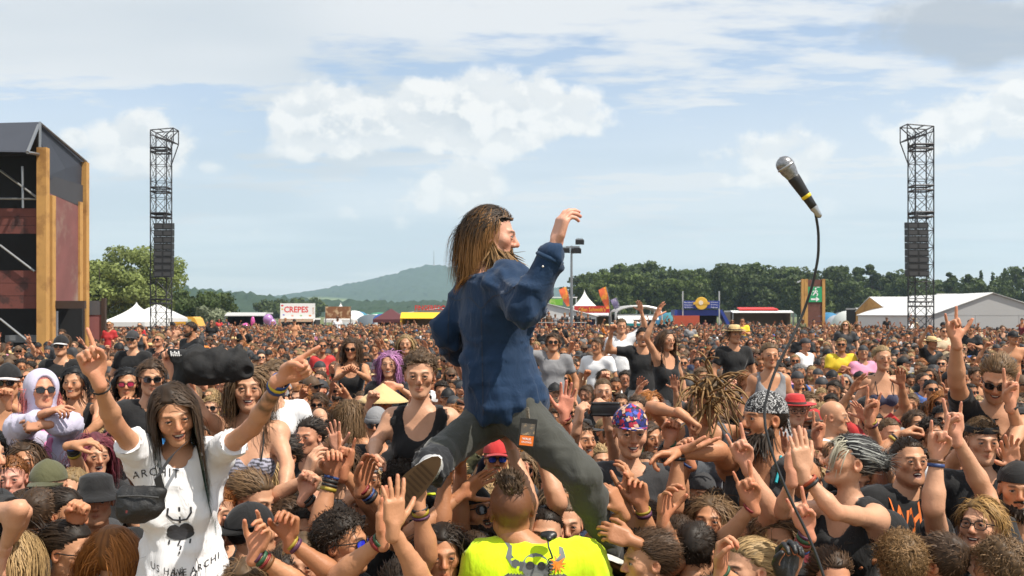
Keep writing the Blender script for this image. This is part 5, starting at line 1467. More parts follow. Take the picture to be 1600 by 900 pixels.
def body_mb(J, head, vox=.016, hands=True, hvox=.0052, legs=True, nails=None, paint=None):
    """skin of a whole person as one mesh; returned in world space"""
    s = J['s']
    HM = J['HM']
    ntop = (HM @ A(0, .03, -.10, 1))[:3]
    nk = cone(J['N'] - J['U'] * .02 * s, ntop, .066 * s if J['sex'] == 'm' else .050 * s, .056 * s if J['sex'] == 'm' else .043 * s, .035 * s)
    bust = [p for p in torso_prims(J) + arm_prims(J)] + [nk]
    lower = (leg_prims(J) if legs else [])
    V, F = sdf(bust + [cut(-J['U'], J['P'] - J['U'] * .06 * s)], vox)
    if lower:        # legs join the trunk inside the trousers
        V2, F2 = sdf([torso_prims(J)[2]] + lower, .048)
        F = np.concatenate([F, F2 + len(V)]); V = np.concatenate([V, V2])
    T = np.zeros((len(V), 7), np.float32); T[:, :3] = 1
    for sd in '+-':      # elbows, knuckles a little redder
        m = near(V, J['E' + sd], (.07, .07, .07)); T[:, 1] *= 1 - .12 * m; T[:, 2] *= 1 - .14 * m
    if paint: paint(V, T)
    b = MB().add(V, F, tint=T)
    if head is not None: b.merge(head, HM)
    if hands:
        for sd in '+-': b.merge(hand_mb(J['pose' + sd], hvox, nails), J['HandM' + sd])
    return b


def cloth(V, F, amp=.004, f=26., seed=0):
    N = vnormals(V, F); r = np.random.default_rng(seed + 77); cr = np.zeros(len(V)); w0 = wob(V, 9., 1.2, seed + 5)
    for i in range(4):
        d = r.normal(size=3) * A(1, 1, .55 if i < 3 else 2.); d /= np.linalg.norm(d)
        cr += (1 - np.abs(np.sin(V @ d * f * (.55 + .25 * i) + w0 + r.uniform(0, 6)))) ** 3
    d = (cr - .9) * amp * 1.1 + wob(V * A(1.5, 1.5, .8), f, amp, seed) * .6 + wob(V * A(1, 1, .6), f * 2.2, amp * .45, seed + 1)
    return V + N * np.maximum(d, -.0035 - .15 * np.abs(d))[:, None]


def shirt_mb(J, kind='tee', vox=.016, seed=0, length=.56, sleeve=.62, loose=.014, tint=(1, 1, 1, 0), amp=.0035, neckr=None):
    s = J['s']; U, X, F_, N = J['U'], J['X'], J['F'], J['N']
    P = torso_prims(J)
    if kind in ('tee', 'long', 'hoodie'):
        if kind == 'tee':
            P += arm_prims(J, sleeve)
        else:
            for sd in '+-':
                S, E, W = J['S' + sd], J['E' + sd], J['Wr' + sd]
                P += [ball(S, .060 * s, .03 * s), cone(S, E, .053 * s, .043 * s, .03 * s), cone(E, E + (W - E) * sleeve, .044 * s, .034 * s, .02 * s)]
        V = None
        P.append(cone(J['P'] - U * .02 * s, J['P'] + U * .12 * s, .14 * s, .13 * s, .06 * s))
        nr = neckr or .072
        P.append(cone(N + F_ * .012 * s, N + U * .2 * s + F_ * .03 * s, nr * s, nr * 1.1 * s, .012 * s, '-'))
        for sd in '+-':
            S, E = J['S' + sd], J['E' + sd]
            if kind == 'tee': P.append(cut(E - S, S + (E - S) * sleeve)) if False else None
        P = [p for p in P if p is not None]
    else:   # tank / vest
        nr = neckr or .086
        P.append(ell(N + F_ * .055 * s - U * .02 * s, A(nr * .95, .16, .135) * s, np.stack([X, F_, U], 1), .02 * s, '-'))
        for sd, sg in (('+', 1), ('-', -1)):
            S = J['S' + sd]
            P.append(cone(S + X * sg * .062 * s - U * .05 * s, S + X * sg * .072 * s + U * .2 * s, .078 * s, .086 * s, .02 * s, '-'))
    P.append(cut(-U, N - U * length * s))
    V, F = sdf(P, vox, loose * s)
    if kind == 'tee':   # open the sleeve ends square
        for sd in '+-':
            S, E = J['S' + sd], J['E' + sd]; d = nrm(E - S); L = np.linalg.norm(E - S)
            t = (V - S) @ d; rad = np.linalg.norm(V - S - t[:, None] * d, axis=1)
            m = (t > L * sleeve) & (rad < .12 * s)
            V[m] -= ((t[m] - L * sleeve))[:, None] * d
    V = cloth(V, F, amp, 24., seed)
    return MB().add(V, F, tint=tint)


def pants_mb(J, vox=.03, seed=0, tint=(1, 1, 1, 0), loose=.006, part=1.0, amp=.004, top=.40, sides='+-'):
    s = J['s']; U = J['U']
    P = [p for p in torso_prims(J)[1:3]] + leg_prims(J, part, False, sides)
    P.append(cut(U, J['N'] - U * top * s))
    V, F = sdf(P, vox, loose * s)
    V = cloth(V, F, amp, 30., seed)
    return MB().add(V, F, tint=tint)


def band_mb(J, sd, t=.06, w=.012, r=.031, tint=(.02, .02, .02, 1), n=12):
    """bracelet round a wrist"""
    s = J['s']; W, E = J['Wr' + sd], J['E' + sd]; d = nrm(E - W)
    ref = A(0, 0, 1) if abs(d[2]) < .9 else A(1, 0, 0)
    a = nrm(np.cross(d, ref)); b = np.cross(d, a); c = W + d * t * s
    rr = r * s * (1 + t * 1.6)
    prof = [(-w / 2, .0), (-w / 2, .004), (w / 2, .004), (w / 2, .0)]
    V = [c + d * z * s + (a * math.cos(2 * math.pi * j / n) + b * math.sin(2 * math.pi * j / n)) * (rr + e * s) for z, e in prof for j in range(n)]
    F = [(i * n + j, i * n + (j + 1) % n, (i + 1) * n + (j + 1) % n, (i + 1) * n + j) for i in range(3) for j in range(n)]
    return MB().add(V, F, tint=tint)


def local(mb, base):
    M = np.eye(4); M[:3, 3] = -np.asarray(base); return MB().merge(mb, M)


SKINS = [(.49, .235, .125), (.53, .27, .155), (.44, .20, .10), (.56, .30, .185), (.38, .165, .08), (.52, .245, .145), (.47, .22, .115)]
HAIRS = {'dark': (.030, .019, .012), 'brown': (.085, .048, .026), 'light': (.19, .115, .058), 'blond': (.42, .28, .13), 'ginger': (.30, .115, .035), 'black': (.012, .011, .012),
         'grey': (.30, .29, .28), 'red': (.22, .03, .045), 'pink': (.62, .25, .38), 'copper': (.40, .15, .035)}
SH = {'black': (.012, .012, .013), 'charcoal': (.04, .04, .043), 'white': (.72, .72, .73), 'grey': (.22, .22, .23), 'navy': (.02, .03, .07), 'maroon': (.16, .02, .03), 'olive': (.09, .09, .045),
      'red': (.45, .03, .03), 'blue': (.05, .13, .40), 'green': (.06, .22, .09), 'yellow': (.70, .50, .03), 'orange': (.65, .20, .03), 'beige': (.45, .36, .24), 'brown': (.10, .06, .035), 'straw': (.58, .42, .20), 'pink': (.70, .28, .42)}
# ------------------------------------------------------------------ people built one by one
PEOPLE = []          # (x, y, label phrase) of everyone placed so far
HEADS = {}


def w3(v):
    """(column, row, metres) -> place"""
    return pt(*v)


def head_for(sex, mouth, **k):
    key = (sex, mouth, tuple(sorted(k.items(), key=str)))
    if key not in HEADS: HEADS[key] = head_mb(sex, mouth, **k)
    return HEADS[key]


def place_hm(mb, J, name, m, parent, base, color=None):
    return local(MB().merge(mb, J['HM']), base).build(name, m, parent, True, color=color)


BAND_COL = [(.02, .02, .02), (.22, .025, .025), (.34, .25, .03), (.03, .06, .18), (.03, .09, .045), (.03, .03, .03), (.16, .07, .025), (.09, .03, .07)]


def person(label, head, yaw=0, s=1.0, sex='m', skin=0, hair=('short', 'brown'), shirt=('tee', 'black'), pants='charcoal', legs='stand', arms=None, mouth='closed', hat=None, shades=None,
           beard=None, hyaw=0, hpitch=0, hroll=0, lean=(0, 0), vox=.023, hv=.0052, headk=None, bands=None, nails=None, group='festival crowd near the stage', tip=None, up=None, extra=None, hseed=None,
           dens=None, paint=None, shortpants=None, twist=0, hairk=None, grav=None, thick=1.0, shirtk=None, neck=1.0, cast=None, noff=(0, 0, 0)):
    H = (A((head[0] - 800) * head[2] / FPX, head[2], 1.62 * s) if head[1] is None else w3(head))
    if arms:
        arms = {k: dict(v) for k, v in arms.items()}
        for v in arms.values():
            for q in ('w', 'e'):
                if q in v: v[q] = w3(v[q])
    if isinstance(legs, dict): legs = {k: [w3(q) for q in v] for k, v in legs.items()}
    if head[2] > 7: hv = .0070
    if dens is None: dens = 1.4 if head[2] < 5.6 else .55
    J = skeleton(H, yaw, s, sex, lean, arms, legs, hyaw, hpitch, hroll, twist, neck, noff=noff)
    if cast: cast(J)
    base = A(J['P'][0], J['P'][1], 0)
    o = thing('person', label, 'person', tuple(base), group)
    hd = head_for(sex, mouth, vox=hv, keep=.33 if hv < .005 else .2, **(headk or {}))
    sk = SKINS[skin] if isinstance(skin, int) else skin
    local(body_mb(J, hd, vox, nails=nails, paint=paint), base).build('body', SKIN, o, True, color=sk)
    if hair and hair[0] != 'none':
        seed = hseed if hseed is not None else len(PEOPLE)
        st_ = hair[0]
        hm = hair_mb(st_, seed, dens, tip, grav if grav is not None else tuple(np.linalg.inv(J['HM'][:3, :3] / s) @ A(0, 0, -1))) if st_ in ('long', 'wavy', 'bob', 'underlong') else hair_mb(st_, seed, dens)
        hc = HAIRS[hair[1]] if isinstance(hair[1], str) else hair[1]
        place_hm(hm, J, 'hair', HAIR, o, base, hc)
    if beard:
        place_hm(beard_mb(beard[0], len(PEOPLE)), J, 'beard', HAIR, o, base, HAIRS[beard[1]] if isinstance(beard[1], str) else beard[1])
    if shirt:
        c = SH[shirt[1]] if isinstance(shirt[1], str) else shirt[1]
        kw = dict(shirtk or {})
        so = local(shirt_mb(J, shirt[0], max(vox, .016) if vox > .015 and vox < .02 else vox * 1.15 if vox >= .02 else vox, len(PEOPLE), **kw), base).build({'tee': 't_shirt', 'tank': 'tank_top', 'long': 'long_sleeved_shirt', 'hoodie': 'hoodie'}[shirt[0]], CLOTH, o, True, color=c)
    else: so = None
    if pants:
        c = SH[pants] if isinstance(pants, str) else pants
        local(pants_mb(J, .014 if isinstance(legs, dict) else .042, len(PEOPLE), part=shortpants or 1.0, loose=.013 if isinstance(legs, dict) else .008), base).build('shorts' if shortpants else 'trousers', CLOTH, o, True, color=c)
    if hat:
        hk = {} if len(hat) < 3 else {'tint2': hat[2]}
        place_hm(hat_mb(hat[0], **hk), J, {'cap': 'cap', 'capback': 'cap', 'snapback': 'cap', 'bucket': 'bucket_hat', 'brim': 'brimmed_hat', 'cone': 'conical_hat', 'beanie': 'beanie', 'bandana': 'bandana', 'headband': 'headband', 'hood': 'hood'}[hat[0]],
                 CLOTH, o, base, SH[hat[1]] if isinstance(hat[1], str) else hat[1])
    if shades:
        fr, ln = shades_mb(lens=shades if isinstance(shades, tuple) else (.008, .008, .009, 1), thin=shades == 'specs', frame=(.012, .012, .012, 1))
        if shades == 'specs':
            fo = place_hm(fr, J, 'spectacles', PLAIN, o, base)
        else:
            fo = place_hm(fr, J, 'sunglasses', PLAIN, o, base); lo = place_hm(ln, J, 'lens', GLOSS, None, base); lo.parent = fo
    for i, (sd, n) in enumerate((bands or {}).items()):
        for j in range(n):
            c = BAND_COL[(len(PEOPLE) * 3 + j * 5 + i) % len(BAND_COL)]
            local(band_mb(J, sd, .012 + .017 * j, .011 + .004 * (j % 2), .029, (*c, 1)), base).build('bracelet', PLAIN, o, True)
    PEOPLE.append((base[0], base[1], label))
    if extra: extra(J, o, base, so)
    return o, J, base


def project_print(mb, so, base, v2, f, org, right, up, direction, off=.003, tint=(1, 1, 1, 1)):
    """lays flat artwork (v2 in metres) onto a garment by casting along `direction`"""
    me = so.data; n = len(me.vertices); co = np.zeros(n * 3, np.float32); me.vertices.foreach_get('co', co); co = co.reshape(-1, 3)
    bvh = BVHTree.FromPolygons([Vector(c) for c in co], [tuple(p.vertices) for p in me.polygons])
    P = np.asarray(org, float) - base + v2[:, :1] * nrm(right) + v2[:, 1:] * nrm(up)
    d = Vector(nrm(direction)); out = []; hit = []
    for p in P:
        loc, nn, i, dist = bvh.ray_cast(Vector(p) - d * .6, d)
        out.append(np.array(loc - d * off) if loc is not None else p); hit.append(loc is not None)
    f = np.asarray(f); f = f[np.array(hit)[f].all(1)]
    return mb.add(np.array(out), f, tint=tint)


def grid_text(txt, h, w=None, sub=3, **k):
    v, f = text_mesh(txt, 1.0, **k)
    v -= (v.max(0) + v.min(0)) / 2; hh = np.ptp(v[:, 1]); ww = np.ptp(v[:, 0]); v[:, 1] *= h / hh; v[:, 0] *= (w / ww if w else h / hh)
    return v, f


def disc(cx, cy, r, n=14, ry=None): 
    v = [(cx, cy)] + [(cx + r * math.cos(2 * math.pi * i / n), cy + (ry or r) * math.sin(2 * math.pi * i / n)) for i in range(n)]
    return np.array(v, float), np.array([(0, 1 + i, 1 + (i + 1) % n) for i in range(n)])


def stroke(pts, w):
    p = np.array(pts, float); t = np.gradient(p, axis=0); t /= np.linalg.norm(t, axis=1, keepdims=True) + 1e-9; n = np.stack([-t[:, 1], t[:, 0]], 1)
    ww = (np.full(len(p), w) if np.isscalar(w) else np.asarray(w))[:, None]
    V = np.concatenate([p + n * ww / 2, p - n * ww / 2]); m = len(p)
    F = []
    for i in range(m - 1): F += [(i, m + i, m + i + 1), (i, m + i + 1, i + 1)]
    return V, np.array(F)


# ---- the singer standing over the crowd
def singer():
    def cast(J):
        pass
    U = nrm(A(-.15, .05, 1))
    def extra(J, o, base, so):
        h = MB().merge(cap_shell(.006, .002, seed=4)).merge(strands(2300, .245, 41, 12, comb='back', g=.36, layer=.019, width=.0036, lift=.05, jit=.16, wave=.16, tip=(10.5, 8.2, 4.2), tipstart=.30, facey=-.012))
        h.merge(strands(160, .24, 44, 12, comb='back', g=.36, layer=.018, width=.0034, lift=.05, jit=.3, wave=.25, tip=(11, 8.8, 4.6), tipstart=.3, region=lambda X: (X[:, 1] < .03), facey=-.038))
        place_hm(h, J, 'hair', HAIR, o, base, (.034, .021, .013))
        b = beard_mb('long', 3, 1300); place_hm(b, J, 'beard', HAIR, o, base, (.20, .115, .048))
        so.data.materials[0] = DENIM
        sm = MB()
        for pts in ([(-.20, .02), (-.12, -.035), (-.05, -.02), (.0, -.075), (.05, -.02), (.11, -.01), (.16, .03)], [(.0, -.075), (.006, -.3), (.01, -.52)], [(-.15, -.04), (-.155, -.3), (-.13, -.52)]): v, f = stroke([(np.interp(t, np.arange(len(pts)), [q[0] for q in pts]), np.interp(t, np.arange(len(pts)), [q[1] for q in pts])) for t in np.linspace(0, len(pts) - 1, 26)], .006); project_print(sm, so, base, v, f, w3((750, 455, 4.2)), A(1, 0, 0), A(0, 0, 1), A(0, 1, 0), .002, (.006, .018, .045, 1))
        sm.build('seam', PAINT, o)
        # collar, yoke seam, placket snaps on the cuff
        c = MB(); N = J['N']; s = J['s']
        ring = [N + J['U'] * .012 + (J['X'] * math.cos(a) * .088 + J['F'] * (math.sin(a) * .092 + .012)) for a in np.linspace(0, 2 * math.pi, 17)]
        c.tube(ring, .017, 6, False); local(c, base).build('collar', CLOTH, o, True, color=(.010, .034, .08))
        sn = MB(); W, E = J['Wr-'], J['E-']; dd = nrm(E - W)
        for i in range(3):
            p = W + dd * (.045 + .03 * i) + A(.012 - .01 * i, -.050 - .002 * i, .012); V, F = sdf([ball(p, .0045)], .002); sn.add(V, F, tint=(.75, .73, .70, 1))
        local(sn, base).build('snap_button', PLAIN, o, True)
        cf = MB(); cp = [W + dd * .055 + (nrm(np.cross(dd, A(0, 0, 1))) * math.cos(a) + nrm(np.cross(dd, np.cross(dd, A(0, 0, 1)))) * math.sin(a)) * .050 for a in np.linspace(0, 2 * math.pi, 13)]
        cf.tube(cp, .012, 5, False); local(cf, base).build('cuff', CLOTH, o, True, color=(.010, .034, .08))
        for sd in '+-':
            An, To = J['An' + sd], J['To' + sd]; d = nrm(To - An); upv = nrm(nrm(J['K' + sd] - An) - d * (nrm(J['K' + sd] - An) @ d)); sdv = np.cross(d, upv)
            M = np.stack([sdv, d, upv], 1)
            V, F = sdf([ell(An + d * .055, A(.046, .125, .050), M, .02), ell(An + d * .12 - upv * .012, A(.048, .075, .036), M, .03), cone(An - d * .02, An + upv * .06, .048, .046, .02), cut(-upv, An - upv * .045)], .009)
            sh = local(MB().add(V, F), base).build('sneaker', CLOTH, o, True, color=(.34, .34, .35) if sd == '+' else (.05, .05, .05))
            so_ = MB(); n = 18; prof = []
            for z, k in ((-.040, 1.02), (-.064, 1.04)): prof.append([An + d * (.055 + .150 * math.sin(a) * k) + sdv * (.050 + .006 * math.sin(a)) * math.cos(a) * k + upv * z for a in np.linspace(0, 2 * math.pi, n, endpoint=False)])
            Vv = np.concatenate([np.array(prof[0]), np.array(prof[1])]); so_.add(Vv, [(i, (i + 1) % n, n + (i + 1) % n, n + i) for i in range(n)], tint=(.75, .74, .70, 1))
            cen = np.array(prof[1]).mean(0) ; Vb = np.concatenate([np.array(prof[1]) , [cen]]); so_.add(Vb, [((i + 1) % n, i, n) for i in range(n)], tint=(.27, .17, .09, 1)); so_.add(Vb, [(i, (i + 1) % n, n) for i in range(n)], tint=(.27, .17, .09, 1))
            sol = local(so_, base).build('sole', PLAIN, None, False); sol.parent = sh
            tr = MB()
            for q in range(-3, 7): tr.add(*[np.array([cen + d * (q * .022 - .02 + a_) + sdv * b_ - upv * .004 for a_, b_ in ((0, -.036), (.010, -.036), (.010, .036), (0, .036))]), np.array([(0, 1, 2, 3), (3, 2, 1, 0)])], tint=(.16, .10, .055, 1))
            if sd == '+': tr_ = local(tr, base).build('tread', PLAIN, None, False); tr_.parent = sh
        # rolled dark cuff on the raised leg
        V, F = sdf([cone(J['An+'] + (J['K+'] - J['An+']) * .10, J['An+'] + (J['K+'] - J['An+']) * .42, .070, .078, .02)], .012); V = cloth(V, F, .008, 40., 5)
        local(MB().add(V, F), base).build('trouser_cuff', CLOTH, o, True, color=(.012, .013, .016))
        # belt loop chain and crew pass
        p0 = w3((824, 640, 4.05)); p1 = w3((826, 660, 4.0)); ch = MB()
        for i in range(9): q = p0 + (p1 - p0) * i / 8; ch.tube([q + A(.006 * math.cos(a), -.004 * (i % 2), .008 * math.sin(a)) for a in np.linspace(0, 6.28, 9)], .0022, 4, False, tint=(.10, .08, .06, 1))
        local(ch, base).build('key_chain', mat('chain_metal', (.2, .17, .13), .35, .8), o, True)
    o, J, base = person('long-haired singer in blue denim shirt and grey jeans standing above the crowd, arm outstretched', (769, 371, 4.5), yaw=118, s=1.06, hyaw=-30, hpitch=-4, lean=(-.10, .10), vox=.014, hv=.0046, skin=(.60, .31, .215),
        hair=None, beard=None, shirt=('long', (.009, .030, .075)), shirtk=dict(sleeve=.86, length=.585, loose=.021, amp=.0105, neckr=.078), pants=(.052, .053, .046), mouth='closed', headk=dict(nose=1.12, stubble=.3, brow=(.07, .04, .02)),
        arms={'-': dict(w=(868, 384, 4.02), e=(822, 486, 4.04), hand='relaxed', palm=(.80, .40, -.25), fing=(.26, .05, .96)), '+': dict(w=(712, 556, 4.75), e=(697, 512, 4.62), hand='grip')},
        legs={'-': [(908, 744, 4.18), (952, 858, 4.30), (992, 884, 4.50)], '+': [(694, 706, 4.28), (668, 734, 4.02), (625, 778, 4.06)]}, group='performer', extra=extra)
    # laminated pass hanging from the belt, its own thing
    ps = thing('backstage_pass', 'orange and black laminated pass hanging from the jeans of the singer', 'pass', tuple(w3((824, 676, 3.98))), None)
    MB().box((-.034, 0, -.055), (.034, .006, .055)).build('pouch', mat('pass_black', (.02, .02, .022), .3), ps)
    MB().box((-.027, -.003, -.050), (.027, -.001, -.012)).build('orange_panel', mat('pass_orange', (.75, .17, .02), .4), ps)
    MB().box((-.027, -.003, -.010), (.027, -.001, .035)).build('picture_panel', mat('pass_picture', (.10, .09, .08), .4, col2=(.5, .35, .2), c2scale=30.), ps)
    lt = MB(); text_on(lt, 'WALK', (0, -.003, -.024), (1, 0, 0), (0, 0, 1), .009, .036, tint=(.8, .8, .8, 1), off=.001, bold=.02); text_on(lt, 'ON STAGE', (0, -.003, -.037), (1, 0, 0), (0, 0, 1), .007, .040, tint=(.8, .8, .8, 1), off=.001, bold=.02); lt.build('lettering', PAINT, ps)
    ps.rotation_euler = (0, R(7), R(8))
singer()


# ---- the steward in the neon shirt
def steward():
    def extra(J, o, base, so):
        mb = MB(); org = w3((838, 893, 3.9)); rt_, u_, dr = A(1, 0, 0), A(0, 0, 1), A(0, 1, 0)
        art = []
        art.append((*disc(0, 0, .055, 16, .050), (.16, .17, .17, 1))); art.append((*disc(-.022, .006, .016), (.05, .05, .05, 1))); art.append((*disc(.022, .006, .016), (.05, .05, .05, 1)))
        art.append((*disc(0, -.05, .040, 12, .030), (.20, .21, .20, 1)))
        for s in (-1, 1):
            art.append((*stroke([(s * .050, .0), (s * .085, .012), (s * .105, .035), (s * .100, .065), (s * .125, .085)], [.035, .030, .024, .016, .004]), (.13, .14, .14, 1)))
            for k in range(7): art.append((*stroke([(s * (.03 + .012 * k), -.03), (s * (.06 + .022 * k), -.045 - .008 * k), (s * (.085 + .026 * k), -.03 - .012 * k)], [.014, .012, .003]), (.10 + .02 * (k % 3), .11 + .02 * (k % 3), .10, 1)))
        for k in range(10): a = k * .63; art.append((*stroke([(.085, .01), (.085 + .035 * math.cos(a), .01 + .035 * math.sin(a))], [.016, .002]), (.75, .22, .02, 1)))
        for i, (v, f, c) in enumerate(art): project_print(mb, so, base, v, f, org, rt_, u_, dr, .003 + .0006 * i / 4, c)
        mb.build('back_print', PAINT, o)['kind'] = 'stuff'
        # shoulder microphone and its curly lead
        cm = MB(); q0 = w3((858, 850, 3.93)); pts = []
        for i in range(150): a = i * .75; z = -i * .0016; pts.append(q0 + A(.008 * math.cos(a) + .004, .010 * math.sin(a) - .02 + z * .15, z - .05))
        cm.tube([q0 + A(-.004, .03, .018), q0 + A(-.002, -.005, -.01), q0 + A(.010, -.02, -.04), pts[0]], .004, 5); cm.tube(pts, .0028, 4)
        local(cm, base).build('curly_lead', mat('black_plastic', (.014, .014, .015), .4), o, True)
        V, F = sdf([cone(q0 + A(-.02, .05, .022), q0 + A(.018, .045, .024), .016, .016, .01), cone(q0 + A(0, .02, .015), q0 + A(0, .05, .02), .012)], .006); local(MB().add(V, F), base).build('shoulder_microphone', mat('black_plastic', (.014, .014, .015), .4), o, True)
        V, F = sdf([cone(J['N'] + J['U'] * .0, J['N'] + J['U'] * .02, .084, .078, .01)], .010)
    person('steward in neon yellow t-shirt with horned print on the back, seen from behind', (798, 797, 4.12), yaw=183, s=1.08, hyaw=8, hpitch=6, hroll=-5, vox=.016, skin=2, hair=('mohawk', (.10, .065, .04)), headk=dict(shave=(.20, .16, .13), eyes=True, wide=1.04),
        shirt=('tee', (.62, .86, .012)), shirtk=dict(loose=.034, amp=.006, neckr=.078), arms={'+': dict(rel=(.13, .12, -.48)), '-': dict(rel=(.13, .12, -.48))}, pants='black', mouth='closed', thick=1.2, group='stage staff', extra=extra, noff=(.092, 0, .028))
steward()


# ---- woman in white tee riding on shoulders, arms thrown wide
def white_tee():
    TEAL_T = (.5, 2.6, 3.6)
    def tattoo(V, T):
        a, b = w3((392, 640, 3.55)), w3((432, 600, 3.46)); ab = b - a; t = np.clip(((V - a) @ ab) / (ab @ ab), 0, 1); dd = np.linalg.norm(V - a - t[:, None] * ab, axis=1)
        m = (dd < .06) & (t > .02) & (t < .98); k = np.clip(.55 + wob(V, 160., .35, 3), 0, 1) * m
        T[:, :3] = T[:, :3] * (1 - .75 * k[:, None]) + A(.10, .16, .14) * .75 * k[:, None]
    def extra(J, o, base, so):
        rt_, u_, dr = J['X'], J['U'], -J['F']
        hb = strands(1000, .55, 77, 14, part=-.02, comb='side', g=.5, layer=.014, width=.0038, lift=.04, jit=.10, wave=.04, tip=TEAL_T, tipstart=.62, region=lambda X: X[:, 0] > -.03, grav=tuple(np.linalg.inv(J['HM'][:3, :3]) @ A(.12, -.05, -1)), shoulders=True)
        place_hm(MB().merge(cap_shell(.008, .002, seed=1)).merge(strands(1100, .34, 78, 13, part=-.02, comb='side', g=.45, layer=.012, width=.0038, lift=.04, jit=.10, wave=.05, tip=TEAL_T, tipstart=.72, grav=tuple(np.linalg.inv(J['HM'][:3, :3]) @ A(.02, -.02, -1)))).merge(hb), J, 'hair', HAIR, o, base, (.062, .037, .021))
        mb = MB(); ink = (.03, .03, .035, 1)
        org = J['C'] + u_ * .05
        v, f = grid_text('ARCHIT', .030, .17, spacing=1.25); v[:, 1] += v[:, 0] * 0 + .012 * np.cos(v[:, 0] * 22); project_print(mb, so, base, v + A(-.075, .090)[None], f, org, rt_, u_, dr, tint=ink)
        v, f = grid_text('US HAVE ARCHI', .024, .24, spacing=1.2); v[:, 1] -= .02 * np.cos(v[:, 0] * 16); project_print(mb, so, base, v + A(.02, -.245)[None], f, org, rt_, u_, dr, tint=ink)
        for v, f in (disc(.01, -.13, .05, 16, .022), disc(.03, -.118, .028), disc(-.014, -.118, .024)): project_print(mb, so, base, v, f, org, rt_, u_, dr, tint=ink)
        for pts, wd in (([(-.03, -.03), (-.034, -.055), (-.015, -.075), (.01, -.08), (.035, -.075), (.052, -.05), (.05, -.03)], .007), ([(.008, -.03), (.01, -.09)], .007), ([(.01, -.15), (.0, -.17), (.012, -.172), (.004, -.20)], .006), ([(-.03, -.15), (-.032, -.165)], .006), ([(.045, -.15), (.043, -.165)], .006)):
            v, f = stroke(pts, wd); project_print(mb, so, base, v, f, org, rt_, u_, dr, tint=ink)
        mb.build('chest_print', PAINT, o)['kind'] = 'stuff'
        cords(J, o, base)
    def cords(J, o, base):
        for i, (t, c) in enumerate(((.02, (.02, .06, .22, 1)), (.038, (.65, .5, .04, 1)), (.055, (.02, .05, .18, 1)))): local(band_mb(J, '+', t, .017, .030, c), base).build('bracelet', PLAIN, o, True)
        local(band_mb(J, '-', .045, .006, .031, (.02, .02, .02, 1)), base).build('bracelet', PLAIN, o, True)
    o, J, base = person('laughing person with long hair, printed white t-shirt, arms spread, riding on shoulders at left', (272, 648, 3.85), yaw=12, s=.95, sex='f', hyaw=14, hpitch=-15, hroll=9, lean=(.06, -.03), vox=.016, hv=.0046, skin=1, mouth='smile', hair=None,
        shirt=('tee', (.76, .76, .78)), shirtk=dict(loose=.022, length=.60, amp=.0065, sleeve=.58), pants='black', shortpants=.45, legs='sit', headk=dict(lips=.8, brow=(.06, .035, .02), squint=1.0),
        arms={'-': dict(w=(152, 592, 3.46), hand='point', palm=(.6, -.75, .1), fing=(-.30, -.2, 1), up=.8, pole=(-.5, .2, -.6)), '+': dict(w=(440, 592, 3.44), hand='point', palm=(-.2, -.8, -.45), fing=(.85, -.1, .50), up=.7, pole=(.4, .2, -.8))},
        paint=tattoo, extra=extra, group='people riding on shoulders')
    # bum bag worn across the chest
    bg = thing('bum_bag', 'black bum bag slung over the white t-shirt by its strap', 'bag', tuple(w3((222, 788, 3.60))), None)
    V, F = sdf([ell((0, 0, 0), (.080, .040, .060), None, .02), ell((-.03, -.005, -.012), (.060, .042, .052), None, .03), cone((-.06, 0, .045), (.07, 0, .045), .02, .018, .03)], .009); V = cloth(V, F, .003, 40., 2)
    MB().add(V, F).build('pouch', mat('black_nylon', (.013, .013, .014), .55, bump=.3, bscale=60), bg, True)
    MB().tube([(-.07, -.036, .034), (0, -.045, .038), (.07, -.034, .030)], .0035, 5).build('zip', mat('zip_grey', (.05, .05, .05), .4), bg, True)
    MB().box((-.04, -.0485, -.022), (.0, -.0465, -.012)).build('patch', mat('patch_red', (.16, .03, .03), .6), bg)
    p0 = A(*bg.location); st_ = MB(); P = [A(.07, 0, .03), w3((246, 745, 3.58)) - p0, w3((268, 712, 3.62)) - p0, w3((292, 690, 3.72)) - p0, w3((306, 680, 3.86)) - p0]
    Vs = []
    for q in P: Vs += [q + A(-.012, 0, -.009), q + A(.012, 0, .009)]
    Vs = np.array(Vs); Fs = np.array([(2 * i, 2 * i + 1, 2 * i + 3, 2 * i + 2) for i in range(len(P) - 1)]); st_.add(Vs, Fs).add(Vs + A(0, .004, 0), Fs[:, ::-1]); st_.build('strap', mat('strap_black', (.03, .03, .032), .7), bg)
white_tee()
person('black-haired person carrying the rider in the white t-shirt', (292, None, 3.92), yaw=150, s=1.0, sex='m', hair=('bob', 'black'), skin=0, dens=2.4, hpitch=-5, arms={'+': dict(rel=(.12, .28, .15), hand='grip'), '-': dict(rel=(.12, .28, .15), hand='grip')})


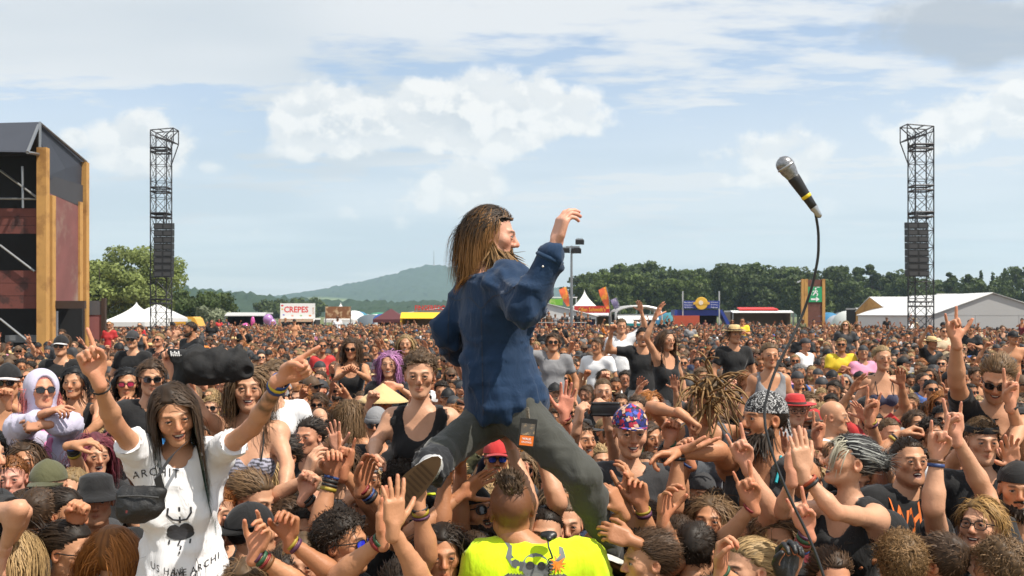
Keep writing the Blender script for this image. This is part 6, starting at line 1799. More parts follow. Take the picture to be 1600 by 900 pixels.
def bikini(label, head, yaw, col, stripe, arms, hair, pants, s=1.0, mouth='closed', hyaw=0, hpitch=0, skin=1, vox=.016, legs='sit', shades=None, group='people riding on shoulders', hv=.0046):
    def extra(J, o, base, so):
        ss = J['s']; C, U, F_, X = J['C'], J['U'], J['F'], J['X']; Mx = np.stack([X, F_, U], 1)
        P = [p for p in torso_prims(J)[:1]] + [q for q in torso_prims(J) if q[0] == 'e'][3:]
        P += [cut(U, C + U * .035 * ss), cut(-U, C - U * .085 * ss)]
        V, F = sdf(P, .0085, .006 * ss)
        up_ = (V - C) @ U; x_ = (V - C) @ X
        # cups are higher at the sides, dipped in the middle
        keep_dip = np.clip(1 - np.abs(x_) / (.03 * ss), 0, 1) * np.clip(up_ / (.03 * ss), 0, 1)
        V = V - U * (keep_dip * .035 * ss)[:, None]
        T = np.ones((len(V), 4), np.float32); T[:, 3] = 0
        if stripe:
            k = (np.sin((up_ + .25 * np.abs(x_) * np.sign(up_)) * 330) > 0).astype(float)[:, None]; T[:, :3] = k * A(1, 1, 1) + (1 - k) * A(7, 7, 7.4)
        local(MB().add(V, F, tint=T), base).build('bikini_top', CLOTH, o, True, color=col)
        st_ = MB()
        for sg in (-1, 1):
            q0 = C + U * .02 * ss + F_ * .118 * ss + X * sg * .075 * ss; q1 = J['N'] + U * .0 + X * sg * .075 * ss + F_ * .02 * ss
            local(MB().tube([q0, (q0 + q1) / 2 + F_ * .022 * ss + X * sg * .008, q1 + U * .012, q1 - F_ * .09 * ss - U * .01], .0045, 5), base).build('strap', CLOTH, o, True, color=(.02, .02, .02))
    return person(label, head, yaw, s, 'f', skin, hair, None, pants, legs, arms, mouth, shades=shades, hyaw=hyaw, hpitch=hpitch, vox=vox, shortpants=.4, extra=extra, group=group, hv=hv)
bikini('smiling rider in grey striped bikini top and dark shorts on shoulders, left of centre', (388, 607, 5.15), 6, (.055, .055, .065), True,
       {'+': dict(w=(442, 782, 4.9), e=(449, 728, 5.05), hand='relaxed'), '-': dict(w=(272, 582, 4.95), e=(318, 650, 5.0), hand='fist', palm=(.3, -.9, 0), fing=(-.2, 0, 1), up=.6)}, ('wavy', 'light'), (.03, .04, .07), mouth='smile', hyaw=8, skin=3)
# black t-shirt waved in the air
def waved_shirt():
    p = w3((328, 572, 4.9)); t = thing('waved_t_shirt', 'black t-shirt being waved in a raised fist at left', 't-shirt', tuple(p), None); k = 4.9 / FPX
    def q(px, py, y=0.): return A((px - 328) * k, y, -(py - 572) * k)
    V, F = sdf([cone(q(266, 548), q(300, 566, .0), .016, .055, .03), ell(q(312, 576), (.090, .028, .088), None, .04), cone(q(318, 574), q(370, 574, .03), .062, .060, .05), ell(q(345, 574, .01), (.13, .030, .078), None, .04), cone(q(285, 556), q(282, 598, -.02), .030, .030, .03), cone(q(360, 570, .02), q(384, 584, .04), .050, .034, .03), cone(q(375, 560, .02), q(388, 572, .02), .03, .02, .03),
                ell(q(388, 582, -.03), (.02, .05, .022), None, .02, '-')], .010)
    V = cloth(V, F, .014, 22., 4)
    c = MB().add(V, F).build('cloth', mat('black_cotton', (.012, .012, .013), .85, bump=.6, bscale=9), t, True)
    lt = MB()
    for i in range(5): a = i * .9; lt.tube([q(272 + 3 * i, 548 + 2 * (i % 2), -.05), q(274 + 3 * i, 556, -.056), q(277 + 3 * i, 550 + i, -.055)], .0035, 4)
    lt.build('white_print', mat('print_white', (.6, .6, .6), .7), t)
waved_shirt()
person('curly-topped undercut person carrying the striped bikini rider', (396, 782, 4.75), yaw=45, hpitch=-15, hyaw=20, hair=('swept', 'light'), skin=3, headk=dict(shave=(.45, .35, .28)), s=1.02, arms={'+': dict(rel=(.15, .25, .1), hand='grip'), '-': dict(rel=(.15, .25, .1), hand='grip')})


def tank_rider():
    def extra(J, o, base, so):
        N, U, F_, X = J['N'], J['U'], J['F'], J['X']
        W = J['W'] - U * .07; bb = MB()
        V, F = sdf([ell(W + F_ * .115, (.105, .045, .045), np.stack([X, F_, U], 1)), ell(W, (.15, .115, .030), np.stack([X, F_, U], 1), .02)], .010); local(MB().add(V, F), base).build('belt_bag', CLOTH, o, True, color=(.014, .014, .015))
        zz_ = MB().tube([W + F_ * .150 + X * a + U * .030 - U * .12 * abs(a) ** 1.5 - F_ * a * a * 3.2 for a in np.linspace(-.085, .085, 9)], .0075, 5, tint=(.72, .80, .02, 1)); local(zz_, base).build('neon_zip', PAINT, o, True)
    return person('person in strappy black tank top with neon-zipped belt bag riding on shoulders, centre left', (656, 587, 4.95), yaw=-2, s=.94, sex='f', hyaw=4, hpitch=-4, vox=.016, hv=.0046, skin=3, hair=('updo', (.13, .08, .045)), shirt=('tank', 'black'), shirtk=dict(loose=.009, neckr=.080, amp=.002), pants='black', legs='sit', mouth='closed',
        arms={'-': dict(w=(582, 720, 4.68), e=(588, 690, 4.92), hand='fist', palm=(.6, -.3, -.5), fing=(.15, -.9, .1)), '+': dict(w=(716, 752, 4.85), e=(712, 705, 4.95), hand='relaxed')}, headk=dict(lips=.9, brow=(.05, .03, .02)), extra=extra, group='people riding on shoulders')
tank_rider()
person('frizzy-haired person carrying the rider in the strappy black tank top', (628, 757, 4.90), yaw=175, hpitch=0, hair=('curly', 'dark'), s=1.0, skin=0, dens=1.5, arms={'+': dict(rel=(.15, .25, .1), hand='grip'), '-': dict(rel=(.15, .25, .1), hand='grip')})


def cap_person():
    def extra(J, o, base, so):
        for ch in o.children:
            if ch.name.split('.')[0] == 'cap':
                m = bpy.data.materials.new('floral_cotton'); m.use_nodes = True; t = m.node_tree; t.nodes.clear(); q = NT(t)
                tc = q.n('ShaderNodeTexCoord').outputs['Object']; v = q.n('ShaderNodeTexVoronoi', ins={'Vector': q.vm('ADD', tc, q.vm('MULTIPLY', q.n('ShaderNodeTexNoise', ins={'Vector': tc, 'Scale': 60.}).outputs['Color'], (.03, .03, .03))), 'Scale': 52.}); se = q.n('ShaderNodeSeparateColor', ins={0: v.outputs['Color']}).outputs[0]
                c = q.mix(q.m('GREATER_THAN', se, .42), c4((.012, .018, .14)), c4((.42, .02, .05))); c = q.mix(q.m('GREATER_THAN', se, .66), c, c4((.05, .09, .42))); c = q.mix(q.m('GREATER_THAN', se, .82), c, c4((.62, .40, .28))); c = q.mix(q.m('GREATER_THAN', v.outputs['Distance'], .62), c, c4((.008, .008, .012)))
                b = q.n('ShaderNodeBsdfPrincipled', ins={'Base Color': c, 'Roughness': .75}); t.links.new(b.outputs[0], q.n('ShaderNodeOutputMaterial').inputs[0]); ch.data.materials[0] = m
        k = MB(); v, f = stroke([(-.055 - .0, .12), (-.06, .06), (-.075, .0), (-.10, -.06), (-.12, -.12)], .012); project_print(k, so, base, v, f, J['C'], A(1, 0, 0), A(0, 0, 1), A(0, 1, 0), .004, (.45, .43, .40, 1)); k.build('bag_strap', PLAIN, o)
    person('smiling person in floral flat-peaked cap and black t-shirt right of the singer', (985, 676, 4.85), yaw=4, sex='f', hpitch=-4, vox=.018, hv=.0046, hair=('under', 'blond'), skin=3, mouth='smile', hat=('snapback', 'navy'), shirt=('tee', 'charcoal'), shirtk=dict(loose=.018), legs='sit',
        arms={'+': dict(rel=(.10, .12, -.46)), '-': dict(rel=(.10, .12, -.46))}, extra=extra, group='people riding on shoulders', pants='black')
cap_person()
person('person with bent head carrying the rider in the floral cap', (990, None, 4.95), yaw=10, hair=('crew', 'light'), skin=1, hpitch=-10, s=.98)


def dreads_rider():
    def extra(J, o, base, so):
        r = np.random.default_rng(5); mb = MB(); M = J['HM']
        for i in range(54):
            u = r.normal(size=3); u[2] = abs(u[2]) * .9 + .05; u[1] -= .2; u /= np.linalg.norm(u)
            p = SKC + u * (SKR + .002); L = r.uniform(.15, .31)
            fly = r.uniform() < .72
            d = u * .8 + (A(r.normal(0, .7), -.2, .9) if fly else A(r.normal(0, .3), -.9, .0)); P = [p]; q = p.copy(); d = nrm(d)
            dn = nrm(np.linalg.inv(M[:3, :3]) @ A(0, 0, -1)); sw = r.normal(0, .35, 3)
            for k in range(9): d = nrm(d + dn * (.12 if fly else .30) + sw * .25 + r.normal(0, .12, 3)); q = q + d * L / 9; P.append(q)
            P = np.array(P); e = (P - SKC) / (SKR + .008); m = np.linalg.norm(e, axis=1); ins = m < 1; P[ins] = SKC + e[ins] / m[ins][:, None] * (SKR + .008)
            tv = r.uniform(.7, 1.5)
            mb.tube(P, np.linspace(.0075, .0045, len(P)), 5, tint=(tv, tv, tv, 0))
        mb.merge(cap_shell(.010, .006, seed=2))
        place_hm(mb, J, 'dreadlocks', HAIR, o, base, (.20, .115, .045))
    person('person in grey tank top headbanging with flying dreadlocks', (1108, 628, 5.5), yaw=8, sex='f', hpitch=-42, hyaw=-8, lean=(.25, 0), vox=.020, hair=None, skin=0, shirt=('tank', (.10, .11, .125)), legs='sit', pants='navy', shirtk=dict(loose=.012),
        arms={'-': dict(w=(1066, 648, 5.15), e=(1018, 636, 5.4), hand='fist', palm=(0, -.2, -1), fing=(.7, -.3, -.5)), '+': dict(w=(1185, 700, 5.5), e=(1165, 672, 5.55))}, extra=extra, group='people riding on shoulders')
dreads_rider()
person('person in dark cap with red buckle strap carrying the dreadlocked rider', (1095, None, 5.55), yaw=10, hair=('under', 'dark'), hat=('capback', 'charcoal', (.5, .03, .03, 1)), skin=0)


def bandana_man():
    def extra(J, o, base, so):
        for ch in o.children:
            if ch.name.split('.')[0] == 'bandana':
                m = bpy.data.materials.new('paisley_cotton'); m.use_nodes = True; t = m.node_tree; t.nodes.clear(); q = NT(t)
                tc = q.n('ShaderNodeTexCoord').outputs['Object']; n = q.noise(tc, 34., 3, .5, 2.5); c = q.mix(q.m('MULTIPLY', q.ss(n, .50, .53), q.m('SUBTRACT', 1., q.ss(n, .56, .59))), c4((.010, .010, .012)), c4((.50, .50, .50)))
                b = q.n('ShaderNodeBsdfPrincipled', ins={'Base Color': c, 'Roughness': .8}); t.links.new(b.outputs[0], q.n('ShaderNodeOutputMaterial').inputs[0]); ch.data.materials[0] = m
        # open waistcoat: two panels and back
        P = torso_prims(J); F_, X, U, C = J['F'], J['X'], J['U'], J['C']
        P += [ell(C + F_ * .14 - U * .02, (.075, .14, .40), np.stack([X, F_, U], 1), .01, '-'), cut(-U, J['N'] - U * .5), cone(J['N'], J['N'] + U * .2 + F_ * .03, .09, .11, .01, '-')]
        for sd, sg in (('+', 1), ('-', -1)): P.append(cone(J['S' + sd] + X * sg * .05 - U * .03, J['S' + sd] + X * sg * .06 + U * .2, .09, .10, .02, '-'))
        V, F = sdf(P, .012, .016); V = cloth(V, F, .004, 30., 3); local(MB().add(V, F), base).build('waistcoat', CLOTH, o, True, color=(.03, .03, .032))
        k = MB().tube([J['N'] + F_ * .02 + X * .085 + U * .02, J['N'] + X * .10 - U * .03 + F_ * .06, C + U * .12 + X * .105 + F_ * .105], .008, 5, tint=(.01, .30, .36, 1)); local(k, base).build('turquoise_scarf', PLAIN, o, True)
    person('bearded person in paisley bandana and open black waistcoat facing left', (1193, 655, 4.75), yaw=-42, hyaw=-26, hpitch=2, hair=('under', 'dark'), hat=('bandana', 'black'), beard=('long', 'dark'), skin=2, shirt=None, mouth='smile', s=1.05, vox=.018, hv=.0046,
        arms={'-': dict(w=(1062, 708, 4.55), e=(1122, 704, 4.62), hand='soft', palm=(0, -.3, -1)), '+': dict(w=(1230, 800, 4.8), e=(1238, 750, 4.85))}, extra=extra, pants='black', legs='sit', headk=dict(nose=1.15))
bandana_man()


def pony_woman():
    def extra(J, o, base, so):
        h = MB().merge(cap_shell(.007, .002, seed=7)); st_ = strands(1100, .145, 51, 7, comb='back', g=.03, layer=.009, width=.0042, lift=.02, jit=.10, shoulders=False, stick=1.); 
        t = st_.t[0]; r = np.random.default_rng(3); S = len(t) // 14; k = np.repeat((r.uniform(size=S) < .40), 14); t[k, :3] *= A(9, 9.5, 8.5); t[~k, :3] *= .9; h.merge(st_)
        fr = strands(170, .15, 52, 8, part=.1, comb='fwd', g=.35, layer=.014, width=.006, lift=.2, jit=.25, shoulders=False, region=lambda X: (X[:, 1] < -.03) & (X[:, 2] > .05), front=.7); fr.t[0][:, :3] *= A(13, 12.5, 9.); h.merge(fr)
        place_hm(h, J, 'hair', HAIR, o, base, (.035, .034, .036))
        V, F = sdf([ball((0, .150, .035), .036, .02), ball((.01, .165, .02), .024, .02)], .007); V = V + vnormals(V, F) * wob(V, 240., .004, 1)[:, None]; place_hm(MB().add(V, F, tint=(.3, .3, .3, 0)), J, 'hair_bun', HAIR, o, base, (.03, .03, .03))
        for j, (t, c) in enumerate(((.03, (.35, .07, .03, 1)), (.045, (.02, .02, .02, 1)))): local(band_mb(J, '+', t, .012, .030, c), base).build('bracelet', PLAIN, o, True)
    person('person in black tank top with bun and pale fringe clapping, facing left', (1326, 722, 4.3), yaw=-62, hyaw=-22, hpitch=14, sex='f', hair=None, skin=3, shirt=('tank', 'black'), shirtk=dict(loose=.020), mouth='smile', vox=.016, hv=.0046, legs='sit', pants='black', s=.96,
        arms={'+': dict(w=(1256, 742, 3.92), e=(1305, 800, 3.90), hand='flat', palm=(-.2, .9, .2), fing=(-.12, .05, 1)), '-': dict(w=(1238, 746, 4.15), e=(1222, 800, 4.25), hand='flat', palm=(.2, -.9, .2), fing=(.08, 0, 1))}, extra=extra, group='people riding on shoulders')
pony_woman()
person('shadowed person carrying the clapping rider in the black tank top', (1345, None, 4.25), yaw=-20, hair=('short', 'dark'), skin=2, hpitch=-15)

o, J, base = person('person in black t-shirt and sunglasses on shoulders, horned hand high, right side', (1558, 594, 5.3), s=.96, yaw=-18, hyaw=-12, hpitch=-22, hroll=-6, hair=('swept', 'light'), shades=True, skin=1, shirt=('tee', 'black'), legs='sit', pants='charcoal', mouth='smile', beard=None, headk=dict(stubble=.5), vox=.018,
       arms={'-': dict(w=(1494, 534, 5.1), hand='rockl', palm=(.3, -.9, 0), up=1, pole=(-.3, -.4, .3), fing=(-.22, 0, 1)), '+': dict(w=(1580, 700, 5.0), e=(1595, 665, 5.2), hand='relaxed')}, group='people riding on shoulders')
person('person in black and red headband carrying the rider with horned hand', (1534, 690, 5.2), yaw=-5, hpitch=-3, hair=('short', 'light'), hat=('headband', 'black'), skin=3, mouth='closed', s=.99)

def while_tee():
    def extra(J, o, base, so):
        mb = MB(); v, f = grid_text('WHILE', .12, .27, bold=.02, spacing=.95); v[:, 1] += .03 * np.sin(v[:, 0] * 30) - v[:, 0] * .12
        r = np.random.default_rng(4); v += r.normal(0, .0022, v.shape)
        project_print(mb, so, base, v, f, J['C'] + J['U'] * .10, J['X'], J['U'], -J['F'], tint=(.72, .16, .02, 1)); mb.build('orange_print', PAINT, o)
    person('person in black t-shirt with big orange letters WHILE on the chest', (1420, 722, 5.3), yaw=4, neck=.84, hyaw=2, hpitch=6, hair=('crew', 'brown'), skin=1, mouth='open', shirt=('tee', 'black'), shirtk=dict(loose=.02), headk=dict(stubble=.35, jaw=1.08), vox=.018, s=1.06, extra=extra)
while_tee()
person('laughing fair-haired person in dark spectacles and black t-shirt, both arms raised', (1532, 822, 4.45), yaw=-30, hyaw=-14, hpitch=10, hair=('fringe', (.36, .21, .07)), shades='specs', skin=3, mouth='smile', shirt=('tee', 'black'), shirtk=dict(loose=.02), vox=.018, hv=.0046, headk=dict(jaw=.95, nose=1.1),
       arms={'-': dict(w=(1463, 716, 4.22), e=(1458, 792, 4.2), hand='horns', palm=(.1, -1, .1), fing=(.05, -.05, 1), up=1), '+': dict(w=(1494, 684, 4.55), e=(1540, 772, 4.62), hand='horns', palm=(-.1, -1, 0), fing=(-.12, 0, 1), up=1)}, bands={'-': 2})

def pink_hood():
    def extra(J, o, base, so):
        P = [q for q in torso_prims(J)]; F_, X, U, C = J['F'], J['X'], J['U'], J['C']; P += [cut(np.abs(0) * X + X, C + X * .075), cut(-X, C - X * .075), cut(-F_, C + F_ * .02), cut(-U, J['N'] - U * .5), cut(U, J['N'] - U * .02)]
        V, F = sdf(P, .012, .034); V = cloth(V, F, .006, 30., 2); local(MB().add(V, F), base).build('pink_front_panel', CLOTH, o, True, color=(.72, .25, .46))
    person('pink-haired person in sunglasses and pale lilac hooded top with pink front, on shoulders', (66, 612, 6.4), yaw=16, hyaw=22, hpitch=8, sex='f', hair=('underlong', (.80, .25, .24)), hat=('hood', (.52, .49, .62)), shades=True, skin=5, shirt=('hoodie', (.52, .49, .62)), shirtk=dict(sleeve=.6, loose=.03, amp=.008), legs='sit', pants='charcoal',
        arms={'-': dict(w=(70, 646, 6.0), e=(38, 668, 6.15), hand='soft', palm=(0, .3, -1), fing=(.9, -.2, .3)), '+': dict(w=(72, 664, 6.0), e=(110, 662, 6.15), hand='soft', palm=(0, .8, -.5), fing=(-1, -.1, 0))}, vox=.020, extra=extra, group='people riding on shoulders', bands={'+': 1})
pink_hood()

FLAT = dict(vox=.024)
P_ = person
P_('moustached person in olive flat cap and black sunglasses at lower left', (74, 762, 4.9), yaw=6, hat=('cap', 'olive'), shades=True, beard=('goatee', 'ginger'), hair=('under', 'ginger'), skin=3, headk=dict(wide=1.08), **FLAT)
P_('red-bearded person with a hand before one eye, black t-shirt', (338, 803, 4.6), yaw=14, hyaw=8, hair=('short', 'ginger'), beard=('full', 'ginger'), skin=3, arms={'-': dict(w=(322, 850, 4.3), e=(330, 900, 4.4), hand='relaxed', fing=(.05, 0, 1))}, vox=.020)
P_('person in black backward cap seen from the side at lower left', (396, 832, 4.3), yaw=120, hat=('capback', 'black'), hair=('under', 'black'), skin=1, hpitch=4, **FLAT)
P_('dark-haired person in black t-shirt looking left, behind the raised hands', (483, 683, 6.9), yaw=-22, hair=('swept', 'dark'), headk=dict(stubble=.5, jaw=1.05), skin=5, s=1.03, **FLAT)
P_('white printed t-shirt person on shoulders, left of the conical hat', (428, 592, 6.9), yaw=20, hpitch=-12, hair=('fringe', 'light'), shirt=('tee', 'white'), legs='sit', skin=3, pants='blue', group='people riding on shoulders', **FLAT)
P_('person in pale grey conical straw hat behind the strappy tank top rider', (598, 632, 8.6), hat=('cone', 'straw'), hair=('under', 'dark'), skin=2, s=.98, **FLAT)
P_('person in grey knitted beanie and mirrored sunglasses', (588, 664, 7.6), hat=('beanie', 'grey'), shades=True, hair=('under', 'dark'), skin=2, **FLAT)
P_('bushy-haired shirtless person with hair over the face, seen from behind', (546, 650, 8.0), yaw=170, hair=('wavy', 'light'), shirt=None, sex='f', skin=0, hpitch=-20, dens=1.5, **FLAT)
P_('rider in printed black tank top with folded hands far behind the crowd', (549, 545, 11.6), sex='f', hair=('wavy', 'brown'), shades=True, shirt=('tank', 'black'), legs='sit', hpitch=-6, arms={'+': dict(w=(552, 578, 11.2), hand='soft'), '-': dict(w=(546, 578, 11.2), hand='soft')}, skin=0, vox=.028, group='people riding on shoulders')
P_('rider with very long blond hair far behind the crowd', (634, 538, 12.4), sex='f', hair=('long', 'blond'), shirt=('tank', 'beige'), legs='sit', skin=1, vox=.028, mouth='smile', group='people riding on shoulders')
P_('lilac-haired rider in black t-shirt behind the strappy tank top rider', (608, 570, 9.2), sex='f', hair=('wavy', (.45, .20, .40)), shirt=('tee', 'black'), legs='sit', mouth='smile', skin=3, arms={'+': dict(w=(622, 604, 8.8), hand='soft', fing=(-1, 0, .1))}, vox=.026, group='people riding on shoulders')
P_('rider in dark bikini top with arms lowered at right', (1378, 560, 9.8), 0, sex='f', hair=('tied', 'blond'), shirt=None, legs='sit', pants='navy', skin=1, shortpants=.4, vox=.026, group='people riding on shoulders') if False else bikini('rider in dark bikini top with arms lowered at right', (1379, 560, 9.8), 0, (.05, .05, .09), False, {'+': dict(rel=(.12, .05, -.5)), '-': dict(rel=(.12, .05, -.5))}, ('tied', 'blond'), 'blue', skin=1, vox=.024, hv=.006)
P_('rider in grey tank top in front of the far crowd, right of the dreadlocks', (1203, 556, 9.6), sex='f', hair=('tied', 'light'), shirt=('tank', 'grey'), legs='sit', skin=0, arms={'+': dict(rel=(.10, .08, -.5)), '-': dict(rel=(.10, .08, -.5))}, vox=.026, group='people riding on shoulders')
P_('rider in black tank top with hands on hips at the left', (117, 598, 7.7), sex='f', hair=('bob', 'black'), shirt=('tank', 'black'), legs='sit', mouth='smile', skin=1, arms={'+': dict(w=(150, 655, 7.5), e=(155, 630, 7.6)), '-': dict(w=(92, 640, 7.4), e=(95, 628, 7.7), hand='soft')}, vox=.024, group='people riding on shoulders')
def flag_print(J, o, base, so):
    mb = MB()
    for z, c in ((.0, (.05, .25, .60, 1)), (-.075, (.75, .55, .02, 1))):
        g = [(x, z + y) for y in (0, -.036, -.072) for x in np.linspace(-.10, .10, 7)]; f = [(j * 7 + i, j * 7 + i + 1, (j + 1) * 7 + i + 1) for j in range(2) for i in range(6)] + [(j * 7 + i, (j + 1) * 7 + i + 1, (j + 1) * 7 + i) for j in range(2) for i in range(6)]
        project_print(mb, so, base, np.array(g), np.array(f), J['C'] - J['U'] * .03, J['X'], J['U'], -J['F'], tint=c)
    mb.build('chest_print', PAINT, o)
P_('rider in sunglasses and black t-shirt with blue and yellow chest print', (237, 590, 6.9), yaw=22, hair=('fringe', 'brown'), shades=True, shirt=('tee', 'black'), legs='sit', skin=1, vox=.022, extra=flag_print, hpitch=-8, group='people riding on shoulders')
P_('rider in black tank top and red sunglasses behind the pointing arm', (198, 600, 7.6), sex='f', yaw=18, hair=('bob', 'black'), shades=(.35, .02, .06, 1), shirt=('tank', 'black'), legs='sit', skin=0, vox=.024, group='people riding on shoulders', arms={'-': dict(w=(182, 640, 7.4), hand='soft')})
P_('capped rider in black tank top biting a fist at the left edge', (12, 598, 7.0), yaw=16, hat=('cap', 'black', (.6, .55, .55, 1)), shades=True, hair=('under', 'dark'), shirt=('tank', 'black'), legs='sit', skin=0, arms={'+': dict(w=(14, 632, 6.7), hand='fist', fing=(0, -.2, 1))}, vox=.024, group='people riding on shoulders')
P_('rider in black t-shirt and white-peaked cap in front of the wooden stage doorway', (95, 541, 12.), yaw=8, hat=('cap', 'black', (.6, .6, .6, 1)), shades=True, hair=('under', 'dark'), legs='sit', skin=1, vox=.028, group='people riding on shoulders')
P_('rider in black t-shirt and cap below the white canopy tents', (207, 531, 14.), hat=('cap', 'charcoal'), shades=True, hair=('under', 'dark'), legs='sit', skin=1, vox=.028, mouth='smile', group='people riding on shoulders')
P_('rider in grey t-shirt among the far crowd right of the singer', (864, 535, 13.), hair=('fringe', 'brown'), shades=True, shirt=('tee', 'grey'), legs='sit', skin=0, vox=.028, arms={'-': dict(rel=(.2, .1, .3), hand='open', up=1)}, group='people riding on shoulders')
P_('shouting rider in black t-shirt with one arm bent up, far crowd right of the singer', (1004, 527, 13.), hair=('short', 'dark'), mouth='open', legs='sit', skin=0, vox=.028, arms={'-': dict(rel=(.25, .1, .25), hand='fist', up=1)}, group='people riding on shoulders')
P_('rider in white t-shirt raising one arm below the arched stage', (971, 510, 16.), hair=('short', 'light'), shirt=('tee', 'white'), legs='sit', skin=1, vox=.03, arms={'+': dict(rel=(.15, .1, .42), hand='open', up=1)}, group='people riding on shoulders')
P_('rider in black tank top with long brown hair left of the dreadlocks', (1042, 532, 11.5), sex='f', hair=('long', 'brown'), shirt=('tank', 'black'), legs='sit', skin=1, vox=.028, yaw=30, arms={'-': dict(rel=(.1, .1, .45), hand='open', up=1)}, group='people riding on shoulders')
P_('rider in black t-shirt with folded arms in front of the blue booth', (1148, 523, 13.5), hair=('fringe', 'brown'), legs='sit', skin=0, vox=.028, yaw=15, hat=('brim', 'straw'), group='people riding on shoulders')
P_('wine-red haired person in black top at left, looking right', (148, 712, 5.8), yaw=40, sex='f', hair=('wavy', (.22, .05, .07)), skin=3, mouth='open', shirt=('tee', 'black'), dens=1.5, **FLAT)
P_('person in black bucket hat frowning at lower left', (150, 782, 4.9), yaw=20, hat=('bucket', 'black'), hair=('under', 'dark'), skin=1, **FLAT)
P_('person with dark hair tied back and sunglasses in profile at the bottom left', (112, 862, 4.15), yaw=70, hpitch=-8, hair=('tied', 'dark'), shades=True, skin=1, vox=.020)
P_('blond person seen from behind at the bottom left corner', (28, 882, 4.05), yaw=160, sex='f', hair=('bob', 'blond'), skin=3, dens=2.4, **FLAT)
P_('brown-haired person seen from behind above the bottom left corner', (62, 806, 4.55), yaw=170, hair=('short', 'brown'), skin=0, **FLAT)
P_('laughing person with slicked dark hair in profile at left', (103, 806, 4.6), yaw=75, hair=('tied', 'dark'), mouth='smile', skin=0, arms={'+': dict(w=(118, 822, 4.15), hand='fist', palm=(0, -.9, 0), fing=(.3, -.2, .9))}, bands={'+': 3}, **FLAT)
P_('person with long copper-red hair seen from behind beside the white t-shirt', (178, 868, 4.05), yaw=175, sex='f', hair=('long', 'copper'), skin=3, dens=2.4, **FLAT)
P_('person with blue goggles strap round the head at left', (46, 806, 4.85), yaw=75, hair=('short', 'brown'), hat=('headband', 'blue'), skin=0, **FLAT)
P_('red-faced short-haired person behind the olive cap', (18, 748, 5.6), yaw=15, hair=('short', 'ginger'), skin=(.62, .30, .22), **FLAT)
P_('person with long frizzy hair and black t-shirt behind the olive cap', (40, 722, 6.0), yaw=12, hair=('wavy', 'brown'), skin=0, **FLAT)
P_('partly seen person in black t-shirt at the left edge', (-32, 712, 4.1), yaw=80, sex='f', hair=('bob', 'black'), skin=3, mouth='smile', arms={'+': dict(w=(12, 860, 4.0), e=(35, 800, 3.9)), '-': dict(w=(5, 862, 3.85), e=(30, 795, 3.75))}, legs='sit', vox=.020, group='people riding on shoulders')
P_('curly dark-haired balding person in blue mirrored sunglasses looking right', (536, 850, 4.0), yaw=75, hair=('curly', 'dark'), shades=(.02, .03, .55, 1), skin=2, vox=.020, hpitch=4)
P_('fair-haired smiling person at the bottom left of centre', (470, 882, 4.0), yaw=10, sex='f', hair=('long', 'light'), mouth='smile', skin=3, **FLAT)
P_('bearded person in black headband and sunglasses peering past the steward', (742, 800, 4.55), yaw=40, hpitch=14, hair=('under', 'dark'), hat=('bandana', 'black'), shades=True, beard=('full', 'dark'), skin=2, mouth='smile', vox=.020, arms={'-': dict(w=(718, 775, 4.35), hand='open')})
P_('short-haired person seen from behind at the left of the steward', (738, 874, 4.35), yaw=-120, hair=('crew', 'brown'), skin=3, **FLAT)
P_('brown-haired person in left profile at the bottom right of the steward', (1010, 878, 4.1), yaw=-75, hair=('swept', 'brown'), skin=1, s=.98, dens=2.6, vox=.020)
P_('dark short-haired person from behind at the bottom', (1088, 862, 4.2), yaw=150, hair=('short', 'dark'), skin=1, **FLAT)
P_('long dreadlocked fair person looking up left at the bottom', (1110, 818, 4.6), yaw=-20, hpitch=12, hair=('wavy', 'light'), skin=0, headk=dict(stubble=.4), vox=.020, dens=2.2)
P_('brown-haired person in left profile under the horned hands', (1190, 842, 4.5), yaw=-70, hair=('fringe', 'brown'), skin=0, dens=2.4, **FLAT)
P_('blond person with receding hair at the bottom, facing left', (1168, 890, 3.95), yaw=-65, hair=('tied', 'blond'), skin=3, dens=2.4, **FLAT)
P_('curly light-brown haired person from behind at the bottom right', (1408, 884, 4.0), yaw=165, hair=('curly', (.24, .14, .06)), skin=1, dens=2.6, vox=.022)
P_('short brown-haired person from behind beside the curly head', (1470, 880, 4.1), yaw=-140, hair=('short', 'brown'), skin=1, **FLAT)
P_('wavy fair-haired person from behind at the bottom right corner', (1562, 892, 4.0), yaw=-150, hair=('curly', 'light'), skin=0, dens=1.5, **FLAT)
P_('full-bearded person in dark backward cap at the right edge', (1590, 765, 4.65), yaw=-20, hat=('capback', 'black'), beard=('full', 'dark'), hair=('under', 'dark'), shirt=('tank', 'black'), skin=0, **FLAT)
P_('person in black backward cap below the orange-lettered t-shirt', (1380, 842, 4.5), yaw=-60, hpitch=16, hat=('capback', 'black'), hair=('under', 'dark'), skin=2, **FLAT)
P_('person in tight red hat and glasses behind the bandana', (1243, 642, 7.8), hat=('brim', 'red'), shades='specs', hair=('under', 'light'), skin=3, s=.97, **FLAT)
P_('bald person in white tank top facing right', (1304, 652, 7.6), yaw=60, hair=None, shirt=('tank', 'white'), skin=1, **FLAT)
P_('person with blue phone-lit sunglasses and long chin beard', (942, 605, 9.6), hair=('crew', 'light'), beard=('long', 'ginger'), shirt=('tank', 'black'), skin=3, vox=.028) if False else None
P_('person in tank top with long reddish beard behind the phone', (942, 612, 9.3), hair=('crew', 'light'), beard=('long', 'ginger'), shirt=('tank', 'black'), skin=3, vox=.026)

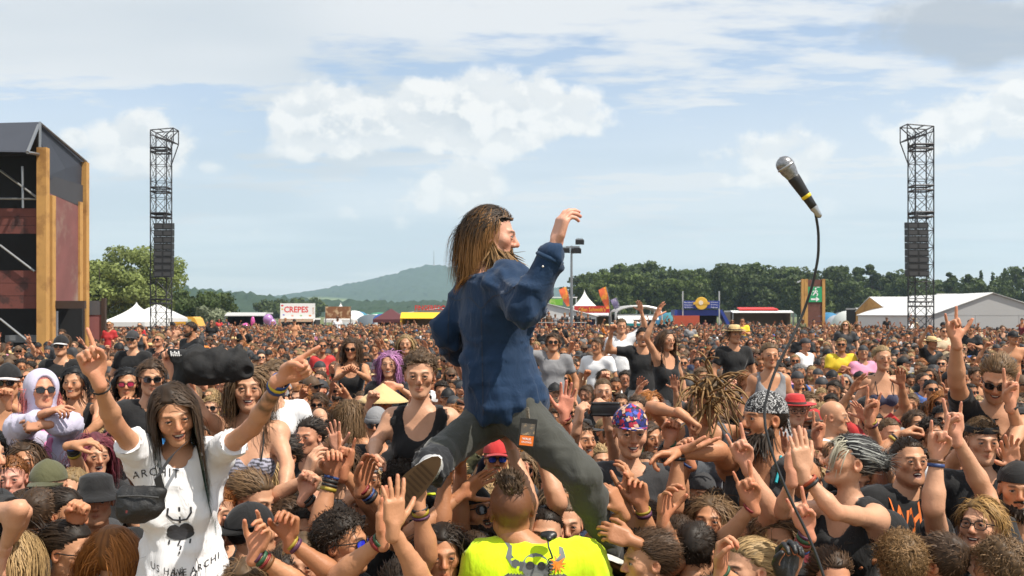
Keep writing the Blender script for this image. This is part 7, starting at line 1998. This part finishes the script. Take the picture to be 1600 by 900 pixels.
# ---- people whose raised arms reach into the picture
def R_(label, px, d, arms, bands=None, **k):
    k.setdefault('hair', (rnd.choice(['short', 'swept', 'fringe', 'wavy', 'crew']), rnd.choice(['dark', 'brown', 'brown', 'light'])))
    k.setdefault('skin', rnd.randrange(7)); k.setdefault('vox', .024)
    return person(label, (px, None, d), arms=arms, bands=bands, **k)
CAMP = (0, -1, 0)
R_('person stretching a slack hand and a braceleted fist upward left of centre', 452, 4.75, {'+': dict(w=(476, 776, 4.5), hand='fist', fing=(.35, 0, .9), up=.8), '-': dict(w=(479, 748, 4.75), hand='relaxed', palm=(.7, .5, 0), fing=(.3, 0, 1), up=1)}, {'+': 2})
R_('person in dark t-shirt with bent arm and drooping hand, wrist full of bands', 478, 4.6, {'+': dict(w=(519, 742, 4.45), e=(498, 818, 4.4), hand='grip', palm=(.2, -.6, -.6), fing=(.1, -.3, .9), up=.6)}, {'+': 4}, yaw=10)
R_('person raising a single horned hand left of the sneaker sole', 522, 4.7, {'+': dict(w=(537, 738, 4.55), hand='horns', palm=CAMP, fing=(.1, 0, 1), up=1)}, yaw=5)
R_('person with many wristbands holding up a relaxed hand left of the sneaker', 540, 4.5, {'+': dict(w=(564, 762, 4.35), hand='relaxed', palm=(.5, -.7, 0), fing=(.25, 0, 1), up=1)}, {'+': 4}, yaw=10)
R_('person raising both open hands just below the sneaker sole', 625, 3.72, {'-': dict(w=(598, 842, 3.65), hand='flat', palm=(.9, -.3, 0), fing=(0, 0, 1), up=.6), '+': dict(w=(614, 828, 3.5), hand='open', palm=(-.5, .8, 0), fing=(.05, 0, 1), up=.8)}, {'-': 2}, yaw=-5, s=.97)
R_('person with banded wrist lifting a slim hand at the bottom left of centre', 385, 3.9, {'+': dict(w=(398, 866, 3.75), hand='soft', palm=(-.4, -.8, 0), fing=(.35, 0, .95), up=.6)}, {'+': 4}, yaw=10, s=.95)
R_('person raising a clenched fist with dark band at the bottom left of centre', 440, 3.95, {'+': dict(w=(452, 846, 3.8), hand='grip', palm=(-.2, -.6, -.6), fing=(.05, -.2, 1), up=.7)}, {'+': 2}, s=.96)
R_('person gripping the singer’s sneaker with a yellow-banded hand', 690, 4.15, {'-': dict(w=(655, 790, 4.0), e=(668, 866, 4.05), hand='grip', palm=(0, .9, .3), fing=(-.2, .2, 1), up=.6)}, {'-': 3}, yaw=10)
R_('person holding up the singer’s shin with both hands', 702, 4.55, {'-': dict(w=(697, 742, 4.35), e=(688, 828, 4.3), hand='grip', palm=(0, -.4, .9), fing=(.1, -.2, 1), up=.8), '+': dict(w=(720, 738, 4.45), e=(718, 826, 4.45), hand='grip', palm=(0, -.4, .9), fing=(0, -.2, 1), up=.8)}, skin=4)
R_('person reaching a long pale arm up between the singer’s legs', 852, 4.55, {'-': dict(w=(797, 694, 4.55), e=(826, 786, 4.42), hand='flat', palm=(0, -1, .2), up=1)}, skin=3, yaw=-5)
R_('person stretching an arm to the back of the singer’s knee', 884, 4.75, {'-': dict(w=(846, 716, 4.6), e=(872, 785, 4.55), hand='claw', palm=(.3, -.9, 0), up=1)}, skin=3)
R_('person holding up an open reddish palm behind the singer', 868, 5.8, {'+': dict(w=(882, 650, 5.5), hand='open', palm=CAMP, fing=(.12, 0, 1), up=1)}, {'+': 2}, skin=(.60, .27, .17))  # the skin tone itself is redder
o, J, base = R_('person filming with a black phone held in both hands', 925, 5.7, {'-': dict(w=(902, 668, 5.25), hand='pinch', palm=(.9, .3, 0), fing=(.15, 0, 1), up=1), '+': dict(w=(950, 662, 5.25), hand='pinch', palm=(-.9, .3, 0), fing=(-.2, 0, 1), up=1)}, skin=3)
ph = thing('phone', 'black smartphone held sideways above the crowd right of the singer', 'phone', tuple(w3((928, 646, 5.22))))
V, F = sdf([cone((-.068, 0, -.030), (.068, 0, -.030), .006, k=.004), cone((-.068, 0, .030), (.068, 0, .030), .006, k=.004), ell((0, 0, 0), (.078, .0055, .040), None, .004), ell((.05, 0, 0), (.03, .0052, .034), None, .004), ell((-.05, 0, 0), (.03, .0052, .034), None, .004)], .004)
MB().add(V, F).build('case', mat('phone_black', (.015, .015, .017), .3), ph, True)
MB().lathe([(0, 0), (.006, 0), (.006, .002), (0, .002)], 10).build('camera_lens', mat('lens_glass', (.05, .05, .06), .1), ph).rotation_euler = (R(90), 0, 0)
ph.children[-1].location = (.058, -.006, .022)
R_('person grasping the singer’s jeans with two stacked hands', 1000, 4.35, {'-': dict(w=(972, 800, 4.22), hand='claw', palm=(-.8, .5, 0), fing=(-.45, 0, .9), up=.6), '+': dict(w=(990, 846, 4.05), hand='claw', palm=(-.7, .6, 0), fing=(-.9, 0, .35), up=.3)}, s=.96)
R_('person holding two curled hands before the floral-capped rider', 1010, 4.65, {'-': dict(w=(977, 778, 4.4), e=(985, 845, 4.4), hand='claw', palm=(-.7, .4, 0), fing=(.15, 0, 1), up=.6), '+': dict(w=(1004, 794, 4.35), e=(1018, 850, 4.4), hand='soft', palm=(-.4, -.7, 0), fing=(-.2, 0, 1), up=.5)}, {'+': 2}, skin=2)
def tatt(V, T):
    a, b = w3((1037, 818, 4.15)), w3((1052, 858, 4.15)); ab = b - a; t = np.clip(((V - a) @ ab) / (ab @ ab), 0, 1); dd = np.linalg.norm(V - a - t[:, None] * ab, axis=1)
    k = np.clip(.5 + wob(V, 150., .4, 3), 0, 1) * (dd < .06) * (t > .1) * (t < .95); T[:, :3] *= 1 - .7 * k[:, None]
R_('person with a tattooed forearm curling one hand', 1062, 4.35, {'-': dict(w=(1036, 812, 4.15), e=(1056, 876, 4.15), hand='claw', palm=(.6, -.6, 0), fing=(.1, 0, 1), up=.5)}, paint=tatt)
R_('person laying a flat palm on the air, purple wristband', 1060, 4.8, {'-': dict(w=(1060, 706, 4.55), e=(1054, 792, 4.55), hand='flat', palm=(-.1, .1, 1), fing=(.95, 0, .28), up=1)}, {'-': 2}, skin=0)
R_('person whose thin banded arm slants up left to the flat palm', 1122, 5.0, {'-': dict(w=(1078, 722, 4.85), hand='fist', fing=(-.3, 0, .9), up=1)}, {'-': 1}, skin=0)
R_('person throwing the upper of two horned hands before the bandana', 1215, 4.6, {'-': dict(w=(1166, 728, 4.35), e=(1206, 800, 4.35), hand='horns', palm=(.1, -1, 0), fing=(-.35, 0, .95), up=1)}, skin=3)
R_('person throwing the lower of two horned hands, black wristband', 1212, 4.4, {'-': dict(w=(1176, 790, 4.15), hand='horns', palm=(.1, -1, 0), fing=(-.3, 0, .95), up=.7)}, {'-': 1}, skin=0)
R_('person lifting a pinched hand at the bottom right of centre', 1120, 3.8, {'+': dict(w=(1126, 890, 3.62), hand='grip', palm=(.6, -.6, 0), fing=(.1, 0, 1), up=.4)}, {'+': 1}, s=.93, skin=0)
R_('person with red nails and studded wrist throwing horns at the cable', 1300, 4.05, {'-': dict(w=(1262, 832, 3.85), hand='horns', palm=(.2, -1, 0), fing=(-.35, 0, .95), up=.5)}, {'-': 5}, nails=(.45, .02, .03), sex='f', s=.95)
R_('person with raised horned hand behind the pale fringe', 1340, 5.9, {'+': dict(w=(1360, 656, 5.65), hand='horns', palm=CAMP, fing=(.12, 0, 1), up=1)}, {'+': 2}, skin=0)
R_('person pointing a slack braceleted hand rightward behind the bun', 1372, 5.9, {'+': dict(w=(1402, 682, 5.7), e=(1372, 712, 5.7), hand='pinch', palm=(0, -.3, -1), fing=(.9, 0, .45), up=.8)}, {'+': 2}, skin=0)
R_('person with black wristband throwing horns at the right edge', 1572, 5.4, {'+': dict(w=(1579, 632, 5.1), hand='horns', palm=CAMP, fing=(0, 0, 1), up=1)}, {'+': 1}, skin=1)
R_('person waving a banded slack hand beside the wine-red hair', 88, 5.8, {'+': dict(w=(112, 696, 5.5), hand='relaxed', palm=(.3, .2, -.9), fing=(.9, 0, .2), up=.8)}, {'+': 4}, skin=0)
R_('person holding up an open palm above the black-capped heads, centre left', 535, 6.7, {'-': dict(w=(527, 704, 6.4), hand='open', palm=CAMP, fing=(-.15, 0, 1), up=1)}, skin=3)
R_('person lifting an open hand at the right edge behind the bearded cap', 1550, 4.9, {'+': dict(w=(1584, 728, 4.7), hand='open', palm=CAMP, up=1)}, skin=1)
R_('person raising a fist left of the dreadlocked rider', 1022, 5.4, {'+': dict(w=(1046, 690, 5.2), hand='fist', fing=(.2, 0, 1), up=1)}, {'+': 1}, skin=0)
R_('person with horned hand in front of the bald head', 1262, 6.2, {'+': dict(w=(1278, 690, 6.0), hand='horns', palm=CAMP, fing=(.05, 0, 1), up=1)}, skin=0)

# gloved hand at the bottom edge belongs to a crew member
o, J, base = R_('crew member in black glove guiding the microphone cable at the bottom edge', 1216, 3.55, {'+': dict(w=(1228, 905, 3.35), hand='grip', palm=(.2, -.8, 0), fing=(.05, 0, 1), up=.2)}, s=.93, skin=2)
g = MB().merge(hand_mb('grip'), J['HandM+'] @ np.diag([1.14, 1.14, 1.06, 1.0])); local(g, base).build('glove', mat('black_leather', (.014, .014, .015), .45, bump=.3, bscale=50), o, True)
# ------------------------------------------------------------------ the crowd: individuals first, the far mass behind them
POSES = [('m', {}, ''), ('f', {}, ''), ('m', {'+': dict(rel=(.05, .22, .42), hand='horns', up=1)}, 'one horned hand up'), ('f', {'-': dict(rel=(.05, .2, .44), hand='horns', up=1)}, 'one horned hand up'),
         ('m', {'-': dict(rel=(.10, .18, .44), hand='fist', up=1)}, 'a raised fist'), ('m', {'+': dict(rel=(.1, .15, .42), hand='open', up=1), '-': dict(rel=(.12, .2, .38), hand='open', up=1)}, 'both palms up'),
         ('f', {'+': dict(rel=(-.10, .28, .12), hand='flat', fing=(0, 0, 1), palm=(-1, 0, 0)), '-': dict(rel=(-.10, .28, .12), hand='flat', fing=(0, 0, 1), palm=(1, 0, 0))}, 'hands clapping'),
         ('m', {'+': dict(rel=(-.12, .24, -.14), hand='soft', fing=(-1, -.1, .1)), '-': dict(rel=(-.12, .22, -.20), hand='soft', fing=(1, -.1, 0))}, 'arms folded'), ('m', {}, ''), ('f', {}, ''), ('m', {}, ''), ('m', {}, '')]
EXPR = ['closed', 'closed', 'open', 'smile', 'open', 'smile', 'smile', 'closed', 'closed', 'smile', 'smile', 'closed']
TEMPL = []
for i, (sx, arms, ph_) in enumerate(POSES):
    J = skeleton((0, 0, 1.62), 0, 1.0, sx, (0, 0), arms, 'stand', hyaw=(-12, 10, 0, 8, -6, 0, 5, -20, 18, -14, 26, 4)[i], hpitch=(2, 4, 6, 5, 8, 6, 3, 0, -4, 4, 3, 5)[i])
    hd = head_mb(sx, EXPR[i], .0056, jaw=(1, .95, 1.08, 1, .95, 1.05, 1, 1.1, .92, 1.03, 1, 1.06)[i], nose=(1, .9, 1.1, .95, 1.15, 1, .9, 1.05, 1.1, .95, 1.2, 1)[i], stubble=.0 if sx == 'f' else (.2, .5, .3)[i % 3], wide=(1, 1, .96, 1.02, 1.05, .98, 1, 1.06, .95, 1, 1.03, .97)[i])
    TEMPL.append(dict(sex=sx, J=J, pose=ph_, HM=Matrix([list(map(float, r)) for r in J['HM']]), body=body_mb(J, hd, .024).mesh('body', SKIN), tee=shirt_mb(J, 'tee', .021, i, loose=.018).mesh('t_shirt', CLOTH),
                      tank=shirt_mb(J, 'tank', .021, i, loose=.016).mesh('tank_top', CLOTH), pants=pants_mb(J, .045, i).mesh('trousers', CLOTH)))
HSTY = {'m': ['short', 'swept', 'fringe', 'crew', 'curly', 'long', 'wavy'], 'f': ['long', 'wavy', 'bob', 'tied', 'curly']}
HMESH = {k: [hair_mb(k, 200 + 7 * j, .7).mesh('hair', HAIR) for j in range(2)] for k in ('short', 'swept', 'fringe', 'crew', 'curly', 'long', 'wavy', 'bob', 'tied', 'under', 'underlong')}
BMESH = {k: beard_mb(k, 31, 240).mesh('beard', HAIR) for k in ('full', 'goatee', 'long')}
HATS = {'cap': 'cap', 'capback': 'backward cap', 'bucket': 'bucket hat', 'brim': 'brimmed hat', 'beanie': 'beanie', 'bandana': 'bandana', 'headband': 'headband'}
HATM = {k: hat_mb(k).mesh(v.split()[-1] if k != 'bucket' else 'bucket_hat', CLOTH) for k, v in HATS.items()}
SHF = [tuple(mb.mesh(n, m) for mb, n, m in zip(shades_mb(lens=l), ('sunglasses', 'lens'), (PLAIN, GLOSS))) for l in ((.008, .008, .009, 1), (.02, .05, .35, 1), (.25, .10, .02, 1))]
SHIRTW = ['black'] * 12 + ['charcoal'] * 4 + ['white', 'white', 'grey', 'navy', 'navy', 'maroon', 'olive', 'red', 'blue', 'green', 'brown', 'beige']
HATW = ['black'] * 5 + ['charcoal', 'navy', 'olive', 'red', 'grey', 'white', 'brown']
HAIRW = ['dark'] * 4 + ['brown'] * 6 + ['light'] * 4 + ['blond'] * 3 + ['ginger', 'black', 'grey', 'copper']
LAND = [(-2.99, 6.4, 'pink-fronted hooded rider'), (-.36, 11.6, 'printed tank top rider'), (-1.5, 6.9, 'white printed t-shirt rider'), (-1.08, 8.6, 'conical straw hat'), (-2.4, 6.9, 'blue and yellow print rider'), (-3.3, 7.7, 'hands-on-hips rider'), (-.45, 4.95, 'strappy tank top rider'),
        (.56, 4.85, 'floral cap rider'), (1.06, 5.5, 'dreadlocked rider'), (1.16, 4.75, 'bandana wearer'), (2.48, 5.3, 'sunglassed rider with horns'), (2.08, 5.3, 'orange WHILE t-shirt'), (2.16, 7.8, 'red brimmed hat'), (3.5, 9.8, 'dark bikini rider'), (2.4, 9.6, 'grey tank top rider'), (.82, 9.3, 'reddish long beard'),
        (-1.3, 12.4, 'long-blond rider'), (-.98, 6.9, 'left-looking person in black'), (.45, 5.8, 'red-lit open palm'), (.43, 5.7, 'black phone'), (-2.3, 5.8, 'wine-red haired person'), (2.3, 7.6, 'bald person in white'), (1.45, 4.4, 'clapping rider'), (-1.3, 5.15, 'striped bikini rider'), (-2.2, 4.9, 'olive flat cap'), (1.7, 11.5, 'brown-haired tank top rider'), (.5, 13., 'grey t-shirt rider'), (1.7, 13., 'shouting rider')]
USED = set()
def describe(att, x, y):
    a = [att['head'], att['extra']]
    base = 'person in %s' % att['cl']
    bits = [b for b in (att['hatw'], att['shw'], att['pose']) if b]
    look = base + (' and ' + bits[0] if bits else '') + (', ' + bits[1] if len(bits) > 1 else '')
    px = x / y
    cand = sorted(LAND, key=lambda l: abs(l[0] / l[1] - px) * 9 + abs(math.log(l[1] / y)) * 3)
    for l in cand[:9]:
        dx = l[0] / l[1] - px
        side = 'left of' if dx > .035 else 'right of' if dx < -.035 else ('behind' if y > l[1] else 'in front of')
        for how in (side, ('just ' if abs(dx) < .09 else 'well ') + side):
            s = '%s, %s the %s' % (look, how, l[2])
            if s not in USED and len(s.split()) <= 16: USED.add(s); return s
    s = '%s, between the %s and the %s' % (base, cand[0][2], cand[1][2]); k = 0
    while s in USED or len(s.split()) > 16: k += 1; s = '%s, between the %s and the %s' % (look if k % 2 else base, cand[k % 8][2], cand[(k * 3 + 1) % 9][2])
    USED.add(s); return s


occ = [(p[0], p[1], .36) for p in PEOPLE] + [(1.87, 4.75, .5), (1.95, 5.0, .45), (1.7, 4.45, .4)]
def free(x, y, r):
    return all((x - a) ** 2 + (y - b) ** 2 > (max(r, c)) ** 2 for a, b, c in occ)
spots = []
rc = random.Random(23)
for ring in range(60000):
    y = 4.35 + (12.6 - 4.35) * rc.random() ** .75
    x = rc.uniform(-.56, .56) * y
    r = .40 if y < 7 else .43
    if y < 5.2 and abs(x) < .25: continue
    if free(x, y, r): spots.append((x, y)); occ.append((x, y, r))
    if len(spots) > 400: break
NIND = max(0, 300 - len(PEOPLE))
spots.sort(key=lambda s: s[1])
ind, far_near = spots[:NIND], spots[NIND:]
DMAX = ind[-1][1]
for n, (x, y) in enumerate(ind):
    T = TEMPL[rc.choice((0, 1, 2, 3, 4, 5, 6, 7, 8, 8, 9, 9, 10, 10, 11, 11, 0, 1, 0, 1, 8, 9, 10, 11))]; sx = T['sex']
    kind = 'tank' if rc.random() < (.38 if sx == 'f' else .14) else 'tee'; sc_ = rc.choice(SHIRTW)
    bare = sx == 'm' and rc.random() < .07
    hat = rc.choice(['cap', 'cap', 'cap', 'capback', 'bucket', 'brim', 'brim', 'beanie', 'bandana', 'headband']) if rc.random() < (.34 if sx == 'm' else .2) else None
    hc_ = rc.choice(['straw', 'straw', 'beige', 'brown', 'black']) if hat in ('brim',) else rc.choice(HATW)
    sg = rc.randrange(3) if rc.random() < .4 else None
    if sg and rc.random() < .6: sg = 0
    att = dict(head='', extra='', cl='bare chest' if bare else '%s %s' % (sc_, 'tank top' if kind == 'tank' else 't-shirt'), hatw='%s %s' % (hc_, HATS[hat]) if hat else '', shw='sunglasses' if sg is not None else '', pose=T['pose'])
    o = thing('person', describe(att, x, y), 'person', (x, y, 0), 'festival crowd near the stage')
    s = rc.uniform(.93, 1.06) * (1.0 if sx == 'm' else .965)
    o.scale = (s, s, s); o.rotation_euler = (0, 0, R(rc.gauss(0, 16) + math.degrees(math.atan2(-x, y + 3)) * -.6))
    link('body', T['body'], o, color=SKINS[rc.randrange(7)])
    if not bare: link('tank_top' if kind == 'tank' else 't_shirt', T[kind], o, color=SH[sc_])
    link('trousers', T['pants'], o, color=SH[rc.choice(['charcoal', 'black', 'navy', 'olive'])])
    def onhead(nm, me, c=None, par=o):
        q = link(nm, me, par, color=c); q.matrix_local = T['HM'] if par is o else Matrix(); return q
    sty = rc.choice(HSTY[sx]); hcol = HAIRS[rc.choice(HAIRW)]
    if hat in ('cap', 'capback', 'bucket', 'brim', 'beanie', 'bandana'): sty = 'underlong' if sty in ('long', 'wavy', 'bob') else 'under'
    if not (sx == 'm' and hat is None and rc.random() < .05): onhead('hair', HMESH[sty][rc.randrange(2)], hcol)
    if sx == 'm' and rc.random() < .42: onhead('beard', BMESH[rc.choice(['full', 'full', 'goatee', 'long'])], hcol)
    if hat: onhead(HATM[hat].name.split('.')[0], HATM[hat], SH[hc_])
    if sg is not None: f_ = onhead('sunglasses', SHF[sg][0]); onhead('lens', SHF[sg][1], par=f_)

# ---- the mass further back: one object, placed by geometry nodes
CROWD = omat('crowd_people', .62, 0, var=.10, vscale=9., spec=.3, crowd=True)
tcol = bpy.data.collections.new('crowd_templates')
BASEM = {}
for i in range(20):
    sx, arms, _ = POSES[i % 12]
    J = skeleton((0, 0, 1.62), 0, 1.0, sx, (0, 0), arms, 'stand', hyaw=(i * 37) % 50 - 25, hpitch=(i * 13) % 16 - 5)
    mb = MB()
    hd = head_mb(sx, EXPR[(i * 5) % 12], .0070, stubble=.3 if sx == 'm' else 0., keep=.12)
    mb.merge(body_mb(J, hd, .040, legs=False), sel=0.)
    mb.merge(shirt_mb(J, 'tank' if i % 5 == 3 else 'tee', .036, i, loose=.020), sel=.66) if i % 9 != 8 else None
    hat = [None, None, 'cap', None, 'brim', None, 'bucket', None, 'cap', 'capback'][i % 10]
    sty = 'under' if hat else HSTY[sx][(i * 3) % len(HSTY[sx])]
    mb.merge(hair_mb(sty, i, .3), J['HM'], sel=.33)
    if sx == 'm' and i % 3 == 0: mb.merge(beard_mb('full', i, 60), J['HM'], sel=.33)
    if hat:
        hc_ = SH['straw' if hat == 'brim' else ['black', 'charcoal', 'brown', 'black', 'charcoal'][i % 5]]; h_ = hat_mb(hat); 
        for t in h_.t: t[:, 3:6] += t[:, :3] * A(*hc_); t[:, :3] = 0
        mb.merge(h_, J['HM'])
    if i % 5 in (1, 2):
        for q in shades_mb(): mb.merge(q, J['HM'])
    me = mb.mesh('crowd_member_%02d' % i, CROWD); tcol.objects.link(bpy.data.objects.new('crowd_member_%02d' % i, me))
pts = [(x, y) for x, y in far_near]
def ok(x, y):
    if x < -13.6 and 29.5 < y < 38: return False
    for cx, cy in ((-18.8, 55.5), (20.2, 50.5)):
        if abs(x - cx) < .9 and abs(y - cy) < .9: return False
    if y > 70 and x > 26.5: return False
    if 73.4 < y < 77 and -1 < x < 6.2: return False
    return y < 79 or rc.random() < .25
y = 12.75
while y < 88:
    sp_ = .56 if y < 24 else .68 if y < 40 else .95; hw_ = .56 * y + 1.5; x = -hw_
    while x < hw_:
        xx_, yy_ = x + rc.uniform(-.22, .22) * sp_ * 1.6, y + rc.uniform(-.24, .24) * sp_ * 1.6
        if ok(xx_, yy_) and rc.random() < .93 and free(xx_, yy_, .4): pts.append((xx_, yy_))
        x += sp_
    y += sp_ * .92
n = len(pts); P = np.zeros((n, 3), np.float32); P[:, :2] = pts
ride = nrg.uniform(size=n) < .022; ride &= P[:, 1] > 13
P[:, 2] = np.where(ride, nrg.uniform(.35, .62, n), 0)
plat = [(x, 74.7 + .5 * (i % 2), .9) for i, x in enumerate(np.linspace(.9, 5.6, 11) + nrg.uniform(-.12, .12, 11))]
P = np.concatenate([P, np.array(plat, np.float32)]); n = len(P)
me = bpy.data.meshes.new('crowd'); me.vertices.add(n); me.vertices.foreach_set('co', P.ravel())
def attr(nm, ty, arr, key): a = me.attributes.new(nm, ty, 'POINT'); a.data.foreach_set(key, np.ascontiguousarray(arr).ravel())
PW = np.array([.10 if POSES[i % 12][1] and i % 12 != 7 else 1. for i in range(20)])
rot = np.zeros((n, 3), np.float32); rot[:, 2] = nrg.normal(0, .35, n); rot[:, 0] = nrg.normal(0, .03, n)
attr('rot', 'FLOAT_VECTOR', rot, 'vector'); attr('scl', 'FLOAT', nrg.uniform(.92, 1.07, n).astype(np.float32), 'value'); attr('idx', 'INT', nrg.choice(20, n, p=PW / PW.sum()).astype(np.int32), 'value')
def pal(names, D, w=None):
    c = np.array([D[k] if isinstance(k, str) else k for k in names], np.float32)[nrg.integers(0, len(names), n)] * nrg.uniform(.8, 1.2, (n, 1)).astype(np.float32)
    return np.concatenate([c, np.ones((n, 1), np.float32)], 1).astype(np.float32)
attr('c_skin', 'FLOAT_COLOR', pal(SKINS, SH), 'color'); attr('c_hair', 'FLOAT_COLOR', pal(HAIRW, HAIRS), 'color'); attr('c_shirt', 'FLOAT_COLOR', pal(SHIRTW + ['yellow', 'orange', 'pink', 'white', 'grey'], SH), 'color')
crowd = link('crowd', me); tag(crowd, 'dense festival crowd filling the field back to the stalls', 'crowd', kind='stuff')
ng = bpy.data.node_groups.new('crowd_placing', 'GeometryNodeTree')
ng.interface.new_socket('Geometry', in_out='INPUT', socket_type='NodeSocketGeometry'); ng.interface.new_socket('Geometry', in_out='OUTPUT', socket_type='NodeSocketGeometry')
q = NT(ng); gi = q.n('NodeGroupInput'); go = q.n('NodeGroupOutput')
def na(nm, ty): return q.n('GeometryNodeInputNamedAttribute', data_type=ty, ins={'Name': nm}).outputs[0]
ci = q.n('GeometryNodeCollectionInfo', ins={'Collection': tcol, 'Separate Children': True, 'Reset Children': True})
iop = q.n('GeometryNodeInstanceOnPoints', ins={'Points': gi.outputs[0], 'Instance': ci.outputs[0], 'Pick Instance': True, 'Instance Index': na('idx', 'INT'), 'Rotation': na('rot', 'FLOAT_VECTOR'), 'Scale': na('scl', 'FLOAT')})
ng.links.new(iop.outputs[0], go.inputs[0])
md = crowd.modifiers.new('placing', 'NODES'); md.node_group = ng
print('PEOPLE', len(PEOPLE), 'IND', len(ind), 'to', DMAX, 'MASS', n)
# ------------------------------------------------------------------ the microphone flying on its cable
def microphone():
    d = 3.0; a = w3((1226, 257, d)); b = w3((1270, 322, d + .0)); ax = nrm(b - a); L = np.linalg.norm(b - a)
    t = thing('microphone', 'black handheld microphone with silver grille flung into the sky on its cable', 'microphone', tuple(a))
    z = -ax; x = nrm(np.cross(z, A(0, 1, 0))); y = np.cross(z, x); M = Matrix([[x[i], y[i], z[i]] for i in range(3)]).to_4x4(); M.translation = Vector(a)
    t.matrix_world = M
    def lathe(prof, name, m, n=20): MB().lathe(prof, n).build(name, m, t, True)
    gm = bpy.data.materials.new('wire_mesh'); gm.use_nodes = True; tr = gm.node_tree; tr.nodes.clear(); q = NT(tr)
    tc = q.n('ShaderNodeTexCoord').outputs['Object']; v = q.n('ShaderNodeTexVoronoi', ins={'Vector': tc, 'Scale': 420.}); col = q.mix(q.ss(v.outputs['Distance'], .25, .5), c4((.02, .02, .022)), c4((.34, .34, .35)))
    b_ = q.n('ShaderNodeBsdfPrincipled', ins={'Base Color': col, 'Roughness': .35, 'Metallic': .8}); tr.links.new(b_.outputs[0], q.n('ShaderNodeOutputMaterial').inputs[0])
    r = .0255
    lathe([(0, r * 1.0)] + [(r * math.sin(t_), r * math.cos(t_) * .95) for t_ in np.linspace(.2, 1.5, 8)] + [(r, -.004)], 'grille', gm)
    lathe([(r, -.004), (r + .0015, -.005), (r + .0015, -.010), (r - .001, -.011)], 'grille_band', mat('mic_silver', (.45, .45, .46), .3, .9))
    lathe([(r - .001, -.011), (.0235, -.022), (.020, -.034), (.0178, -.045)], 'lower_grille', gm)
    lathe([(.0178, -.045), (.0185, -.047), (.0180, -.060), (.0145, -.105), (.0125, -.135), (.0118, -.150), (.010, -.151), (0, -.151)], 'handle', mat('mic_body', (.018, .018, .019), .38, .1))
    lathe([(.0143, -.108), (.0152, -.110), (.0150, -.117), (.0138, -.118)], 'yellow_tape', mat('yellow_tape', (.75, .52, .01), .5))
    lathe([(.0118, -.151), (.0122, -.153), (.0095, -.165), (.0085, -.178), (.006, -.186), (0, -.186)], 'connector', mat('mic_silver', (.45, .45, .46), .3, .9))
    end = a + ax * .186
    c = thing('microphone_cable', 'long black cable falling from the flying microphone past the clapping rider', 'cable', (end[0], end[1], 0))
    px = [(1273, 327), (1279, 360), (1279, 400), (1270, 445), (1255, 490), (1237, 530), (1215, 570), (1202, 605), (1194, 640), (1196, 670), (1207, 710), (1222, 750), (1240, 790), (1260, 830), (1277, 870), (1292, 915), (1302, 970), (1300, 1080)]
    ds = np.concatenate([np.linspace(d + .02, 3.05, 5), np.linspace(3.02, 2.75, 13)])
    P = [end] + [w3((p[0], p[1], k)) for p, k in zip(px, ds)]
    last = P[-1]; P += [A(last[0] - .02, last[1] - .05, .3), A(last[0] - .05, last[1] - .1, .01), A(last[0] + .3, last[1] - .5, .008)]
    P = np.array(P); tt = np.linspace(0, len(P) - 1, 160); Q = np.stack([np.interp(tt, np.arange(len(P)), P[:, i]) for i in range(3)], 1)
    for _ in range(6): Q[1:-1] = (Q[:-2] + 2 * Q[1:-1] + Q[2:]) / 4
    MB().tube(Q - A(end[0], end[1], 0), .0042, 7).build('lead', mat('cable_rubber', (.014, .014, .015), .45), c, True)
    MB().tube([end - A(end[0], end[1], 0) + ax * -.004, Q[2] - A(end[0], end[1], 0)], .006, 7).build('strain_relief', mat('black_plastic', (.014, .014, .015), .4), c, True)
microphone()
build_haze()
